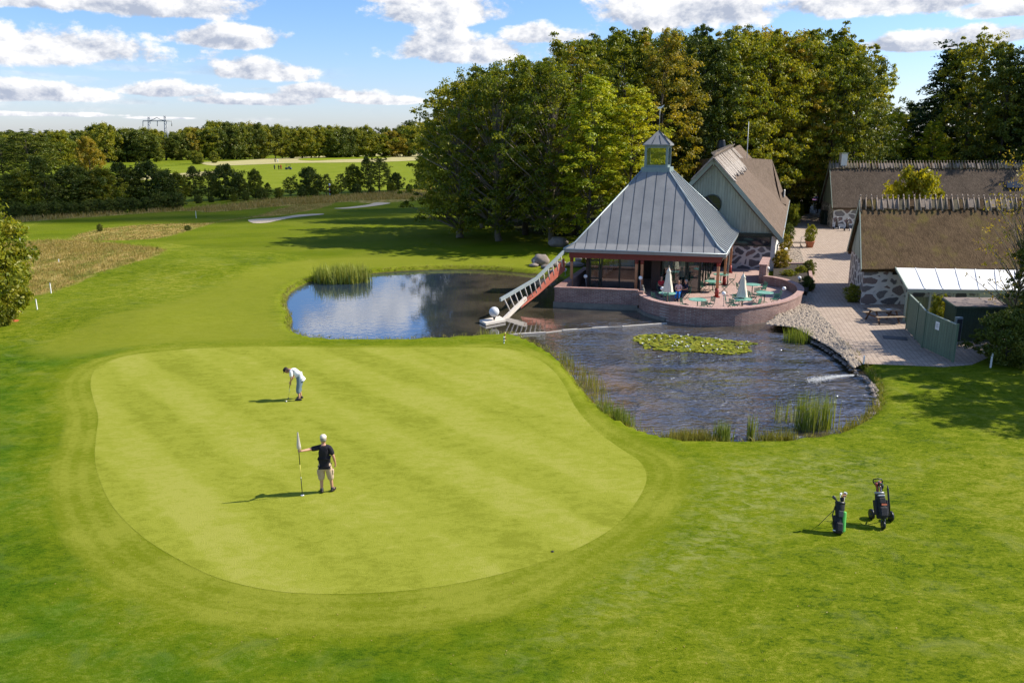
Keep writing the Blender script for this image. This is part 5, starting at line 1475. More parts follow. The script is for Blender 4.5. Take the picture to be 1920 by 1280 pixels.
# roof
mb = MB()
def zt2(t, z): return z + RB*t/CL_
eR0, eR1 = CP(CW/2+ov, -gov, ze-rise*ov+.2), CP(CW/2+ov, CL_+.4, zt2(CL_, ze-rise*ov+.2))
eL0, eL1 = CP(-CW/2-ov, -gov, ze-rise*ov+.2), CP(-CW/2-ov, CL_+.4, zt2(CL_, ze-rise*ov+.2))
k0, k1 = CP(0, -gov, zr), CP(0, CL_*.80, zt2(CL_*.8, zr)+.3)
slope(mb, eR0, eR1, k1, k0, 40, 14, .34, amp=.06)
slope(mb, eL1, eL0, k0, k1, 40, 14, .34, amp=.06)
mb.slab([eR1, eL1, k1], .34)
crf = mb.build('roof', m_thatch3, club)
def onroof(side, t, h):
    """point on the roof slope: t metres along, h 0 eave .. 1 ridge"""
    a = (eR0 if side > 0 else eL0).lerp(eR1 if side > 0 else eL1, t/CL_); b = k0.lerp(k1, t/CL_)
    return a.lerp(b, h)
for side in (1, -1):
    R0 = onroof(side, 16.5, .90); D = onroof(side, 25, .36)+up*2.9; E1 = onroof(side, 22.5, .13); E2 = onroof(side, 33, .12); F_ = onroof(side, 24.5, .06)+cu*side*.25
    mb = MB()
    def curved(a, b, c, nn=8, sag=.35):
        rows = []
        for j in range(nn+1):
            row_ = []
            for i in range(nn+1):
                p = a.lerp(b.lerp(c, j/nn), i/nn); s_ = math.sin(math.pi*j/nn)*(i/nn)*1.6
                row_.append(p + up*(sag*-s_*.8))
            rows.append(row_)
        vs = [p for r_ in rows for p in r_]; W_ = nn+1
        mb.add(vs, [(j*W_+i, j*W_+i+1, (j+1)*W_+i+1, (j+1)*W_+i) for j in range(nn) for i in range(nn)], True)
    if side > 0: curved(R0, D, E1); curved(R0, E2, D)
    else: curved(R0, E1, D); curved(R0, D, E2)
    mb.add([D, E2, F_, E1], [(0, 1, 2, 3)])
    dmr = mb.build('dormer', m_thatch3, crf)
    wp = F_.lerp(D, .25) + cu*side*.1
    mb = MB(); mb.slab([wp-cv*.9-up*.25, wp+cv*.9-up*.25, wp+cv*.9+up*.45, wp-cv*.9+up*.45], .1); mb.build('dormer_window', m_render, dmr)
# pale planks laid along the ridge, in two runs
rd = random.Random(3)
for k in range(46):
    t = -gov + k*.50
    if 17.2 < t < 19.4: continue
    if t > 22: break
    for side in (1, -1):
        h1 = rd.uniform(.70, .78) if t < 17 else rd.uniform(.74, .8)
        a, b = onroof(side, t, 1.0), onroof(side, t, h1)
        nr = (eR1-eR0).cross(k0-eR0).normalized() if side > 0 else (k0-eL0).cross(eL1-eL0).normalized()
        if nr.z < 0: nr = -nr
        p = MB(); p.bar(a+nr*.08, b+nr*.12, rd.uniform(.34, .47), rd.uniform(.06, .16), nr); p.build('ridge_plank', m_ridgepale, crf)
for k in range(24):
    t = -gov+.2 + k*.95
    p = MB(); a = k0.lerp(k1, t/CL_)
    for side in (1, -1):
        b = onroof(side, t, .84); d = (b-a).normalized(); p.tube([a-d*.35+up*.2, b+up*.2], .045, 5)
    p.build('ridge_peg', m_ridgewood, crf)
mb = MB()
for side in (1, -1):
    a = (eR0 if side > 0 else eL0)-cv*.05-up*.13; b = k0-cv*.05-up*.15
    mb.bar(a, b, .06, .32, up)
    mb.bar(a-cu*side*.0-cv*-.35-up*.1, b-cv*-.35-up*.3, .06, .2, up)
mb.build('verge_board', m_trimgreen, club)
mb = MB(); a = eR0+up*.02; b = k0+up*.02; mb.bar(a+cv*.02, b+cv*.02, .10, .05, up); mb.build('verge_edge', m_ridgepale, club)
mb = MB(); mb.tube([CP(0, -.55, zr-.6), CP(0, -.55, zr-.1)], .05, 6); mb.build('gable_finial', m_trimgreen, club)
c = k0.lerp(k1, .56)-cu*.9; mb = MB(); mb.lathe([(.42, 0), (.42, .9), (.50, 1.0), (.50, 1.1), (.34, 1.75), (.34, 1.8)], 14, (c.x, c.y, c.z-.9)); mb.build('chimney', m_black, club)
mb = MB(); mb.tube([eR0+cv*.6+up*-.05, eR0+cv*.6-cu*.4-up*.5, Vector((eR0.x, eR0.y, 0))+cv*.6-cu*.4], .05, 6); mb.tube([eR0+up*.02-cu*.05, eR1+up*.02-cu*.05], .06, 6); mb.build('gutter', m_grey, club)
an = thing('aerial', 'thin white aerial mast behind the clubhouse ridge', 'mast', WD(1402, 275, k1.y-5))
mb = MB(); p = WD(1402, 280, k1.y-5); mb.tube([p-up*2, WD(1404, 228, k1.y-5)], [.05, .03], 5); mb.build('mast', m_white, an)

# white lean-to roof against the near barn
t1 = WD(1679, 502, nf.y-.35); t2 = WD(1925, 505, nf.y-.0); b1 = W(1701, 541, 2.02); b2 = W(1925, 544, 2.02)
lean = thing('lean_to', 'lean-to shelter with white corrugated roof against the front of the near barn', 'shelter', (b1.x, b1.y, 0))
mb = MB(); mb.slab([b1, b2, t2, t1], .06); lr = mb.build('roof', m_whiteroof, lean)
mb = MB()
for k in range(1, 7):
    f = k/6.6; mb.bar(b1.lerp(b2, f)+up*.02, t1.lerp(t2, f)+up*.02, .05, .03)
mb.build('roof_seam', m_white, lr)
mb = MB(); mb.bar(b1-up*.02, t1-up*.02, .06, .14); mb.bar(b1-up*.15+Vector((.05, 0.02, 0)), b2-up*.15+Vector((0, .02, 0)), .06, .16); mb.build('fascia', m_trimgreen, lean)
for k in range(6):
    p = b1.lerp(b2, k/5)+Vector((.08, .1, 0)); mb = MB(); mb.bar(Vector((p.x, p.y, 0)), Vector((p.x, p.y, 1.78)), .1, .1, (1, 0, 0)); mb.build('post', m_trimgreen, lean)
mb = MB(); a, b = b1+Vector((.1, .16, 0)), b2+Vector((0, .16, 0)); mb.prism([(a.x, a.y), (b.x, b.y), (b.x, b.y+.06), (a.x, a.y+.06)], 0.0, 1.5); mb.build('board_wall', m_leanboard, lean)

# green board fence with gate leaf and notice
fp_ = [W(1699, 617), W(1716, 636), W(1729, 652), W(1786, 679)]; fh = [1.98, 1.95, 1.9, 1.85]
for i in range(3):
    a, b = fp_[i], fp_[i+1]; d = (b-a).normalized()
    lab = ['upright green board fence panel nearest the barn', 'narrow green board fence panel in the middle of the fence', 'green board gate leaf with white notice at the near end of the fence'][i]
    f = thing('gate' if i == 2 else 'fence_panel', lab, 'gate' if i == 2 else 'fence', (a+b)/2, group='green board fence beside the picnic table')
    mb = MB(); n_ = Vector((-d.y, d.x, 0))*.025
    q = [a+d*.06, b-d*.06]
    mb.add([q[0]-n_+up*.06, q[1]-n_+up*.06, q[1]-n_+up*fh[i+1], q[0]-n_+up*fh[i], q[0]+n_+up*.06, q[1]+n_+up*.06, q[1]+n_+up*fh[i+1], q[0]+n_+up*fh[i]],
           [(0, 1, 2, 3), (7, 6, 5, 4), (3, 2, 6, 7), (0, 4, 5, 1), (1, 5, 6, 2), (0, 3, 7, 4)]); mb.build('board_panel', m_fence, f)
    for p, h in ((a, fh[i]),) + (((b, fh[i+1]),) if i == 2 else ()):
        mb = MB(); mb.bar(p, p+up*(h+.08), .10, .10, d); mb.build('post', m_fence, f)
    mb = MB(); mb.bar(a+d*.05+up*(fh[i]+.02), b-d*.05+up*(fh[i+1]+.02), .07, .04); mb.build('top_rail', m_trimgreen, f)
    if i == 2:
        sg_ = a.lerp(b, .42)+up*1.45+Vector((-d.y, d.x, 0))*-.04; mb = MB(); mb.bar(sg_-d*.17, sg_+d*.17, .012, .40); s_ = mb.build('notice', m_white, f)
        mb = MB()
        for q_ in range(4): mb.bar(sg_-d*.11+up*(.1-q_*.06)-Vector((-d.y, d.x, 0))*.012, sg_+d*(.11-.03*(q_ % 2))+up*(.1-q_*.06)-Vector((-d.y, d.x, 0))*.012, .004, .014)
        mb.build('notice_print', m_darkgrey, s_)
# felt roofed shed
s1 = W(1793, 574, 1.95); s2 = W(1895, 575, 1.95); s3 = W(1862, 557, 2.1); s4 = W(1768, 557, 2.1)
sh = thing('shed', 'small dark green shed with flat pinkish felt roof inside the fenced yard', 'shed', (s1.x, s1.y, 0))
s3 = s2+(s4-s1); s3.z = 2.1
mb = MB(); mb.slab([s1, s2, s3, s4], .08); mb.build('roof', m_felt, sh)
iv = (s4-s1).normalized(); iv.z = 0; q = [s1+iv*.15+Vector((.12, 0, 0)), s2+iv*.15-Vector((.12, 0, 0)), s3-iv*.15-Vector((.12, 0, 0)), s4-iv*.15+Vector((.12, 0, 0))]
mb = MB(); mb.prism([(p.x, p.y) for p in q], 0, 1.86); mb.build('wall', m_shedboard, sh)
mb = MB(); mb.bar(s1-Vector((0, .03, .07)), s2-Vector((0, .03, .07)), .05, .14); mb.bar(s1-Vector((.03, 0, .07)), s4-Vector((.03, 0, .1)), .05, .14); mb.build('fascia', m_shedboard, sh)
mc = WD(1797, 605, s1.y-.6); mt = thing('meter_cabinet', 'narrow grey metal cabinet standing against the shed front', 'cabinet', (mc.x, mc.y, 0))
mb = MB(); mb.box((mc.x, mc.y, .75), (.34, .22, 1.5)); bd = mb.build('cabinet_body', m_grey, mt, bevel=.02)
mb = MB(); mb.box((mc.x, mc.y-.116, .8), (.27, .012, 1.2)); mb.build('door', m_darkgrey, bd)

# planter between round wall and paving
pl = [W(1447, 503), W(1516, 502), W(1522, 545), W(1512, 556)]
pt_ = thing('planter', 'raised brick edged flower bed outside the curved terrace wall', 'planter', (pl[1].x, pl[1].y, 0))
mb = MB()
for a, b in ((pl[0], pl[1]), (pl[1], pl[2])): mb.bar(a+up*.22, b+up*.22, .24, .44)
mb.build('brick_edge', m_coping, pt_)
mb = MB(); mb.prism([(p.x, p.y) for p in (pl[0]+Vector((.1, -.1, 0)), pl[1]-Vector((.2, .15, 0)), pl[2]-Vector((.2, 0, 0)), pl[3], rim[-3]+Vector((.3, .2, 0)))], 0, .33); mb.build('soil', m_soil, pt_)
def shrub(kind, label, px, py, top_y, wx, cat='shrub', name='garden_shrub', group=None):
    return ptree(kind, label, px, py, top_y, wx, cat=cat, name=name, group=group)
shrub('round1', 'reddish brown leafed shrub in the flower bed by the clubhouse corner', 1462, 508, 468, .85)
shrub('bushg', 'bright green low plant in the flower bed', 1478, 524, 506, 1.5)
shrub('bushg', 'green perennial clump at the middle of the flower bed', 1500, 518, 498, 1.0)
shrub('bush1', 'dark shrub with reddish tips at the paving corner of the flower bed', 1516, 516, 488, .8)
shrub('bush0', 'dark ground plant between curved wall and paving', 1514, 545, 518, .9)
shrub('bush1', 'dark green columnar plant on the clubhouse side wall', 1478, 452, 420, .6, name='climbing_plant')
shrub('bushg', 'green climbing plant further back on the clubhouse side wall', 1486, 425, 384, .6, name='climbing_plant')
shrub('round1', 'yellowish climbing plant at the near end of the clubhouse side wall', 1470, 474, 438, .7, name='climbing_plant')
shrub('bushg', 'yellow green bushy plant behind the dark columnar plant', 1494, 412, 380, .8, name='climbing_plant')
# ------------------------------------------------------------------ pond sculpture: ladder from the roof corner, giant golf ball
def D(px, py, d): return WD(px, py, d)
yb = W(945, 598, WZ).y
ld = thing('ladder_sculpture', 'large ladder like sculpture running from the pavilion roof corner down into the pond', 'sculpture', (D(945, 598, yb).x, yb, WZ))
yA = A_.y
g0, g1, g2 = D(938, 562, yb+.3), D(1005, 523, yb+.57*(yA-yb)), D(1057, 472, yA-.05)
w0, w1 = D(945, 599, yb), D(986, 559, yb+.34*(yA-yb))
rb0, rb1, rb2 = D(979, 572, yb+.30*(yA-yb)), D(1012, 538, yb+.6*(yA-yb)), D(1062, 487, yA+.1)
mb = MB(); mb.bar(g0, g1, .12, .22); mb.bar(g1, g2, .12, .22); mb.build('upper_rail', m_grey, ld)
mb = MB(); mb.bar(w0+(w0-w1).normalized()*.3, w1, .16, .26); lr2 = mb.build('lower_rail', m_ladderwhite, ld)
mb = MB()
for k in range(7): mb.sphere(w0.lerp(w1, .1+k*.13)+Vector((0, -.09, 0)), .035, 8, 5)
mb.build('bolt', m_darkgrey, lr2)
lo = [D(976, 578, rb0.y), D(1010, 551, rb1.y), D(1060, 506, rb2.y)]; hi = [D(984, 562, rb0.y), D(1008, 541, rb1.y), D(1058, 483, rb2.y)]
mb = MB(); th = Vector((0, .09, 0)); vs = []
for a, b in zip(lo, hi): vs += [a-th, b-th, b+th, a+th]
fs = [(0, 1, 2, 3), (8, 11, 10, 9)]
for i in range(2):
    for k in range(4): fs.append((i*4+k, (i+1)*4+k, (i+1)*4+(k+1) % 4, i*4+(k+1) % 4))
mb.add(vs, fs); mb.build('red_beam', m_redladder, ld)
def along(P, f):
    L = [(P[i+1]-P[i]).length for i in range(len(P)-1)]; s = f*sum(L)
    for i, l in enumerate(L):
        if s <= l or i == len(L)-1: return P[i].lerp(P[i+1], s/l)
        s -= l
for k in range(13):
    f = .05+k*.075
    a = along([g0, g1, g2], f); b = along([w0, (lo[1]+hi[1])/2, (lo[2]+hi[2])/2], f+.07*(1-f))
    mb = MB(); mb.tube([a, b-Vector((0, .1, 0))], .038, 7); mb.build('rung', m_ladderwhite, ld)
pf = [W(899, 600, -.18), W(911, 606, -.18), W(948, 599, -.18), W(937, 592, -.18)]
pt2 = thing('platform', 'small floating plank platform carrying the giant golf ball', 'platform', (pf[0]+pf[2])/2)
mb = MB(); mb.slab(pf, .14); mb.build('deck', m_ladderwhite, pt2)
bc = D(926.5, 584.5, (pf[0].y+pf[2].y)/2)
gb_ = thing('giant_golf_ball', 'oversized white golf ball on a dark tee above the pond platform', 'sculpture', (bc.x, bc.y, -.18))
mb = MB(); mb.sphere(bc, .31, 28, 20); ball_o = mb.build('ball', m_ball, gb_)
_n = ball_o.data.materials[0]
mb = MB(); mb.lathe([(.05, -.17), (.05, bc.z-.42), (.13, bc.z-.28)], 10, (bc.x, bc.y, 0)); mb.build('tee', m_black, gb_)
# boom of planks across the pond
bp = [(957, 628), (1023, 624), (1055, 620), (1083, 618), (1110, 616), (1140, 614), (1167, 613), (1250, 607)]
bo = thing('floating_boom', 'thin floating boom of pale planks dividing the two pond basins', 'boom', W(1100, 617, WZ))
for i in range(7):
    a, b = W(*bp[i], WZ), W(*bp[i+1], WZ); wd = .11 if i % 2 == 0 else .05
    mb = MB(); mb.bar(a+Vector((0, 0, .02 if i % 2 == 0 else .0)), b+Vector((0, 0, .02 if i % 2 == 0 else 0)), wd, .09); mb.build('plank', m_ladderwhite, bo)
# water spray from the right bank
rs = random.Random(8)
mb = MB(); a = W(1604, 703, -.1); b = W(1520, 717, WZ)
for k in range(1500):
    f = rs.random()**.8; p = a.lerp(b, f); p.z = -.12+.16*f*(1-f)*1.6 - .20*f + abs(rs.gauss(0, .02+.03*f)); p.x += rs.gauss(0, .15); p.y += rs.gauss(0, .02+.16*f)
    p.z = max(p.z, WZ+.01)
    s = rs.uniform(.005, .012); mb.add([p+Vector((s*2.2, 0, 0)), p+Vector((0, 0, s)), p-Vector((s*2.2, 0, 0)), p-Vector((0, 0, s)), p+Vector((0, s, 0)), p-Vector((0, s, 0))], [(0, 1, 4), (1, 2, 4), (2, 3, 4), (3, 0, 4), (1, 0, 5), (2, 1, 5), (3, 2, 5), (0, 3, 5)])
tag(mb.build('water_spray', m_white), 'white spray of water jetting from the right bank across the pond', 'water spray', kind='stuff')
nz = thing('hose_nozzle', 'short dark pipe on the right bank feeding the water spray', 'pipe', W(1608, 702, -.05)); mb = MB(); p = W(1612, 702, -.1); mb.tube([p, W(1603, 703.5, -.08)], .035, 7); mb.build('pipe', m_black, nz)

# boulders beside the pond
def boulder(label, px, py, w, h, seed):
    c = W(px, py); r = random.Random(seed); mb = MB(); n, m_ = 18, 11; vs = []
    for j in range(m_+1):
        for i in range(n):
            th_, ph_ = 2*math.pi*i/n, math.pi*j/m_
            d = Vector((math.sin(ph_)*math.cos(th_), math.sin(ph_)*math.sin(th_), math.cos(ph_)))
            k = 1+.22*mnoise.noise(d*1.6+Vector((seed, 0, 0)))+.10*mnoise.noise(d*4+Vector((0, seed, 0)))
            vs.append((c.x+d.x*w/2*k, c.y+d.y*w/2*.8*k, h*.42+d.z*h*.58*k))
    fs = [(j*n+i, (j+1)*n+i, (j+1)*n+(i+1) % n, j*n+(i+1) % n) for j in range(m_) for i in range(n)]
    mb.add(vs, fs, True); o = mb.build('boulder', m_stonegrey, None)
    return tag(o, label, 'boulder')
boulder('large rough boulder on the lawn at the foot of the wood', 1047, 462, 2.0, 1.0, 2)
boulder('rounded pinkish boulder at the far pond shore beside the ladder top', 1014, 497, 1.5, .95, 5)
for i, (px, py, w_, h_) in enumerate([(1001, 500, .8, .3), (1026, 503, 1.1, .35), (1040, 500, .9, .4), (1052, 496, .9, .35), (1034, 512, .7, .3), (1078, 500, 1.6, .45), (1090, 492, 1.2, .5), (1104, 497, 1.3, .5)]):
    boulder(f'{ORD[i]} flat stone from the left on the far shore under the ladder', px, py, w_, h_, 11+i)
shrub('bushy', 'yellow flowering plant among the stones behind the pavilion corner', 1095, 498, 484, .9)

# white stakes, red white posts
def stake(label, px, py, h, m=m_white, grp='white boundary stakes'):
    c = W(px, py); t = thing('boundary_stake', label, 'stake', c, group=grp)
    mb = MB(); mb.bar(c+up*.0, c+up*(h*.88), .07, .05, (1, 0, 0)); mb.build('post', m, t)
    mb = MB(); mb.box(c+up*(h*.94), (.07, .05, h*.119), taper=.4); mb.build('post_tip', m, t)
stake('white stake in front of the junipers at the right', 1857, 689, .72)
stake('white stake nearest the orange rag on the left', 70, 582, .75)
stake('white stake at the foot of the dark rounded left bush', 96, 550, .75)
stake('white stake inside the brown meadow', 112, 503, .8)
stake('white stake behind the left bush on the far lawn', 38, 455, .9)
stake('thin pale stake on the paving edge beside the pond', 1619, 682, .42)
stake('tiny pale stake on the rough strip in front of the long bunker', 368, 409, 1.0)
stake('small pale stake by the far pond shore boulder', 1001, 500, .6)
def ringpost(label, px, py, h, c1, c2, w=.05):
    c = W(px, py); t = thing('marker_post', label, 'post', c)
    for k in range(5):
        mb = MB(); mb.tube([c+up*(h*k/5), c+up*(h*(k+1)/5)], w, 8); mb.build('post_band', c1 if k % 2 else c2, t)
ringpost('red and white banded distance post on the far lawn', 619, 367, 2.3, m_redpost, m_white, .16)
ringpost('small red tipped marker post at the pond corner by the boom', 947, 640, .5, m_redpost, m_yellowp, .035)
ringpost('small dark green marker post at the pond corner by the boom', 945, 644, .38, m_chair, m_white, .03)
c = W(27, 607); mb = MB(); mb.add([(c.x+x, c.y+y, .05+z) for x, y, z in ((-.22, -.1, 0), (.2, -.16, .02), (.26, .12, .16), (-.16, .16, .2), (0, 0, .12))], [(0, 1, 4), (1, 2, 4), (2, 3, 4), (3, 0, 4)])
tag(mb.build('crumpled_rag', m_bagred), 'crumpled orange white rag on the grass below the left bush', 'rag')
sp_ = thing('sprinkler_head', 'dark round sprinkler cap at the near right edge of the green fringe', 'sprinkler', W(1036, 1034)); mb = MB(); c = W(1036, 1034); mb.lathe([(.04, .004), (.04, .02), (.02, .025)], 14, c); mb.build('cap', m_black, sp_)

# ------------------------------------------------------------------ terrace furniture
gl_grp = 'opal globe lamps round the terrace'
def lamp(label, bx, by, px, py, z0=FZ, lean=True):
    b = W(bx, by, z0); top_ = WD(px, py, b.y + (0.0)); t = thing('globe_lamp', label, 'lamp', b, group=gl_grp)
    mb = MB(); mb.tube([b, b.lerp(top_, .5), top_-up*.13], .02, 6); mb.lathe([(.07, 0), (.07, .02)], 10, b); mb.lathe([(.05, -.16), (.06, -.10)], 8, top_); mb.build('pole', m_steel, t)
    mb = MB(); mb.sphere(top_, .135, 16, 12); mb.build('globe', m_globe, t)
lamp('globe lamp in front of the leftmost round terrace table', 1247, 563, 1242, 541)
lamp('globe lamp standing nearest the pond, right of the red based column', 1357, 574, 1357, 550)
lamp('globe lamp inside the right end of the curved wall', 1464, 560, 1470, 541)
lamp('globe lamp outside the curved wall in the flower bed', 1497, 537, 1499, 521, 0)
lamp('globe lamp on the pink pier where the curved wall ends', 1440, 510, 1440, 503, ZR)
lamp('globe lamp rearmost, at the clubhouse corner beside the yellowish climber', 1474, 484, 1474, 467, 0)
lamp('globe lamp half hidden by the reddish shrub', 1470, 490, 1470, 477, 0)
lamp('globe lamp behind the straight brick parapet, far left', 1100, 545, 1098, 518, .1)
lamp('globe lamp touching the pair of slim columns', 1201, 556, 1201, 521, .1)
lamp('grey looking globe lamp on the stones under the ladder', 1060, 517, 1060, 506, 0)
# statue on the wall end
st = W(1205, 549, ZR); cat_ = thing('cat_figure', 'small pale sitting cat figure on the left end of the curved wall', 'figurine', st)
mb = MB(); mb.lathe([(.13, 0), (.15, .08), (.13, .22), (.09, .33), (.07, .37)], 12, st); mb.sphere(st+Vector((-.03, -.03, .44)), .085, 12, 8)
for s in (-1, 1): mb.lathe([(.03, .49), (.004, .56)], 6, (st.x-.03+s*.045, st.y-.03, st.z))
mb.build('figure', m_concrete, cat_)
mb = MB(); mb.tube([st+Vector((.1, .02, .03)), st+Vector((.22, -.02, .04)), st+Vector((.2, -.12, .04))], .025, 6); mb.build('tail', m_concrete, cat_)

def make_table():
    t = thing('round_table', 'x', 'table', (0, 0, 0), group='mint green round terrace tables')
    mb = MB(); mb.lathe([(.52, .715), (.56, .72), (.56, .742), (.545, .75)], 28); mb.build('table_top', m_table, t, local=True)
    mb = MB(); mb.tube([(0, 0, .06), (0, 0, .715)], .03, 8); mb.build('stem', m_chair, t, local=True)
    for k in range(4):
        a = k*math.pi/2+.4; mb = MB(); mb.tube([(0.03*math.cos(a), .03*math.sin(a), .16), (.18*math.cos(a), .18*math.sin(a), .09), (.34*math.cos(a), .34*math.sin(a), .0)], .017, 6); mb.build('leg', m_chair, t, local=True)
    return t
def make_chair():
    t = thing('garden_chair', 'x', 'chair', (0, 0, 0), group='green folding chairs on the terrace')
    mb = MB()
    for k in range(6): mb.box((0, -.17+k*.068, .445), (.40, .052, .018))
    mb.build('seat', m_chair, t, local=True)
    mb = MB()
    for k in range(4): mb.box((0, .225+.012*k, .60+.075*k), (.40, .018, .055))
    mb.build('backrest', m_chair, t, local=True)
    for s in (-1, 1):
        mb = MB(); mb.tube([(s*.2, -.22, 0), (s*.2, .20, .46), (s*.2, .27, .88)], .014, 6); mb.build('leg', m_chair, t, local=True)
        mb = MB(); mb.tube([(s*.18, .24, 0), (s*.18, -.18, .44)], .013, 6); mb.build('leg', m_chair, t, local=True)
    return t
tproto, cproto = make_table(), make_chair(); bpy.context.view_layer.update()
tkids, ckids = list(tproto.children), list(cproto.children)
used_t = used_c = False
tables = [(1251, 549, 'under the leftmost closed cream parasol'), (1308, 561, 'between the leftmost parasol and the red based column'), (1393, 560, 'under the right closed cream parasol'),
          (1434, 548, 'nearest the right end of the curved wall'), (1411, 533, 'behind the right parasol, furthest back on the open terrace'), (1337, 527, 'behind the front red based column'),
          (1284, 520, 'inside the glass room behind the seated guests'), (1352, 514, 'furthest back under the right roof edge'), (1236, 516, 'inside the glass room at its dark left end')]
chairs = {0: [(200, 'left of'), (80, 'behind')], 1: [(10, 'right of'), (185, 'left of'), (280, 'in front of')], 2: [(215, 'front left of'), (330, 'front right of'), (100, 'behind'), (165, 'left of')],
          3: [(5, 'right of'), (185, 'left of'), (100, 'behind'), (300, 'in front of')], 4: [(300, 'in front of'), (20, 'right of'), (180, 'left of')], 5: [(80, 'behind'), (200, 'left of'), (330, 'in front of')],
          6: [(60, 'behind'), (190, 'left of')], 7: [(200, 'left of'), (330, 'in front of')], 8: [(70, 'behind')]}
short = ['the left parasol table', 'the table right of the seated guests', 'the right parasol table', 'the table nearest the curved wall end', 'the rearmost open terrace table', 'the table behind the front column',
         'the table inside the glass room', 'the rearmost table under the roof', 'the table at the dark end of the glass room']
for i, (px, py, lab) in enumerate(tables):
    v = W(px, py, FZ+.75); loc = (v.x, v.y, FZ)
    if used_t:
        t = copy_tree(tproto, None, tkids)
    else: t = tproto; used_t = True
    t.location = loc; t.rotation_euler = (0, 0, random.uniform(0, 3)); t['label'] = 'mint green round table ' + lab
    for ang, rel in chairs[i]:
        a = R(ang); p = (v.x+.82*math.cos(a), v.y+.82*math.sin(a), FZ)
        if used_c: c = copy_tree(cproto, None, ckids)
        else: c = cproto; used_c = True
        c.location = p; c.rotation_euler = (0, 0, a-math.pi/2+random.uniform(-.25, .25)); c['label'] = f'green slatted folding chair {rel} {short[i]}'
def parasol(label, px, py, h=2.5):
    v = W(px, py, FZ+.75); b = Vector((v.x, v.y, FZ)); t = thing('closed_parasol', label, 'parasol', b, group='closed cream parasols')
    mb = MB(); mb.tube([b, b+up*(h+.08)], .024, 8); mb.lathe([(.24, .76), (.04, .80)], 12, b) if False else None; mb.sphere(b+up*(h+.1), .035, 8, 6); mb.build('pole', m_wood, t)
    mb = MB(); n = 24; prof = [(.30, .92), (.27, 1.05), (.22, 1.5), (.16, 2.0), (.12, 2.2), (.15, 2.26), (.10, 2.34), (.03, 2.5)]
    vs = []
    for r_, z_ in prof:
        for k in range(n):
            a = 2*math.pi*k/n; rr_ = r_*(1+.20*math.cos(8*a+z_*2)*(1 if z_ < 2.1 else .4)); vs.append((b.x+rr_*math.cos(a), b.y+rr_*math.sin(a), b.z+z_*h/2.5))
    mb.add(vs, [(j*n+k, j*n+(k+1) % n, (j+1)*n+(k+1) % n, (j+1)*n+k) for j in range(len(prof)-1) for k in range(n)], True); mb.build('canopy', m_parasol, t)
    mb = MB(); mb.lathe([(.21, 1.52*h/2.5), (.21, 1.58*h/2.5)], 16, b); mb.build('tie_strap', m_parasol, t)
parasol('closed cream parasol at the leftmost terrace table beside the seated guests', 1252, 551, 2.45)
parasol('closed cream parasol standing on the open right part of the terrace', 1391, 559, 2.3)
parasol('closed cream parasol seen partly behind the glass front', 1278, 522, 2.4)
# vase and crockery on the guests' table
v = W(1247, 549, FZ+.75)
for k, (dx_, dy_, lab) in enumerate([(-.2, -.1, 'white cup on the guests table, left one'), (.22, -.12, 'white cup on the guests table, right one'), (.05, .25, 'small white plate at the back of the guests table')]):
    mb = MB(); mb.lathe([(.03, 0), (.045, .03), (.05, .08)] if k < 2 else [(.05, 0), (.11, .02)], 12, (v.x+dx_, v.y+dy_, FZ+.751)); tag(mb.build('crockery', m_white), lab, 'crockery', 'crockery on the guests table')

# picnic table on the paving
pc = W(1655, 603); pic = thing('picnic_table', 'weathered wooden picnic table with attached benches in the barn shade', 'picnic table', pc, R(6))
mb = MB()
for k in range(5): mb.box((0, -.32+k*.16, .74), (1.7, .14, .04))
mb.build('table_top', m_wood, pic, local=True)
for s in (-1, 1):
    mb = MB()
    for k in range(2): mb.box((0, s*(.66+k*.15), .44), (1.7, .13, .04))
    mb.build('bench', m_wood, pic, local=True)
for s in (-1, 1):
    mb = MB(); mb.bar((s*.62, -.72, .0), (s*.62, -.22, .718), .045, .10, (1, 0, 0)); mb.bar((s*.67, .72, .0), (s*.67, .22, .718), .045, .10, (1, 0, 0)); mb.bar((s*.645, -.78, .37), (s*.645, .78, .37), .05, .10); mb.build('leg_frame', m_darkwood, pic, local=True)
v = pc + Vector((.25, -.05, .765)); mb = MB(); mb.box(v, (.3, .22, .012), R(12)); tag(mb.build('newspaper', m_white), 'folded white paper lying on the picnic table', 'paper')
pc2 = W(1678, 634); dm2 = thing('doormat', 'dark mat lying on the paving before the fence', 'mat', pc2); mb = MB(); mb.box(pc2+up*.025, (1.2, .7, .03), R(-20)); mb.build('mat', m_darkgrey, dm2)
g_ = W(1616, 574); dg = thing('drain_grate', 'small dark drain grate in the paving near the barn corner', 'grate', W(1629, 579)); mb = MB(); mb.box(W(1629, 579)+up*.018, (.7, .2, .012)); mb.build('grate', m_black, dg)

# iron bench and potted plant in the courtyard
bp_ = W(1500, 463); bn_ = thing('iron_bench', 'black cast iron bench frame beside the terracotta pot', 'bench', bp_)
mb = MB(); mb.bar(bp_+Vector((-.95, 0, .45)), bp_+Vector((.8, 0, .45)), .38, .05); mb.build('seat', m_black, bn_)
for s in (-.8, 0.05, .65):
    mb = MB(); mb.tube([bp_+Vector((s-.14, -.15, 0)), bp_+Vector((s, 0, .22)), bp_+Vector((s+.14, .15, 0.0))], .035, 6); mb.tube([bp_+Vector((s+.14, -.15, 0)), bp_+Vector((s, 0, .22)), bp_+Vector((s-.1, 0.1, .43))], .03, 6); mb.build('leg', m_black, bn_)
mb = MB(); mb.tube([bp_+Vector((.1, .16, .45)), bp_+Vector((.12, .22, .95)), bp_+Vector((.5, .22, 1.0)), bp_+Vector((.62, .2, .75)), bp_+Vector((.5, .16, .45))], .025, 6); mb.build('backrest', m_steel, bn_)
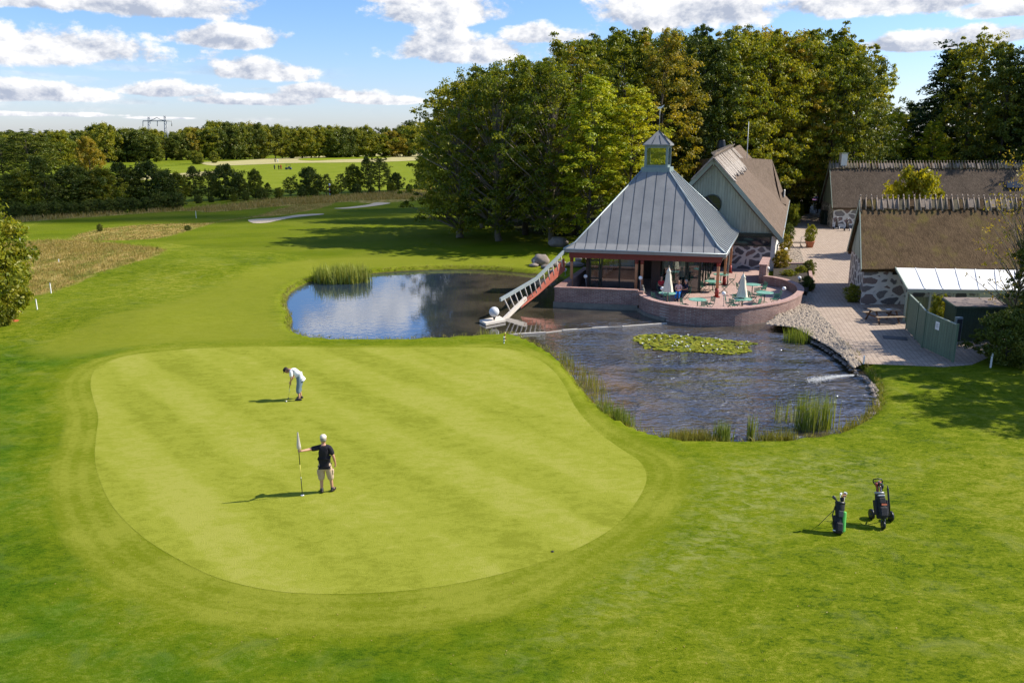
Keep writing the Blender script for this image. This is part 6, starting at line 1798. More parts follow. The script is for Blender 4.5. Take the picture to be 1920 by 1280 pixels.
pp_ = W(1518, 464); pot = thing('plant_pot', 'large terracotta pot in the middle of the courtyard', 'pot', pp_)
mb = MB(); mb.lathe([(.30, 0), (.42, .55), (.46, .56), (.46, .66), (.40, .66), (.36, .56)], 20, pp_); mb.build('pot', m_terracotta, pot)
plant('bushg', 'bushy green plant growing in the terracotta pot', pp_.x, pp_.y, 1.75, .62, cat='plant', name='potted_plant', z=.5)
# two golf trolleys parked at the rear barn, far car, bin
def trolley_small(label, px, py):
    c = W(px, py); t = thing('golf_trolley', label, 'trolley', c, group='golf trolleys parked at the rear barn')
    mb = MB(); mb.tube([c+Vector((0, 0, .25)), c+Vector((.05, .1, 1.2))], [.17, .15], 10); mb.build('bag', m_blackcloth, t)
    for s in (-1, 1): mb = MB(); mb.lathe([(.16, -.03), (.16, .03)], 14, c+Vector((s*.32, 0, .16)), Matrix.Rotation(R(90), 3, 'Y')); mb.build('wheel', m_white if s > 0 else m_black, t)
    mb = MB(); mb.tube([c+Vector((-.32, 0, .16)), c+Vector((.32, 0, .16))], .02, 6); mb.tube([c+Vector((0, -.1, .2)), c+Vector((-.15, -.3, 1.1)), c+Vector((-.15, -.5, 1.2))], .025, 6); mb.build('frame', m_chrome, t)
    mb = MB()
    for k in range(4): a = k*1.6; p = c+Vector((.05+.07*math.cos(a), .1+.07*math.sin(a), 1.2)); mb.tube([p, p+Vector((.02, 0, .25))], .01, 4); mb.box(p+Vector((.02, 0, .27)), (.09, .05, .05))
    mb.build('club', m_white, t)
trolley_small('dark golf trolley with white club heads, left of the two at the rear barn', 1568, 430)
trolley_small('pale golf trolley, right of the two at the rear barn', 1588, 433)
bx = W(1551, 421); bin_ = thing('waste_bin', 'dark box shaped bin beside the rear barn corner', 'bin', bx); mb = MB(); mb.box(bx+up*.85, (1.4, 1.2, 1.7)); mb.build('bin_body', m_frame, bin_, bevel=.04); mb = MB(); mb.box(bx+up*1.76, (1.5, 1.3, .1)); mb.build('lid', m_black, bin_)
def car(label, px, py, m, rz, grp):
    c = W(px, py); t = thing('parked_car', label, 'car', c, rz, grp)
    pr = [(-2.1, .35), (-2.1, .8), (-1.5, .92), (-.85, 1.38), (.65, 1.42), (1.35, .98), (2.0, .85), (2.15, .55), (2.1, .3)]
    mb = MB(); n = len(pr); vs = []
    for y_, k in ((-.82, .0), (-.86, 1), (.86, 1), (.82, 0)):
        for x_, z_ in pr: vs.append((x_*(.97 if k == 0 else 1), y_*(.86 if z_ > 1.2 else 1), z_))
    fs = [tuple(range(n)), tuple(range(3*n, 4*n))[::-1]]
    for q_ in range(3):
        for i in range(n): fs.append((q_*n+i, (q_+1)*n+i, (q_+1)*n+(i+1) % n, q_*n+(i+1) % n))
    mb.add(vs, fs, False); mb.build('body', m, t, local=True, bevel=.05)
    mb = MB()
    for s in (-1, 1): mb.add([(-1.2, s*.865, .97), (1.1, s*.865, .97), (.55, s*.80, 1.3), (-.75, s*.80, 1.3)], [(0, 1, 2, 3)])
    mb.add([(1.36, -.7, 1.0), (1.36, .7, 1.0), (.74, .62, 1.38), (.74, -.62, 1.38)], [(0, 1, 2, 3)]); mb.build('window', m_darkglass, t, local=True)
    for x_ in (-1.35, 1.35):
        for s in (-1, 1): mb = MB(); mb.lathe([(.2, -.1), (.32, -.09), (.32, .09), (.2, .1)], 16, (x_, s*.8, .32), Matrix.Rotation(R(90), 3, 'X')); mb.build('wheel', m_black, t, local=True)
    for s in (-1, 1): mb = MB(); mb.box((2.09, s*.6, .65), (.1, .3, .14)); mb.build('headlight', m_globe, t, local=True)
car('dark red car parked under the trees left of the rear barn', 1540, 384, m_carred, R(200), 'cars parked behind the courtyard')
car('dark car behind the clubhouse corner', 1487, 398, m_cardark, R(100), 'cars parked behind the courtyard')
wp_ = W(1526, 393); ws = thing('gate_post', 'pale timber post at the entrance behind the courtyard', 'post', wp_); mb = MB(); mb.bar(wp_, wp_+up*1.3, .5, .3, (1, 0, 0)); mb.build('post', m_ridgepale, ws)

# distant pylon
py_y = W(300, 296).y
def pyl(px, py): return WD(px, py, py_y)
ppl = thing('power_pylon', 'distant lattice power pylon with two legs and crossbar above the horizon wood', 'pylon', (pyl(305, 300).x, py_y, 0))
for s, (bx_, tx_, ty_) in enumerate(((283, 279, 219), (315, 309, 217))):
    mb = MB(); b0, t0 = pyl(bx_, 300), pyl(tx_, ty_)
    b0.z = 0
    for dx_ in (-1.3, 1.3): mb.tube([b0+Vector((dx_, 0, 0)), t0+Vector((dx_*.35, 0, 0))], .22, 4)
    for k in range(12):
        f, f2 = k/12, (k+1)/12; w0_, w1_ = 1.3*(1-f)+.45*f, 1.3*(1-f2)+.45*f2; sg_ = 1 if k % 2 else -1
        mb.tube([b0.lerp(t0, f)+Vector((sg_*w0_, 0, 0)), b0.lerp(t0, f2)+Vector((-sg_*w1_, 0, 0))], .12, 4)
    mb.build('leg', m_steel, ppl)
mb = MB(); P_ = [pyl(268, 229), pyl(279, 226), pyl(294, 220.5), pyl(301, 226), pyl(309, 226), pyl(322, 228)]
mb.tube([pyl(268, 227), pyl(322, 227)], .25, 4); mb.tube([pyl(279, 227), pyl(288, 224), pyl(294, 220.5), pyl(300, 224), pyl(309, 227)], .18, 4); mb.build('crossbar', m_steel, ppl)
for px in (268, 295, 322): mb = MB(); mb.tube([pyl(px, 227), pyl(px, 237)], .22, 4); mb.build('insulator', m_steel, ppl)
# far group on the far fairway
def far_person(label, px, py, m):
    c = W(px, py); s = (1.75)
    mb = MB(); mb.tube([c+Vector((-.12, 0, 0)), c+Vector((-.1, 0, .85))], [.08, .11], 6); mb.tube([c+Vector((.12, 0, 0)), c+Vector((.1, 0, .85))], [.08, .11], 6)
    mb.tube([c+up*.8, c+up*1.1, c+up*1.42, c+up*1.5], [.18, .17, .22, .08], 8); mb.tube([c+Vector((-.22, 0, 1.4)), c+Vector((-.3, 0, .9))], .05, 5); mb.tube([c+Vector((.22, 0, 1.4)), c+Vector((.3, 0, .9))], .05, 5); mb.sphere(c+up*1.63, .12, 8, 6)
    o = mb.build('person', m); tag(o, label, 'person', 'tiny distant golfers on the far fairway')
for px, py, lab, m in [(515, 318, 'distant golfer standing alone, leftmost of the tiny figures', m_navy), (523, 318.5, 'distant golfer second of the tiny figures', m_poloblack), (527, 318, 'distant golfer left of the buggy, closest to it', m_red),
                       (516, 305, 'more distant tiny golfer, left one of the pair in the straw field', m_navy), (521, 305, 'more distant tiny golfer, right one of the pair in the straw field', m_shirtwhite)]:
    far_person(lab, px, py, m)
c = W(541, 318.5); bg = thing('golf_buggy', 'tiny dark golf buggy on the far fairway', 'buggy', c)
mb = MB(); mb.box(c+up*.55, (2.3, 1.1, .5), taper=.9); mb.box(c+Vector((.3, 0, .95)), (.5, 1.0, .5)); mb.build('body', m_cardark, bg)
mb = MB(); mb.box(c+up*1.9, (1.6, 1.15, .08))
for a in (-.7, .7):
    for b in (-.5, .5): mb.bar(c+Vector((a, b, .8)), c+Vector((a, b, 1.86)), .05, .05, (1, 0, 0))
mb.build('canopy', m_darkgrey, bg)
for a in (-.75, .75): mb = MB(); mb.lathe([(.25, -.6), (.25, .6)], 10, c+Vector((a, 0, .25)), Matrix.Rotation(R(90), 3, 'X')); mb.build('wheel', m_black, bg)
for i, (px, py) in enumerate([(573, 315), (585, 322), (768, 338)]):
    pass
# ------------------------------------------------------------------ people: skeletons grown with a Skin modifier
def skinned(name, V, E, root, m, parent, sub=2):
    """V: {joint: (x, y, z, rx[, ry])}; E: list of joint pairs"""
    me = bpy.data.meshes.new(name); keys = list(V)
    me.from_pydata([V[k][:3] for k in keys], [(keys.index(a), keys.index(b)) for a, b in E], [])
    me.materials.append(m)
    o = bpy.data.objects.new(name, me); col.objects.link(o); o.parent = parent
    sk = o.modifiers.new('skin', 'SKIN'); sk.use_smooth_shade = True
    if not me.skin_vertices: 
        bpy.context.view_layer.objects.active = o
    d = me.skin_vertices[0].data
    for i, k in enumerate(keys):
        v = V[k]; d[i].radius = (v[3], v[4] if len(v) > 4 else v[3]); d[i].use_root = (k == root)
    ss_m = o.modifiers.new('smooth', 'SUBSURF'); ss_m.levels = sub; ss_m.render_levels = sub
    return o
def fingers(V, E, wrist, palm, d, side, curl, pre, s=1.0):
    """five finger chains rooted in the palm; d forward, side across towards the thumb, curl the bend direction"""
    d, side, curl = Vector(d).normalized(), Vector(side).normalized(), Vector(curl).normalized()
    P = Vector(V[palm][:3])
    for k, (off, ln) in enumerate(((.030, .070), (.010, .078), (-.010, .073), (-.030, .060))):
        a = P + side*off*s + d*.030*s; b = a + (d*.75+curl*.45).normalized()*ln*.5*s; c = b + (d*.15+curl).normalized()*ln*.5*s
        for n_, p in (('a', a), ('b', b), ('c', c)): V[f'{pre}{k}{n_}'] = (*p, .0095*s)
        E += [(palm, f'{pre}{k}a'), (f'{pre}{k}a', f'{pre}{k}b'), (f'{pre}{k}b', f'{pre}{k}c')]
    a = P + side*.035*s - d*.02*s; b = a + (side*.8+d*.5+curl*.3).normalized()*.03*s; c = b + (d*.6+curl*.8).normalized()*.028*s
    for n_, p in (('a', a), ('b', b), ('c', c)): V[f'{pre}t{n_}'] = (*p, .011*s)
    E += [(palm, f'{pre}ta'), (f'{pre}ta', f'{pre}tb'), (f'{pre}tb', f'{pre}tc')]
def head_parts(root, hc, fwd, m_h, cap=None, r_=.098, hair=True):
    """cranium details on a head centred at hc looking along fwd (root local)"""
    hc, f = Vector(hc), Vector(fwd).normalized(); up_ = Vector((0, 0, 1)) - f*f.z; up_.normalize(); s_ = f.cross(up_)
    M = Matrix((s_, f, up_)).transposed()
    mb = MB(); mb.lathe([(0.012, -.132), (.045, -.125), (.066, -.09), (.074, -.04), (.078, .0), (.082, .05), (.074, .09), (.045, .118), (.01, .126)], 18, hc, M @ Matrix.Diagonal((.96, 1.16, 1)).to_3x3())
    mb.add([hc+f*.085+up_*.02+s_*.008, hc+f*.085+up_*.02-s_*.008, hc+f*.115-up_*.025, hc+f*.085-up_*.035-s_*.017, hc+f*.085-up_*.035+s_*.017], [(0, 1, 2), (1, 3, 2), (3, 4, 2), (4, 0, 2)])
    for q in (-1, 1): mb.sphere(hc+s_*q*.082-f*.008, .027, 8, 6, (.5, 1, 1))
    h = mb.build('head', m_skin, root, local=True)
    mb = MB()
    for q in (-1, 1): mb.sphere(hc+f*.084+up_*.022+s_*q*.03, .011, 8, 6)
    mb.build('eye', m_black, root, local=True)
    mb = MB(); mb.bar(hc+f*.086-up_*.062-s_*.022, hc+f*.086-up_*.062+s_*.022, .012, .008, up_); mb.build('mouth', m_redpost, root, local=True)
    if hair:
        mb = MB(); mb.lathe([(.084, -.055), (.092, .0), (.094, .05), (.084, .096), (.052, .128), (.01, .138)], 18, hc-f*.020, M @ Matrix.Diagonal((.96, 1.08, 1)).to_3x3()); mb.build('hair', m_h, root, local=True)
    if cap:
        mb = MB(); mb.lathe([(.094, .03), (.098, .055), (.094, .095), (.066, .132), (.015, .146)], 20, hc-f*.006, M @ Matrix.Diagonal((.97, 1.17, 1)).to_3x3())
        a = hc+up_*.047
        mb.add([a+f*.085+s_*.082, a+f*.15+s_*.062-up_*.016, a+f*.178-up_*.024, a+f*.15-s_*.062-up_*.016, a+f*.085-s_*.082, a+f*.085+s_*.082+up_*.01, a+f*.15+s_*.062-up_*.008, a+f*.178-up_*.016, a+f*.15-s_*.062-up_*.008, a+f*.085-s_*.082+up_*.01],
               [(0, 1, 2, 3, 4), (9, 8, 7, 6, 5), (0, 5, 6, 1), (1, 6, 7, 2), (2, 7, 8, 3), (3, 8, 9, 4)]); mb.build('cap', cap, root, local=True)
def shoe(root, p, f, m=None):
    p, f = Vector(p), Vector(f).normalized(); s_ = Vector((f.y, -f.x, 0)); up_ = Vector((0, 0, 1)); mb = MB(); n = 12; rings = []
    for z, k, l in ((0.002, 1.0, 1.0), (.03, 1.05, 1.03), (.055, .95, .85), (.085, .66, .5)):
        rings.append([p+up_*z + f*(math.cos(2*math.pi*i/n)*.145*l+.045*(l if z < .05 else .5)) + s_*(math.sin(2*math.pi*i/n)*.052*k) for i in range(n)])
    vs = [q for r_ in rings for q in r_]
    mb.add(vs, [(j*n+i, j*n+(i+1) % n, (j+1)*n+(i+1) % n, (j+1)*n+i) for j in range(3) for i in range(n)]+[tuple(range(n))[::-1], tuple(range(3*n, 4*n))], True); mb.build('shoe', m or m_shoe, root, local=True)

# --- the man tending the flag (his back to the camera)
mp = W(612, 921, .016)
man = thing('person', 'person in black polo, khaki shorts and cream cap holding the flagstick', 'person', mp, R(4), scale=(1.03, 1.03, 1.03))
FS = thing('flagstick', 'slim black and yellow flagstick with furled pale flag standing in the hole', 'flagstick', W(567, 928, .016))
fb_ = W(567, 928, .016); ft_ = WD(557.5, 812, fb_.y-.12)
hand_w = WD(561, 845, fb_.y-.09)
Mi = Matrix.Rotation(-R(4), 3, 'Z'); hl = (Mi @ (hand_w-mp))/1.03
V = {'pelvis': (0, 0, .93, .135, .105), 'waist': (0, .0, 1.06, .135, .10), 'chest': (0, 0, 1.26, .165, .115), 'neckb': (0, .0, 1.43, .075), 'neck': (0, .012, 1.50, .056), 'skull': (0, .02, 1.58, .06),
     'hipl': (-.09, 0, .88, .10), 'kneel': (-.12, .02, .50, .062), 'ankl': (-.125, -.03, .09, .042), 'footl': (-.14, .09, .04, .036),
     'hipr': (.09, 0, .88, .10), 'kneer': (.14, .03, .50, .062), 'ankr': (.175, .03, .09, .042), 'footr': (.22, .14, .04, .036),
     'shl': (-.17, 0, 1.385, .062), 'elbl': (-.17+(hl.x+.17)*.5, hl.y*.35, 1.385+(hl.z-1.385)*.55-.02, .044), 'wrl': (hl.x+.09, hl.y+.0, hl.z, .028), 'pal': (hl.x+.035, hl.y-.028, hl.z, .034, .024),
     'shr': (.18, 0, 1.38, .062), 'elbr': (.27, -.02, 1.12, .045), 'wrr': (.30, .07, .88, .028), 'par': (.30, .09, .81, .034, .024)}
E = [('pelvis', 'waist'), ('waist', 'chest'), ('chest', 'neckb'), ('neckb', 'neck'), ('neck', 'skull'), ('pelvis', 'hipl'), ('hipl', 'kneel'), ('kneel', 'ankl'), ('ankl', 'footl'), ('pelvis', 'hipr'), ('hipr', 'kneer'), ('kneer', 'ankr'), ('ankr', 'footr'),
     ('neckb', 'shl'), ('shl', 'elbl'), ('elbl', 'wrl'), ('wrl', 'pal'), ('neckb', 'shr'), ('shr', 'elbr'), ('elbr', 'wrr'), ('wrr', 'par')]
J = dict(V)
fingers(V, E, 'wrl', 'pal', (-1, 0, 0), (0, 0, 1), (0, 1, 0), 'L'); fingers(V, E, 'wrr', 'par', (0, .1, -1), (-.2, 1, 0), (-1, 0, 0), 'R')
skinned('body', V, E, 'pelvis', m_skin, man)
def lerp3(a, b, f): return [a[i]+(b[i]-a[i])*f for i in range(3)]
e_ = lerp3(J['shl'], J['elbl'], .80); e2 = lerp3(J['shr'], J['elbr'], .85)
S = {'hem0': (0, 0, .85, .19, .15), 'hem': (0, 0, .93, .182, .14), 'waist': (0, .0, 1.03, .170, .125), 'belly': (0, .01, 1.14, .172, .132), 'chest': (0, 0, 1.28, .195, .135), 'nb': (0, 0, 1.44, .088, .080),
     'shl': (-.165, 0, 1.40, .085), 'sl': (*e_, .078), 'shr': (.175, 0, 1.395, .085), 'sr': (*e2, .080)}
skinned('polo_shirt', S, [('hem0', 'hem'), ('hem', 'waist'), ('waist', 'belly'), ('belly', 'chest'), ('chest', 'nb'), ('nb', 'shl'), ('shl', 'sl'), ('nb', 'shr'), ('shr', 'sr')], 'hem', m_poloblack, man)
S = {'w0': (0, 0, 1.0, .13, .10), 'w': (0, 0, .92, .15, .12), 'c': (0, 0, .84, .158, .13), 'hl': (-.100, 0, .76, .125), 'kl': (-.122, .02, .50, .108), 'el': (-.126, .01, .34, .10), 'hr': (.100, 0, .76, .125), 'kr': (.142, .03, .50, .108), 'er': (.155, .03, .34, .10)}
skinned('shorts', S, [('w0', 'w'), ('w', 'c'), ('c', 'hl'), ('hl', 'kl'), ('kl', 'el'), ('c', 'hr'), ('hr', 'kr'), ('kr', 'er')], 'w', m_khaki, man)
mb = MB(); mb.box((-.21, 0, .63), (.04, .13, .15)); mb.box((.225, .02, .63), (.04, .13, .15)); mb.build('cargo_pocket', m_khaki, man, local=True, bevel=.012)
head_parts(man, (0, .03, 1.655), (0.0, 1, -.05), m_hairgrey, m_capwhite)
shoe(man, (-.125, -.02, 0), (-.25, 1, 0)); shoe(man, (.18, .05, 0), (.35, 1, 0))
for q in ((-.125, -.03), (.175, .035)):
    mb = MB(); mb.lathe([(.05, .06), (.05, .13)], 10, (q[0], q[1], 0)); mb.build('sock', m_darkgrey, man, local=True)
# flagstick: dark and yellow bands, furled cloth on top
d_ = ft_-fb_
for k, (f0, f1, mm) in enumerate(((0, .28, m_black), (.28, .30, m_white), (.30, .50, m_yellowp), (.50, .80, m_black), (.80, 1.0, m_white))):
    mb = MB(); mb.tube([fb_+d_*f0, fb_+d_*f1], .012, 8); mb.build('pole_band', mm, FS)
mb = MB(); n = 14; pr = [(.014, 1.02), (.022, .98), (.034, .92), (.045, .86), (.055, .80), (.05, .76), (.02, .745)]
vs = []
for r_, f in pr:
    c = fb_+d_*f+Vector((.016, -.01, 0))
    for k in range(n): a = 2*math.pi*k/n; rr_ = r_*(1+.25*math.cos(5*a+f*9)); vs.append(c+Vector((rr_*math.cos(a), rr_*.7*math.sin(a), 0)))
mb.add(vs, [(j*n+k, j*n+(k+1) % n, (j+1)*n+(k+1) % n, (j+1)*n+k) for j in range(len(pr)-1) for k in range(n)][::1], True); mb.build('flag', m_flag, FS)
hole = thing('hole_cup', 'small white rimmed cup hole at the foot of the flagstick', 'hole', fb_); mb = MB(); mb.lathe([(.054, .001), (.054, .006), (.046, .006)], 18, fb_); mb.build('rim', m_white, hole); mb = MB(); mb.lathe([(.046, .002), (.046, .0035)], 18, fb_); mb.build('cup', m_black, hole)

# --- the putting man (seen from his right... bent towards the left)
pp2 = W(562, 748, .016)
man2 = thing('person', 'person in white shirt and grey blue shorts bending over a putt on the green', 'person', pp2, 0)
# local frame: he faces -X
V = {'pelvis': (.10, 0, .90, .135, .12), 'waist': (.02, 0, 1.03, .125, .11), 'chest': (-.14, 0, 1.18, .15, .125), 'neckb': (-.27, 0, 1.27, .072), 'neck': (-.34, 0, 1.285, .054), 'skull': (-.41, 0, 1.28, .06),
     'hipl': (.08, -.09, .87, .10), 'kneel': (-.01, -.13, .49, .06), 'ankl': (.04, -.15, .09, .042), 'footl': (-.08, -.16, .04, .036),
     'hipr': (.08, .09, .87, .10), 'kneer': (-.03, .13, .49, .06), 'ankr': (.02, .16, .09, .042), 'footr': (-.10, .17, .04, .036),
     'shl': (-.24, -.17, 1.20, .06), 'elbl': (-.24, -.19, .93, .044), 'wrl': (-.32, -.05, .74, .028), 'pal': (-.335, -.025, .68, .03, .022),
     'shr': (-.24, .17, 1.20, .06), 'elbr': (-.24, .19, .93, .044), 'wrr': (-.33, .05, .78, .028), 'par': (-.345, .02, .73, .03, .022)}
E = [('pelvis', 'waist'), ('waist', 'chest'), ('chest', 'neckb'), ('neckb', 'neck'), ('neck', 'skull'), ('pelvis', 'hipl'), ('hipl', 'kneel'), ('kneel', 'ankl'), ('ankl', 'footl'), ('pelvis', 'hipr'), ('hipr', 'kneer'), ('kneer', 'ankr'), ('ankr', 'footr'),
     ('neckb', 'shl'), ('shl', 'elbl'), ('elbl', 'wrl'), ('wrl', 'pal'), ('neckb', 'shr'), ('shr', 'elbr'), ('elbr', 'wrr'), ('wrr', 'par')]
fingers(V, E, 'wrl', 'pal', (-.1, .3, -1), (-1, 0, 0), (0, 1, 0), 'L'); fingers(V, E, 'wrr', 'par', (-.1, -.3, -1), (-1, 0, 0), (0, -1, 0), 'R')
skinned('body', V, E, 'pelvis', m_skin, man2)
S = {'hem0': (.105, 0, .905, .155, .15), 'hem': (.09, 0, .955, .155, .148), 'waist': (.03, 0, 1.05, .16, .14), 'chest': (-.13, 0, 1.20, .185, .15), 'nb': (-.27, 0, 1.28, .085), 'shl': (-.235, -.165, 1.21, .082), 'sl': (-.24, -.185, 1.0, .075), 'shr': (-.235, .165, 1.21, .082), 'sr': (-.24, .185, 1.0, .075)}
skinned('shirt', S, [('hem0', 'hem'), ('hem', 'waist'), ('waist', 'chest'), ('chest', 'nb'), ('nb', 'shl'), ('shl', 'sl'), ('nb', 'shr'), ('shr', 'sr')], 'hem', m_shirtwhite, man2)
S = {'w0': (.05, 0, 1.02, .14, .13), 'w': (.10, 0, .93, .155, .14), 'c': (.10, 0, .84, .15, .13), 'hl': (.07, -.10, .76, .12), 'kl': (.0, -.13, .48, .10), 'el': (.01, -.14, .28, .09), 'hr': (.07, .10, .76, .12), 'kr': (-.02, .13, .48, .10), 'er': (-.005, .145, .28, .09)}
skinned('shorts', S, [('w0', 'w'), ('w', 'c'), ('c', 'hl'), ('hl', 'kl'), ('kl', 'el'), ('c', 'hr'), ('hr', 'kr'), ('kr', 'er')], 'w', m_shortblue, man2)
head_parts(man2, (-.47, 0, 1.24), (-.62, 0, -.80), m_hair, m_capdark)
shoe(man2, (.03, -.15, 0), (-1, -.1, 0)); shoe(man2, (.01, .16, 0), (-1, .1, 0))
pt_loc = pp2 + Vector((-.40, .02, 0))
pu_ = thing('putter', 'golf putter held by the bending person on the green', 'golf club', pt_loc)
mb = MB(); h0 = pp2+Vector((-.335, -.0, .78)); mb.tube([h0, pp2+Vector((-.385, 0, .5))], .013, 8); mb.build('grip', m_black, pu_)
mb = MB(); mb.tube([pp2+Vector((-.385, 0, .5)), pp2+Vector((-.47, .0, .035))], .006, 6); mb.build('shaft', m_chrome, pu_)
mb = MB(); mb.box(pp2+Vector((-.49, .03, .02)), (.035, .11, .028)); mb.build('club_head', m_darkgrey, pu_)
c = W(537, 752, .016+.0213); bl = MB(); bl.sphere(c, .030, 14, 10); tag(bl.build('golf_ball', m_white), 'white golf ball lying on the green just left of the bending person', 'golf ball')

# --- seated guests on the terrace
def sitter(label, px, py, face, mt, ml, mh, zs=FZ, skirt=False):
    c = W(px, py, zs+.45); c.z = zs; t = thing('person', label, 'person', c, face, group='guests sitting on the terrace')
    V = {'pelvis': (0, 0, .55, .13, .11), 'waist': (0, -.02, .68, .12, .10), 'chest': (0, -.01, .86, .14, .11), 'neckb': (0, 0, 1.02, .065), 'neck': (0, .015, 1.08, .05), 'skull': (0, .03, 1.15, .055),
         'hipl': (-.09, .05, .53, .085), 'kneel': (-.11, .42, .52, .062), 'ankl': (-.11, .44, .09, .04), 'footl': (-.11, .55, .04, .035), 'hipr': (.09, .05, .53, .085), 'kneer': (.11, .42, .52, .062), 'ankr': (.12, .40, .09, .04), 'footr': (.12, .51, .04, .035),
         'shl': (-.16, 0, .98, .055), 'elbl': (-.21, .06, .74, .04), 'wrl': (-.10, .27, .70, .026), 'pal': (-.06, .31, .70, .03, .02), 'shr': (.16, 0, .98, .055), 'elbr': (.21, .06, .74, .04), 'wrr': (.10, .27, .70, .026), 'par': (.06, .31, .70, .03, .02)}
    E = [('pelvis', 'waist'), ('waist', 'chest'), ('chest', 'neckb'), ('neckb', 'neck'), ('neck', 'skull'), ('pelvis', 'hipl'), ('hipl', 'kneel'), ('kneel', 'ankl'), ('ankl', 'footl'), ('pelvis', 'hipr'), ('hipr', 'kneer'), ('kneer', 'ankr'), ('ankr', 'footr'),
         ('neckb', 'shl'), ('shl', 'elbl'), ('elbl', 'wrl'), ('wrl', 'pal'), ('neckb', 'shr'), ('shr', 'elbr'), ('elbr', 'wrr'), ('wrr', 'par')]
    fingers(V, E, 'wrl', 'pal', (.4, 1, 0), (0, 0, 1), (1, 0, -.5), 'L'); fingers(V, E, 'wrr', 'par', (-.4, 1, 0), (0, 0, 1), (-1, 0, -.5), 'R')
    skinned('body', V, E, 'pelvis', m_skin, t, 1)
    S = {'hem': (0, -.01, .56, .16, .135), 'w': (0, -.02, .70, .15, .125), 'ch': (0, -.01, .88, .165, .13), 'nb': (0, 0, 1.03, .08), 'shl': (-.155, 0, .99, .075), 'sl': (-.20, .04, .80, .062), 'shr': (.155, 0, .99, .075), 'sr': (.20, .04, .80, .062)}
    skinned('top', S, [('hem', 'w'), ('w', 'ch'), ('ch', 'nb'), ('nb', 'shl'), ('shl', 'sl'), ('nb', 'shr'), ('shr', 'sr')], 'hem', mt, t, 1)
    S = {'w': (0, 0, .57, .145, .125), 'hl': (-.09, .08, .54, .10), 'kl': (-.11, .42, .53, .078), 'el': (-.11, .44, .14, .062), 'hr': (.09, .08, .54, .10), 'kr': (.11, .42, .53, .078), 'er': (.12, .40, .14, .062)}
    skinned('trousers', S, [('w', 'hl'), ('hl', 'kl'), ('kl', 'el'), ('w', 'hr'), ('hr', 'kr'), ('kr', 'er')], 'w', ml, t, 1)
    head_parts(t, (0, .04, 1.225), (0, 1, -.1), mh)
    shoe(t, (-.11, .47, 0), (0, 1, 0)); shoe(t, (.12, .43, 0), (0, 1, 0))
    if used_c:
        ch_ = copy_tree(cproto, None, ckids); ch_.location = (c.x+.02*math.sin(face), c.y-.02*math.cos(face), zs); ch_.rotation_euler = (0, 0, face+math.pi); ch_['label'] = 'green folding chair under the ' + label.split(' sitting')[0]
sitter('person in pinkish blouse and bright blue trousers sitting at the parasol table', 1272, 550, R(160), m_pink, m_blue, m_hair)
sitter('person in dark navy jacket sitting right of the blue trousered guest', 1286, 549, R(110), m_navy, m_navy, m_hairgrey)
sitter('person in red top sitting in the shade left of the parasol table', 1239, 542, R(190), m_red, m_navy, m_hair)

# ------------------------------------------------------------------ golf bag and trolley on the lawn
def shaft_set(t, top_c, axis, n, hd, seed, m_heads):
    r = random.Random(seed)
    for k in range(n):
        a = 2*math.pi*k/n+r.random(); p = top_c+Vector((.07*math.cos(a), .05*math.sin(a), 0)); q = p+axis*r.uniform(.14, .26)+Vector((r.uniform(-.04, .04), r.uniform(-.04, .04), 0))
        mb = MB(); mb.tube([p-axis*.1, q], .007, 5); mb.box(q+Vector((.015, 0, .01)), (.085, .028, .05), rz=r.uniform(0, 3)); mb.build('iron', r.choice(m_heads), t)
b0 = W(1571, 1001); b1_ = WD(1575, 946, b0.y+.28)
sb = thing('golf_bag', 'small black and lime green golf bag on its own stand legs, left of trolley', 'golf bag', b0)
ax = (b1_-b0).normalized()
def tiltM(ax):
    x = Vector((1, 0, 0)); x = (x-ax*x.dot(ax)).normalized(); y = ax.cross(x); return Matrix((x, y, ax)).transposed()
M_ = tiltM(ax)
mb = MB(); mb.lathe([(.115, 0), (.135, .02), (.14, .16), (.125, .34), (.105, .50), (.125, .62), (.13, .80), (.12, .84)], 20, b0+ax*.03, M_ @ Matrix.Diagonal((1, .85, 1)).to_3x3()); body = mb.build('bag_body', m_blackcloth, sb)
side = M_ @ Vector((1, 0, 0)); front = M_ @ Vector((0, -1, 0))
def pocket(c, sx, sy, sz, m, nm='pocket', n=10):
    mb = MB(); mb.box((0, 0, 0), (sx, sy, sz)); mb.v = [tuple(M_ @ Vector(v)+c) for v in mb.v]; return mb.build(nm, m, body, bevel=min(sx, sy, sz)*.35)
pocket(b0+ax*.20+front*.10-side*.02, .19, .12, .26, m_blackcloth); pocket(b0+ax*.36+side*.115+front*.03, .10, .17, .56, m_limegreen, 'green_side_panel'); pocket(b0+ax*.33-side*.12, .06, .15, .34, m_blackcloth); pocket(b0+ax*.56+front*.11, .13, .05, .18, m_darkgrey)
mb = MB(); mb.lathe([(.13, .80), (.14, .83), (.13, .87), (.11, .87)], 20, b0+ax*.02, M_ @ Matrix.Diagonal((1, .85, 1)).to_3x3()); mb.build('bag_collar', m_black, body)
mb = MB(); mb.lathe([(.142, .06), (.142, .09)], 20, b0+ax*.02, M_ @ Matrix.Diagonal((1, .87, 1)).to_3x3()); mb.build('base_band', m_white, body)
for s in (-1, 1):
    mb = MB(); p = b0+ax*.78-front*.08; mb.tube([p, Vector((b0.x+s*.34+.02, b0.y+.55, .0))], .009, 6); mb.build('stand_leg', m_darkgrey, sb)
mb = MB(); mb.tube([b0+ax*.75-side*.13, b0+ax*.5-side*.21+front*.05, b0+ax*.25-side*.16+front*.06], .014, 6); mb.build('strap', m_black, body)
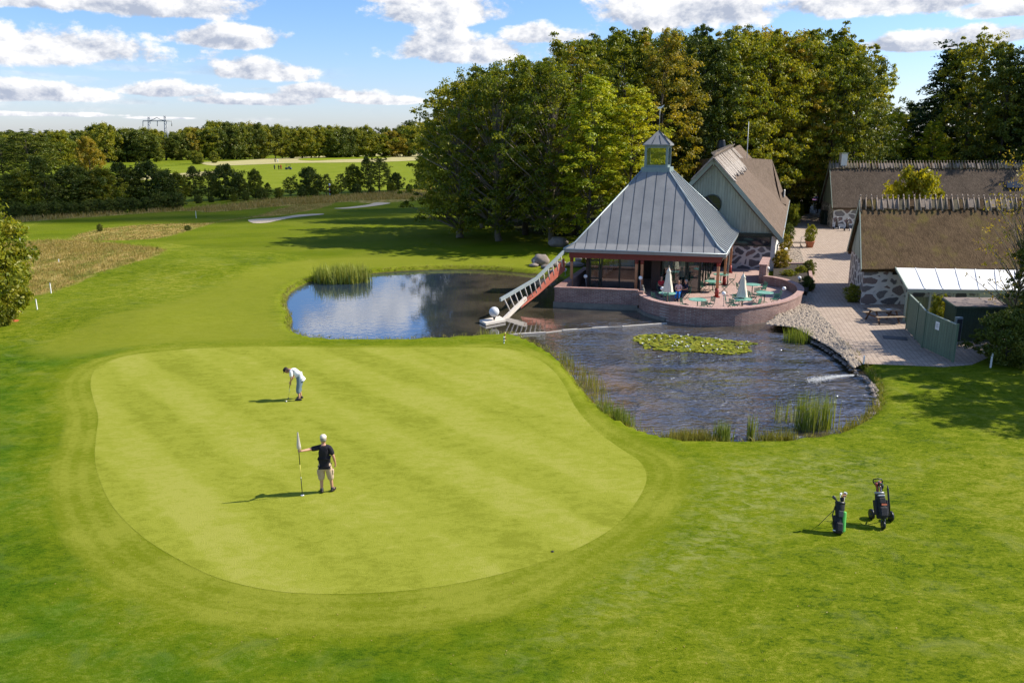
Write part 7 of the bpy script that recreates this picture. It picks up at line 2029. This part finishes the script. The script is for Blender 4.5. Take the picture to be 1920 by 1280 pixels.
for (dx_, tx_, ty_, m, w_) in ((-.04, 1563, 931, m_darkgrey, .045), (.05, 1579, 934, m_blackcloth, .052)):
    p = b0+ax*.84+side*dx_; q = WD(tx_, ty_, b0.y+.30)
    dd = (q-p).normalized(); mb = MB(); mb.tube([p-dd*.05, q-dd*.13, q-dd*.07, q, q+dd*.03], [.013, .018, w_*.8, w_, w_*.5], 10); mb.build('head_cover', m, sb)
shaft_set(sb, b0+ax*.86+side*.06, ax, 5, .1, 5, [m_column, m_chrome, m_white])

tb = W(1655, 991); tr_ = thing('golf_trolley', 'three wheeled golf trolley carrying a large black bag', 'golf trolley', tb)
wl, wr = W(1633, 972), W(1669, 976)
for c, s in ((wl, -1), (wr, 1)):
    ca = c+Vector((0, 0, .145)); wh = MB(); wh.lathe([(.10, -.028), (.145, -.035), (.15, 0), (.145, .035), (.10, .028)], 24, ca, Matrix.Rotation(R(90), 3, 'Y')); w_ = wh.build('wheel', m_black, tr_)
    rm = MB(); rm.lathe([(.03, -.05), (.03, .05)], 12, ca, Matrix.Rotation(R(90), 3, 'Y'))
    for k in range(3): a = k*2.094; rm.bar(ca, ca+Vector((0, .10*math.cos(a), .10*math.sin(a))), .02, .03, (1, 0, 0))
    rm.build('rim', m_darkgrey, w_)
fc_ = tb+Vector((0, .0, .115)); wh = MB(); wh.lathe([(.07, -.02), (.112, -.028), (.118, 0), (.112, .028), (.07, .02)], 20, fc_, Matrix.Rotation(R(90), 3, 'Y')); w_ = wh.build('wheel', m_black, tr_); rm = MB(); rm.lathe([(.05, -.022), (.05, .022)], 12, fc_, Matrix.Rotation(R(90), 3, 'Y')); rm.build('rim', m_darkgrey, w_)
hub = tb+Vector((-.03, .28, .32)); base_ = tb+Vector((.0, .10, .27)); topb = WD(1649, 925, tb.y+.42)
mb = MB(); mb.tube([fc_+Vector((.05, 0, 0)), fc_+Vector((.05, .03, .15)), base_, hub], .018, 7); mb.tube([fc_+Vector((-.05, 0, 0)), fc_+Vector((-.05, .03, .15)), base_], .014, 7)
mb.tube([hub, wl+Vector((.05, 0, .145))], .017, 7); mb.tube([hub, wr+Vector((-.05, 0, .145))], .017, 7)
hnd = WD(1644, 912, tb.y+.62); mb.tube([base_, hub.lerp(topb, .2)+Vector((0, .12, 0)), topb+Vector((-.02, .12, 0)), hnd], .017, 7); mb.build('frame', m_darkgrey, tr_)
hx = [WD(1644, 912, tb.y+.62), WD(1637, 903, tb.y+.66), WD(1638, 898, tb.y+.68), WD(1645, 897, tb.y+.68), WD(1653, 898, tb.y+.68), WD(1655, 903, tb.y+.66), WD(1650, 914, tb.y+.6)]
mb = MB(); mb.tube(hx, .017, 8); mb.tube([hx[1], hx[5]], .010, 6); mb.build('handle', m_black, tr_); 
mb = MB(); mb.slab([hx[1]+Vector((.03, -.02, -.01)), hx[1]+Vector((.15, -.02, -.01)), hx[0]+Vector((.11, -.02, .0)), hx[0]+Vector((.05, -.02, .0))], .012); mb.build('score_card', m_white, tr_)
bb = base_+Vector((.01, .02, -.02)); ax = (topb-bb).normalized(); M_ = tiltM(ax); L_ = (topb-bb).length; side = M_ @ Vector((1, 0, 0)); front = M_ @ Vector((0, -1, 0))
gbag = thing('golf_bag', 'large black golf bag with orange print on the three wheeled trolley', 'golf bag', bb)
mb = MB(); mb.lathe([(.12, 0), (.145, .02), (.155, L_*.35), (.145, L_*.6), (.13, L_*.9), (.125, L_)], 22, bb, M_ @ Matrix.Diagonal((1, .9, 1)).to_3x3()); body = mb.build('bag_body', m_blackcloth, gbag)
pocket(bb+ax*L_*.28+front*.13, .23, .12, L_*.42, m_blackcloth); pocket(bb+ax*L_*.72+front*.12, .19, .08, L_*.26, m_blackcloth); pocket(bb+ax*L_*.45-side*.15, .07, .17, L_*.6, m_blackcloth); pocket(bb+ax*L_*.45+side*.15, .07, .17, L_*.6, m_blackcloth)
pocket(bb+ax*L_*.56+front*.178+side*.02, .15, .012, .05, m_bagred, 'printed_stripe'); pocket(bb+ax*L_*.92+front*.10, .20, .06, .05, m_steel, 'bag_rim')
mb = MB(); mb.lathe([(.128, L_-.01), (.138, L_+.02), (.128, L_+.05), (.10, L_+.05)], 22, bb, M_ @ Matrix.Diagonal((1, .9, 1)).to_3x3()); mb.build('bag_collar', m_steel, body)
u0 = bb+ax*.12+side*.24-front*.02; u1 = WD(1664.5, 913, tb.y+.42)
um = thing('golf_umbrella', 'furled black umbrella standing upright at the right side of the trolley bag', 'umbrella', u0); mb = MB(); mb.tube([u0, u0.lerp(u1, .35), u0.lerp(u1, .95), u1], [.012, .028, .026, .012], 10); mb.build('canopy', m_black, um); mb = MB(); mb.tube([u1, u1+(u1-u0).normalized()*.05], .014, 8); mb.build('handle', m_darkgrey, um)
shaft_set(gbag, bb+ax*(L_+.05), ax, 8, .1, 9, [m_chrome, m_bagred, m_steel, m_blackcloth])
for dx_, m, l_ in ((-.04, m_redpost, .25), (.03, m_bagred, .28), (.07, m_blackcloth, .19)):
    p = bb+ax*(L_+.03)+side*dx_; q = p+ax*l_+side*dx_*.5; mb = MB(); mb.tube([p, p.lerp(q, .5), p.lerp(q, .7), q, q+ax*.03], [.012, .016, .036, .042, .02], 10); mb.build('head_cover', m, gbag)

# ------------------------------------------------------------------ fair weather cloud overhead to the right: its shade lies on the middle distance
def cloud(label, cx, cy, cz, rx, ry, rz_, seed):
    r = np.random.default_rng(seed); mb = MB(); n, m_ = 72, 26; vs = []
    for j in range(m_+1):
        for i in range(n):
            th_, ph_ = 2*math.pi*i/n, math.pi*j/m_; d = Vector((math.sin(ph_)*math.cos(th_), math.sin(ph_)*math.sin(th_), math.cos(ph_)))
            k = 1+.30*mnoise.noise(d*2.2+Vector((seed, 0, 0)))+.18*mnoise.noise(d*5+Vector((0, seed, 0)))+.09*mnoise.noise(d*11)
            vs.append((cx+d.x*rx*k, cy+d.y*ry*k, cz+d.z*rz_*k*(1 if d.z > 0 else .35)))
    mb.add(vs, [(j*n+i, (j+1)*n+i, (j+1)*n+(i+1) % n, j*n+(i+1) % n) for j in range(m_) for i in range(n)], True)
    o = mb.build('cloud', m_cloud); o['kind'] = 'structure'; return o
m_cloud, t, b = mat('cloud vapour')
b.inputs['Base Color'].default_value = (.85, .87, .9, 1); b.inputs['Roughness'].default_value = 1; b.inputs['Specular IOR Level'].default_value = 0
b.inputs['Alpha'].default_value = 0.55
CZ = 420.0
def shade_at(gx, gy, rx, ry, seed):
    k = CZ/math.tan(R(SUN_EL)); cloud('x', gx+k*math.cos(R(SUN_AZ)), gy+k*math.sin(R(SUN_AZ)), CZ, rx, ry, 30, seed)
shade_at(-70, 140, 72, 36, 3)
